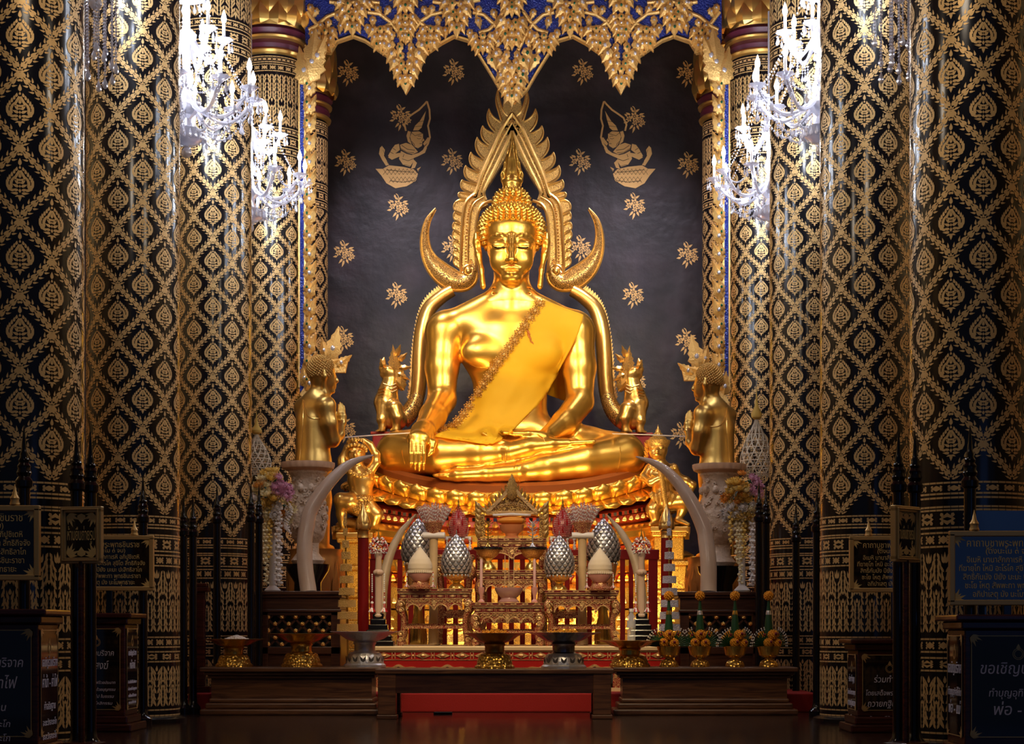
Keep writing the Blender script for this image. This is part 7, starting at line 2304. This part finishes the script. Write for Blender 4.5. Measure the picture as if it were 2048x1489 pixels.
MB().lathe([(0.016, 0.247), (0.016, 0.268), (0.013, 0.27), (0, 0.27)], n=20).build('cap', M_white, t)
MB().lathe([(0.0335, 0.125), (0.0335, 0.175)], n=28).build('paper_label', mk('pale_label', (0.45, 0.45, 0.5), 0, 0.5), t)
# --- marigold offering bowls
def marigold(mb, c, r, mi=0):
    rnd = random.Random(1)
    mb.ell(c, (r*0.86, r*0.86, r*0.8), 12, 8, mi)
    for i in range(60):
        z = 1-2*(i+0.5)/60; w = i*2.39996; q = math.sqrt(1-z*z)
        n = Vector((q*math.cos(w), q*math.sin(w), z))
        mb.ell(Vector(c)+n*r*0.84, (r*0.20, r*0.20, r*0.17), 5, 4, mi)
M_dkred = mk('dark_red_rosebud', (0.16, 0.005, 0.012), 0, 0.6)
fb = None
for i, (px, lab, silver) in enumerate(((1341, 'marigold offering in a brass bowl, first from the bottle, gold band on its cone', False), (1404, 'marigold offering in a brass bowl, second from the bottle, silver band on its cone', True),
                           (1475, 'marigold offering in a brass bowl, third from the bottle, gold band on its cone', False), (1543, 'marigold offering in a brass bowl, last on the right, silver band on its cone', True))):
    d = 13.66; s = d/FPX
    loc = (xat(px, d), d+0.17, 0.362)
    if i < 2:
        t = thing('marigold_offering', lab, 'offering', loc, group='marigold offerings in brass bowls')
        MB().lathe([(0.072, 0), (0.074, 0.012), (0.062, 0.04), (0.03, 0.06), (0.028, 0.07), (0.05, 0.075)], n=28).build('foot', M_goldemb, t)
        MB().lathe([(0.045, 0.07), (0.075, 0.09), (0.086, 0.13), (0.094, 0.158), (0.088, 0.158), (0.07, 0.13), (0, 0.13)], n=32).build('bowl', M_goldbrass, t)
        MB().lathe([(0.040, 0.16), (0.036, 0.26), (0.026, 0.36), (0.017, 0.43), (0.012, 0.47), (0.008, 0.52), (0, 0.52)], n=20).build('leaf_cone', M_green, t)
        MB().lathe([(0.023, 0.400), (0.022, 0.412), (0.019, 0.425), (0.018, 0.432)], n=20).build('band', M_silver if silver else M_goldbrass, t)
        mb = MB(); marigold(mb, (0, 0, 0.545), 0.040); mb.build('top_marigold', M_orange, t)
        for q, (x, y, z, r) in enumerate(((-0.042, -0.055, 0.185, 0.038), (0.036, -0.06, 0.182, 0.038), (0.0, -0.055, 0.245, 0.042), (-0.062, 0.0, 0.24, 0.034), (0.066, 0.0, 0.245, 0.034), (0.0, 0.06, 0.2, 0.04))):
            mb = MB(); marigold(mb, (x, y, z), r); m_ = mb.build('marigold', M_orange, t)
            b_ = MB(); b_.ell((x, y-r*0.95, z+r*0.2), r*0.30, 8, 6); b_.build('rosebud', M_dkred, m_)
        for sx in (-1, 1):      # folded leaf fans tipped with white buds
            mb = MB()
            for q in range(9):
                a = sx*(0.25+0.17*q); L = 0.130
                mb.leaf((sx*0.035, 0.165), L, 0.024, a, y=-0.03+0.004*q, dome=0.006, thick=0.003)
            fan = mb.build('leaf_fan', M_green, t)
            mb = MB()
            for q in range(9):
                a = sx*(0.25+0.17*q)
                for k in range(2):
                    mb.ell((sx*0.035+math.sin(a)*(0.125+0.014*k), -0.036+0.004*q, 0.165+math.cos(a)*(0.125+0.014*k)), (0.0055, 0.0055, 0.0065), 6, 4)
            mb.build('white_buds', M_pearl, fan)
        if i == 0: fb = [t]
        else: fb.append(t)
    else:
        dup(fb[i % 2], lab, loc=loc, rotz=0.5)
tag(MB().box2((-0.07, -0.04, 0), (0.07, 0.04, 0.018)).build('floor_socket', M_blackm, smooth=False, bevel=0.004, loc=(xat(886, 13.75), 13.75, 0)), 'small flat black box on the floor under the bench', 'box')

# ------------------------------------------------------------------ black turned barrier posts
def post_mb():
    mb = MB()
    mb.lathe([(0.06, 0), (0.06, 0.05), (0.035, 0.08), (0.030, 0.12), (0.030, 1.36), (0.042, 1.37), (0.044, 1.40), (0.030, 1.42), (0.038, 1.44), (0.030, 1.46), (0.034, 1.475), (0.024, 1.49), (0.028, 1.505), (0.020, 1.52), (0.022, 1.535), (0.014, 1.55), (0.010, 1.60), (0.002, 1.68)], n=20)
    return mb
post0 = None
for px, d, base, lab in ((153, 9.3, 0, 'black turned post beside the left no-standing sign, left one of the pair'), (181, 9.42, 0, 'black turned post behind the left no-standing sign, right one of the pair'),
                     (286, 12.05, 0, 'black turned post behind the second left prayer board'), (367, 13.75, 0, 'black turned post in front of the second left column, left one of the pair'),
                     (386, 13.85, 0, 'black turned post in front of the second left column, right one of the pair'), (434, 14.6, 0.147, 'lone black turned post before the third left column'),
                     (502, 14.4, 0.147, 'black turned post at the left edge of the left cabinet'), (518, 14.6, 0.147, 'black turned post overlapping the left cabinet front'),
                     (1518, 14.4, 0.147, 'black turned post overlapping the right cabinet front'), (1532, 14.6, 0.147, 'black turned post at the right edge of the right cabinet'),
                     (1592, 14.7, 0.0, 'lone black turned post before the third right column'), (1634, 13.2, 0, 'black turned post in front of the second right column, left one of the pair'),
                     (1652, 13.3, 0, 'black turned post in front of the second right column, right one of the pair'), (1797, 9.38, 0, 'black turned post behind the right no-standing sign'),
                     (1830, 9.44, 0, 'black turned post just right of the right no-standing sign'), (1940, 9.12, 0, 'black turned post behind the nearest right prayer board'), (48, 9.12, 0, 'black turned post behind the nearest left prayer board')):
    if post0 is None:
        post0 = thing('barrier_post', '', 'post', group='black turned barrier posts'); post_mb().build('turned_post', M_black, post0); o = post0
    else:
        o = dup(post0)
    o.location = (xat(px, d), d, base); o['label'] = lab

# ------------------------------------------------------------------ signs and donation boxes with their lettering
def text_mesh(name, s, size, mat, parent, loc, width=None, rot=(PI/2, 0, 0), align='CENTER', shear=0.0):
    cu = bpy.data.curves.new(name, 'FONT')
    cu.body = s; cu.size = size; cu.align_x = align; cu.align_y = 'CENTER'; cu.extrude = 0.0008; cu.resolution_u = 3; cu.shear = shear
    tmp = bpy.data.objects.new(name, cu); COL.objects.link(tmp)
    bpy.context.view_layer.update()
    me = bpy.data.meshes.new_from_object(tmp.evaluated_get(bpy.context.evaluated_depsgraph_get()))
    wid = tmp.dimensions.x
    bpy.data.objects.remove(tmp); bpy.data.curves.remove(cu)
    me.name = name; me.materials.clear(); me.materials.append(mat)
    o = bpy.data.objects.new(name, me); COL.objects.link(o); o.parent = parent
    o.location = loc; o.rotation_euler = rot
    if width and wid > 1e-6: o.scale = (width/wid, 1, 1)
    return o
M_letter = mk('gold_lettering', (0.85, 0.60, 0.22), 0.2, 0.5)
M_wletter = mk('white_lettering', (0.82, 0.76, 0.88), 0, 0.5)
M_frame = mk('dull_gold_frame', (0.62, 0.40, 0.15), 0.5, 0.4)
M_board = mk('black_glass_board', (0.005, 0.005, 0.008), 0, 0.06, spec=0.9)
def corner(mb, x, z, sx, sz, r, y):
    for q in range(5):
        a = q*PI/8
        mb.leaf((x, z), r*(0.75+0.25*(q % 2)), r*0.28, math.atan2(-sx*math.cos(a), -sz*math.sin(a)), y=y, dome=0.001)
PRAYER = (('คาถาบูชาพระพุทธชินราช', 0.062, 0.49), ('(ตั้งนะโม ๓ จบ)', 0.046, 0.27), ('อิเมหิ นานาสักกาเรหิ อภิปูชิเตหิ', 0.048, 0.49), ('ทีฆายุโก โหมิ อะโรโค สุขิโต สิทธิกิจจัง', 0.048, 0.58),
          ('สิทธิกัมมัง ปิยัง มะมะ ปะสิทธิลาโภ', 0.048, 0.53), ('ชะโย โหตุ สัพพะทา พุทธชินะราชา', 0.048, 0.51), ('อภิปาเลตุ มัง นะโมพุทธายะ', 0.048, 0.42))
def prayer_board(cx_px, ytop, ybot, wpx, d, label, rz=0.0):
    s = d/FPX; h = (ybot-ytop)*s; w = wpx*s; zc = zat((ytop+ybot)/2, d)
    t = thing('prayer_board', label, 'sign', (xat(cx_px, d), d, 0), rz, group='framed prayer boards')
    MB().box2((-w/2, 0, zc-h/2), (w/2, 0.02, zc+h/2)).build('board', M_board, t, smooth=False)
    mb = MB(); f = 0.014
    for a, b in (((-w/2-f, zc+h/2-f), (w/2+f, zc+h/2+f)), ((-w/2-f, zc-h/2-f), (w/2+f, zc-h/2+f)), ((-w/2-f, zc-h/2), (-w/2+f, zc+h/2)), ((w/2-f, zc-h/2), (w/2+f, zc+h/2))):
        mb.box2((a[0], -0.012, a[1]), (b[0], 0.025, b[1]))
    mb.build('frame', M_frame, t, smooth=False, bevel=0.004)
    mb = MB()
    for sx in (-1, 1):
        for sz in (-1, 1):
            corner(mb, sx*(w/2-f), zc+sz*(h/2-f), sx, sz, 0.06, -0.002)
    mb.build('corner_ornament', M_letter, t)
    k = h/0.40; z = zc+h*0.36
    for i, (tx, sz, wd) in enumerate(PRAYER):
        text_mesh('lettering', tx, sz*k, M_letter, t, (0, -0.002, z), width=min(wd*k, w*0.88))
        z -= h*(0.125 if i else 0.115)
    MB().box2((-0.02, 0.025, 0), (0.02, 0.05, zc+h/2)).box2((-0.16, 0.005, 0), (0.16, 0.10, 0.03)).build('stand', M_black, t, smooth=False, bevel=0.003)
    MB().lathe([(0.018, zc+h/2+0.01), (0.026, zc+h/2+0.02), (0.02, zc+h/2+0.04), (0.024, zc+h/2+0.05), (0.012, zc+h/2+0.07), (0.001, zc+h/2+0.12)], (w*0.30 if cx_px < 1000 else -w*0.30, 0.01, 0), n=14).build('finial', M_frame, t)
prayer_board(-40, 1017, 1156, 228, 8.95, 'nearest left prayer board, gold letters on black, cut off by the left edge')
prayer_board(216, 1076, 1178, 174, 11.85, 'second left prayer board, gold letters on black, partly behind the no-standing sign')
prayer_board(2018, 1068, 1206, 228, 8.95, 'nearest right prayer board, gold letters with a blue reflection, at the right edge')
prayer_board(1790, 1077, 1181, 174, 11.75, 'second right prayer board, gold letters with a blue reflection, partly behind the no-standing sign')
def small_sign(cx_px, ytop, ybot, wm, d, label, rz):
    s = d/FPX; h = (ybot-ytop)*s; zc = zat((ytop+ybot)/2, d); w = wm
    t = thing('notice_sign', label, 'sign', (xat(cx_px, d), d, 0), rz, group='gold framed no-standing notices')
    MB().box2((-w/2, 0, zc-h/2), (w/2, 0.015, zc+h/2)).build('board', M_board, t, smooth=False)
    mb = MB()
    for k, (f, y0) in enumerate(((0.030, -0.012), (0.018, -0.024))):
        o = 0.012*k
        for a, b in (((-w/2-0.01+o, zc+h/2-f+0.01), (w/2+0.01-o, zc+h/2+0.01-o)), ((-w/2-0.01+o, zc-h/2-0.01+o), (w/2+0.01-o, zc-h/2+f-0.01)), ((-w/2-0.01+o, zc-h/2), (-w/2+f-0.01, zc+h/2)), ((w/2-f+0.01, zc-h/2), (w/2+0.01-o, zc+h/2))):
            mb.box2((a[0], y0, a[1]), (b[0], 0.02, b[1]))
    mb.build('frame', mk('pale_gold_frame', (0.62, 0.44, 0.20), 0.7, 0.38), t, smooth=False, bevel=0.003)
    mb = MB()
    for sx in (-1, 1):
        for sz in (-1, 1):
            corner(mb, sx*(w/2-0.03), zc+sz*(h/2-0.03), sx, sz, 0.07, -0.002)
    for sz in (-1, 1): mb.leaf((0, zc+sz*(h/2-0.025)), 0.05, 0.05, 0 if sz < 0 else PI, y=-0.002, dome=0.001)
    mb.build('corner_ornament', M_letter, t)
    text_mesh('lettering', 'ห้ามยืนถ่ายรูป', 0.085, M_letter, t, (0, -0.003, zc), width=w*0.74)
    MB().lathe([(0.016, 0.05), (0.016, zc-h/2)], n=14).box2((-0.13, -0.09, 0), (0.13, 0.09, 0.045)).box2((-0.10, -0.07, 0.045), (0.10, 0.07, 0.075)).build('stand', M_rose, t, smooth=False, bevel=0.004)
small_sign(163, 1018, 1124, 0.205, 9.1, 'small gold framed no-standing notice on a thin post, left side', -0.22)
small_sign(1812, 1017, 1121, 0.205, 9.1, 'small gold framed no-standing notice turned sideways, right side', 0.80)
def donation_box(cx_px, ytop, ybot_z, wm, d, label, lines, face, base_y=None):
    t = thing('donation_box', label, 'box', (xat(cx_px, d), d, 0), face, group='lettered donation boxes')
    zt = zat(ytop, d); w = wm; D = 0.36
    MB().box2((-w/2-0.05, -0.05, 0), (w/2+0.05, D+0.05, 0.05)).box2((-w/2-0.02, -0.02, 0.05), (w/2+0.02, D+0.02, 0.10)).build('base', M_rose, t, smooth=False, bevel=0.01)
    MB().box2((-w/2, 0, 0.10), (w/2, D, zt-0.07)).build('body', M_rose, t, smooth=False, bevel=0.006)
    MB().box2((-w/2-0.02, -0.02, zt-0.07), (w/2+0.02, D+0.02, zt-0.03)).box2((-w/2-0.05, -0.05, zt-0.03), (w/2+0.05, D+0.05, zt)).build('lid', M_rose, t, smooth=False, bevel=0.008)
    z0, z1 = 0.14, zt-0.10
    for side in (0, 1, 2):
        ww = w-0.06 if side == 0 else D-0.06
        M = Matrix.Identity(4) if side == 0 else (Matrix.Translation((w/2, D/2, 0)) @ Matrix.Rotation(PI/2, 4, 'Z') if side == 1 else Matrix.Translation((-w/2, D/2, 0)) @ Matrix.Rotation(-PI/2, 4, 'Z'))
        pn = MB().box2((-ww/2, -0.006, z0), (ww/2, 0.0, z1)).xf(M).build('black_panel', M_board, t, smooth=False)
        mb = MB()
        for sx in (-1, 1):
            for sz, zz in ((-1, z0), (1, z1)):
                corner(mb, sx*ww/2, zz, sx, sz, 0.055, -0.008)
        for a, b in (((-ww/2, z0), (ww/2, z0)), ((-ww/2, z1), (ww/2, z1)), ((-ww/2, z0), (-ww/2, z1)), ((ww/2, z0), (ww/2, z1))):
            mb.box2((a[0]-0.002, -0.0075, a[1]-0.002), (b[0]+0.002, -0.006, b[1]+0.002))
        c = (0, z1-0.075)
        for r in (0.026, 0.019): mb.strip([(c[0]+r*math.sin(q*PI/10), c[1]-0.01+r*math.cos(q*PI/10)) for q in range(20)], 0.003, -0.0075, -0.006, closed=True)
        mb.leaf((c[0], c[1]+0.008), 0.03, 0.022, 0, y=-0.007, dome=0.001)
        mb.xf(M).build('gilt_lines', M_frame, pn)
        z = z1-0.155
        for tx, sz, wd in lines:
            o = text_mesh('lettering', tx, sz, M_wletter, pn, (0, 0, 0), width=min(wd, ww*0.9), shear=0.15)
            o.matrix_local = M @ Matrix.Translation((0, -0.0075, z)) @ Matrix.Rotation(PI/2, 4, 'X') @ Matrix.Diagonal((o.scale.x, 1, 1, 1))
            z -= sz*1.45+0.006
donation_box(-30, 1219, 0, 0.50, 8.5, 'donation box at the left edge asking for water and electricity money', (('ขอเชิญร่วมบริจาค', 0.062, 0.36), ('ค่าน้ำ - ค่าไฟ', 0.075, 0.30), ('คำอธิษฐาน', 0.05, 0.2), ('อะนะวัทสะมะโก', 0.042, 0.24), ('ยะสะวัทสะมะโก', 0.042, 0.24), ('ภะวันตุ เม', 0.042, 0.16)), 0.0)
donation_box(193, 1227, 0, 0.36, 11.4, 'smaller donation box for monks\' debts, below the second left prayer board', (('ขอเชิญบริจาค', 0.05, 0.22), ('หนี้สงฆ์', 0.07, 0.15), ('ชำระค่าน้ำค่าไฟด้วยประมาท', 0.026, 0.24), ('หนี้กรรมหลัง ด้วยบุญกรรม', 0.026, 0.24), ('ขอให้หมดไป ในธรรม', 0.026, 0.22), ('และขออโหสิกรรม', 0.026, 0.2)), 0.0)
donation_box(1779, 1279, 0, 0.40, 11.3, 'donation box for robe offering, below the second right prayer board', (('ร่วมทำบุญ', 0.055, 0.2), ('โดยเสด็จพระราชกุศล', 0.042, 0.3), ('ถวายกฐินหลวง', 0.055, 0.28), ('วัดพระศรีรัตนมหาธาตุ', 0.022, 0.26)), 0.0)
donation_box(2036, 1230, 0, 0.50, 8.45, 'donation box at the right edge for merit to father and mother', (('ขอเชิญบริจาค', 0.075, 0.36), ('ทำบุญอุทิศให้กับ', 0.05, 0.28), ('พ่อ - แม่', 0.075, 0.24)), 0.0)
# acrylic guard behind the nearest right board, blue reflection painted into its base colour
tag(MB().box2((0, 0, 0.9), (0.5, 0.006, zat(1022, 9.25))).box2((0.02, 0.006, 0), (0.06, 0.03, 0.95)).box2((0.44, 0.006, 0), (0.48, 0.03, 0.95)).build('acrylic_guard', mk('acrylic', (0.02, 0.05, 0.14), 0, 0.05, spec=0.9), smooth=False, loc=(xat(1950, 9.25), 9.25, 0)), 'acrylic guard sheet with a painted blue reflection, standing behind the nearest right prayer board', 'guard')
# reddish wooden pedestal stand peeking out by the second left column
t = thing('lectern_stand', 'narrow reddish wooden stand behind the pair of posts, left of the plinth', 'stand', (xat(398, 14.3), 14.35, 0.147))
MB().box2((-0.09, -0.07, 0), (0.09, 0.07, 0.05)).box2((-0.04, -0.035, 0.05), (0.04, 0.035, 0.80)).build('shaft', M_rose, t, smooth=False, bevel=0.006)
MB().box2((-0.075, -0.06, 0.80), (0.075, 0.06, 0.84)).box2((-0.06, -0.05, 0.84), (0.06, 0.05, 0.87)).build('cap', M_rose, t, smooth=False, bevel=0.006)
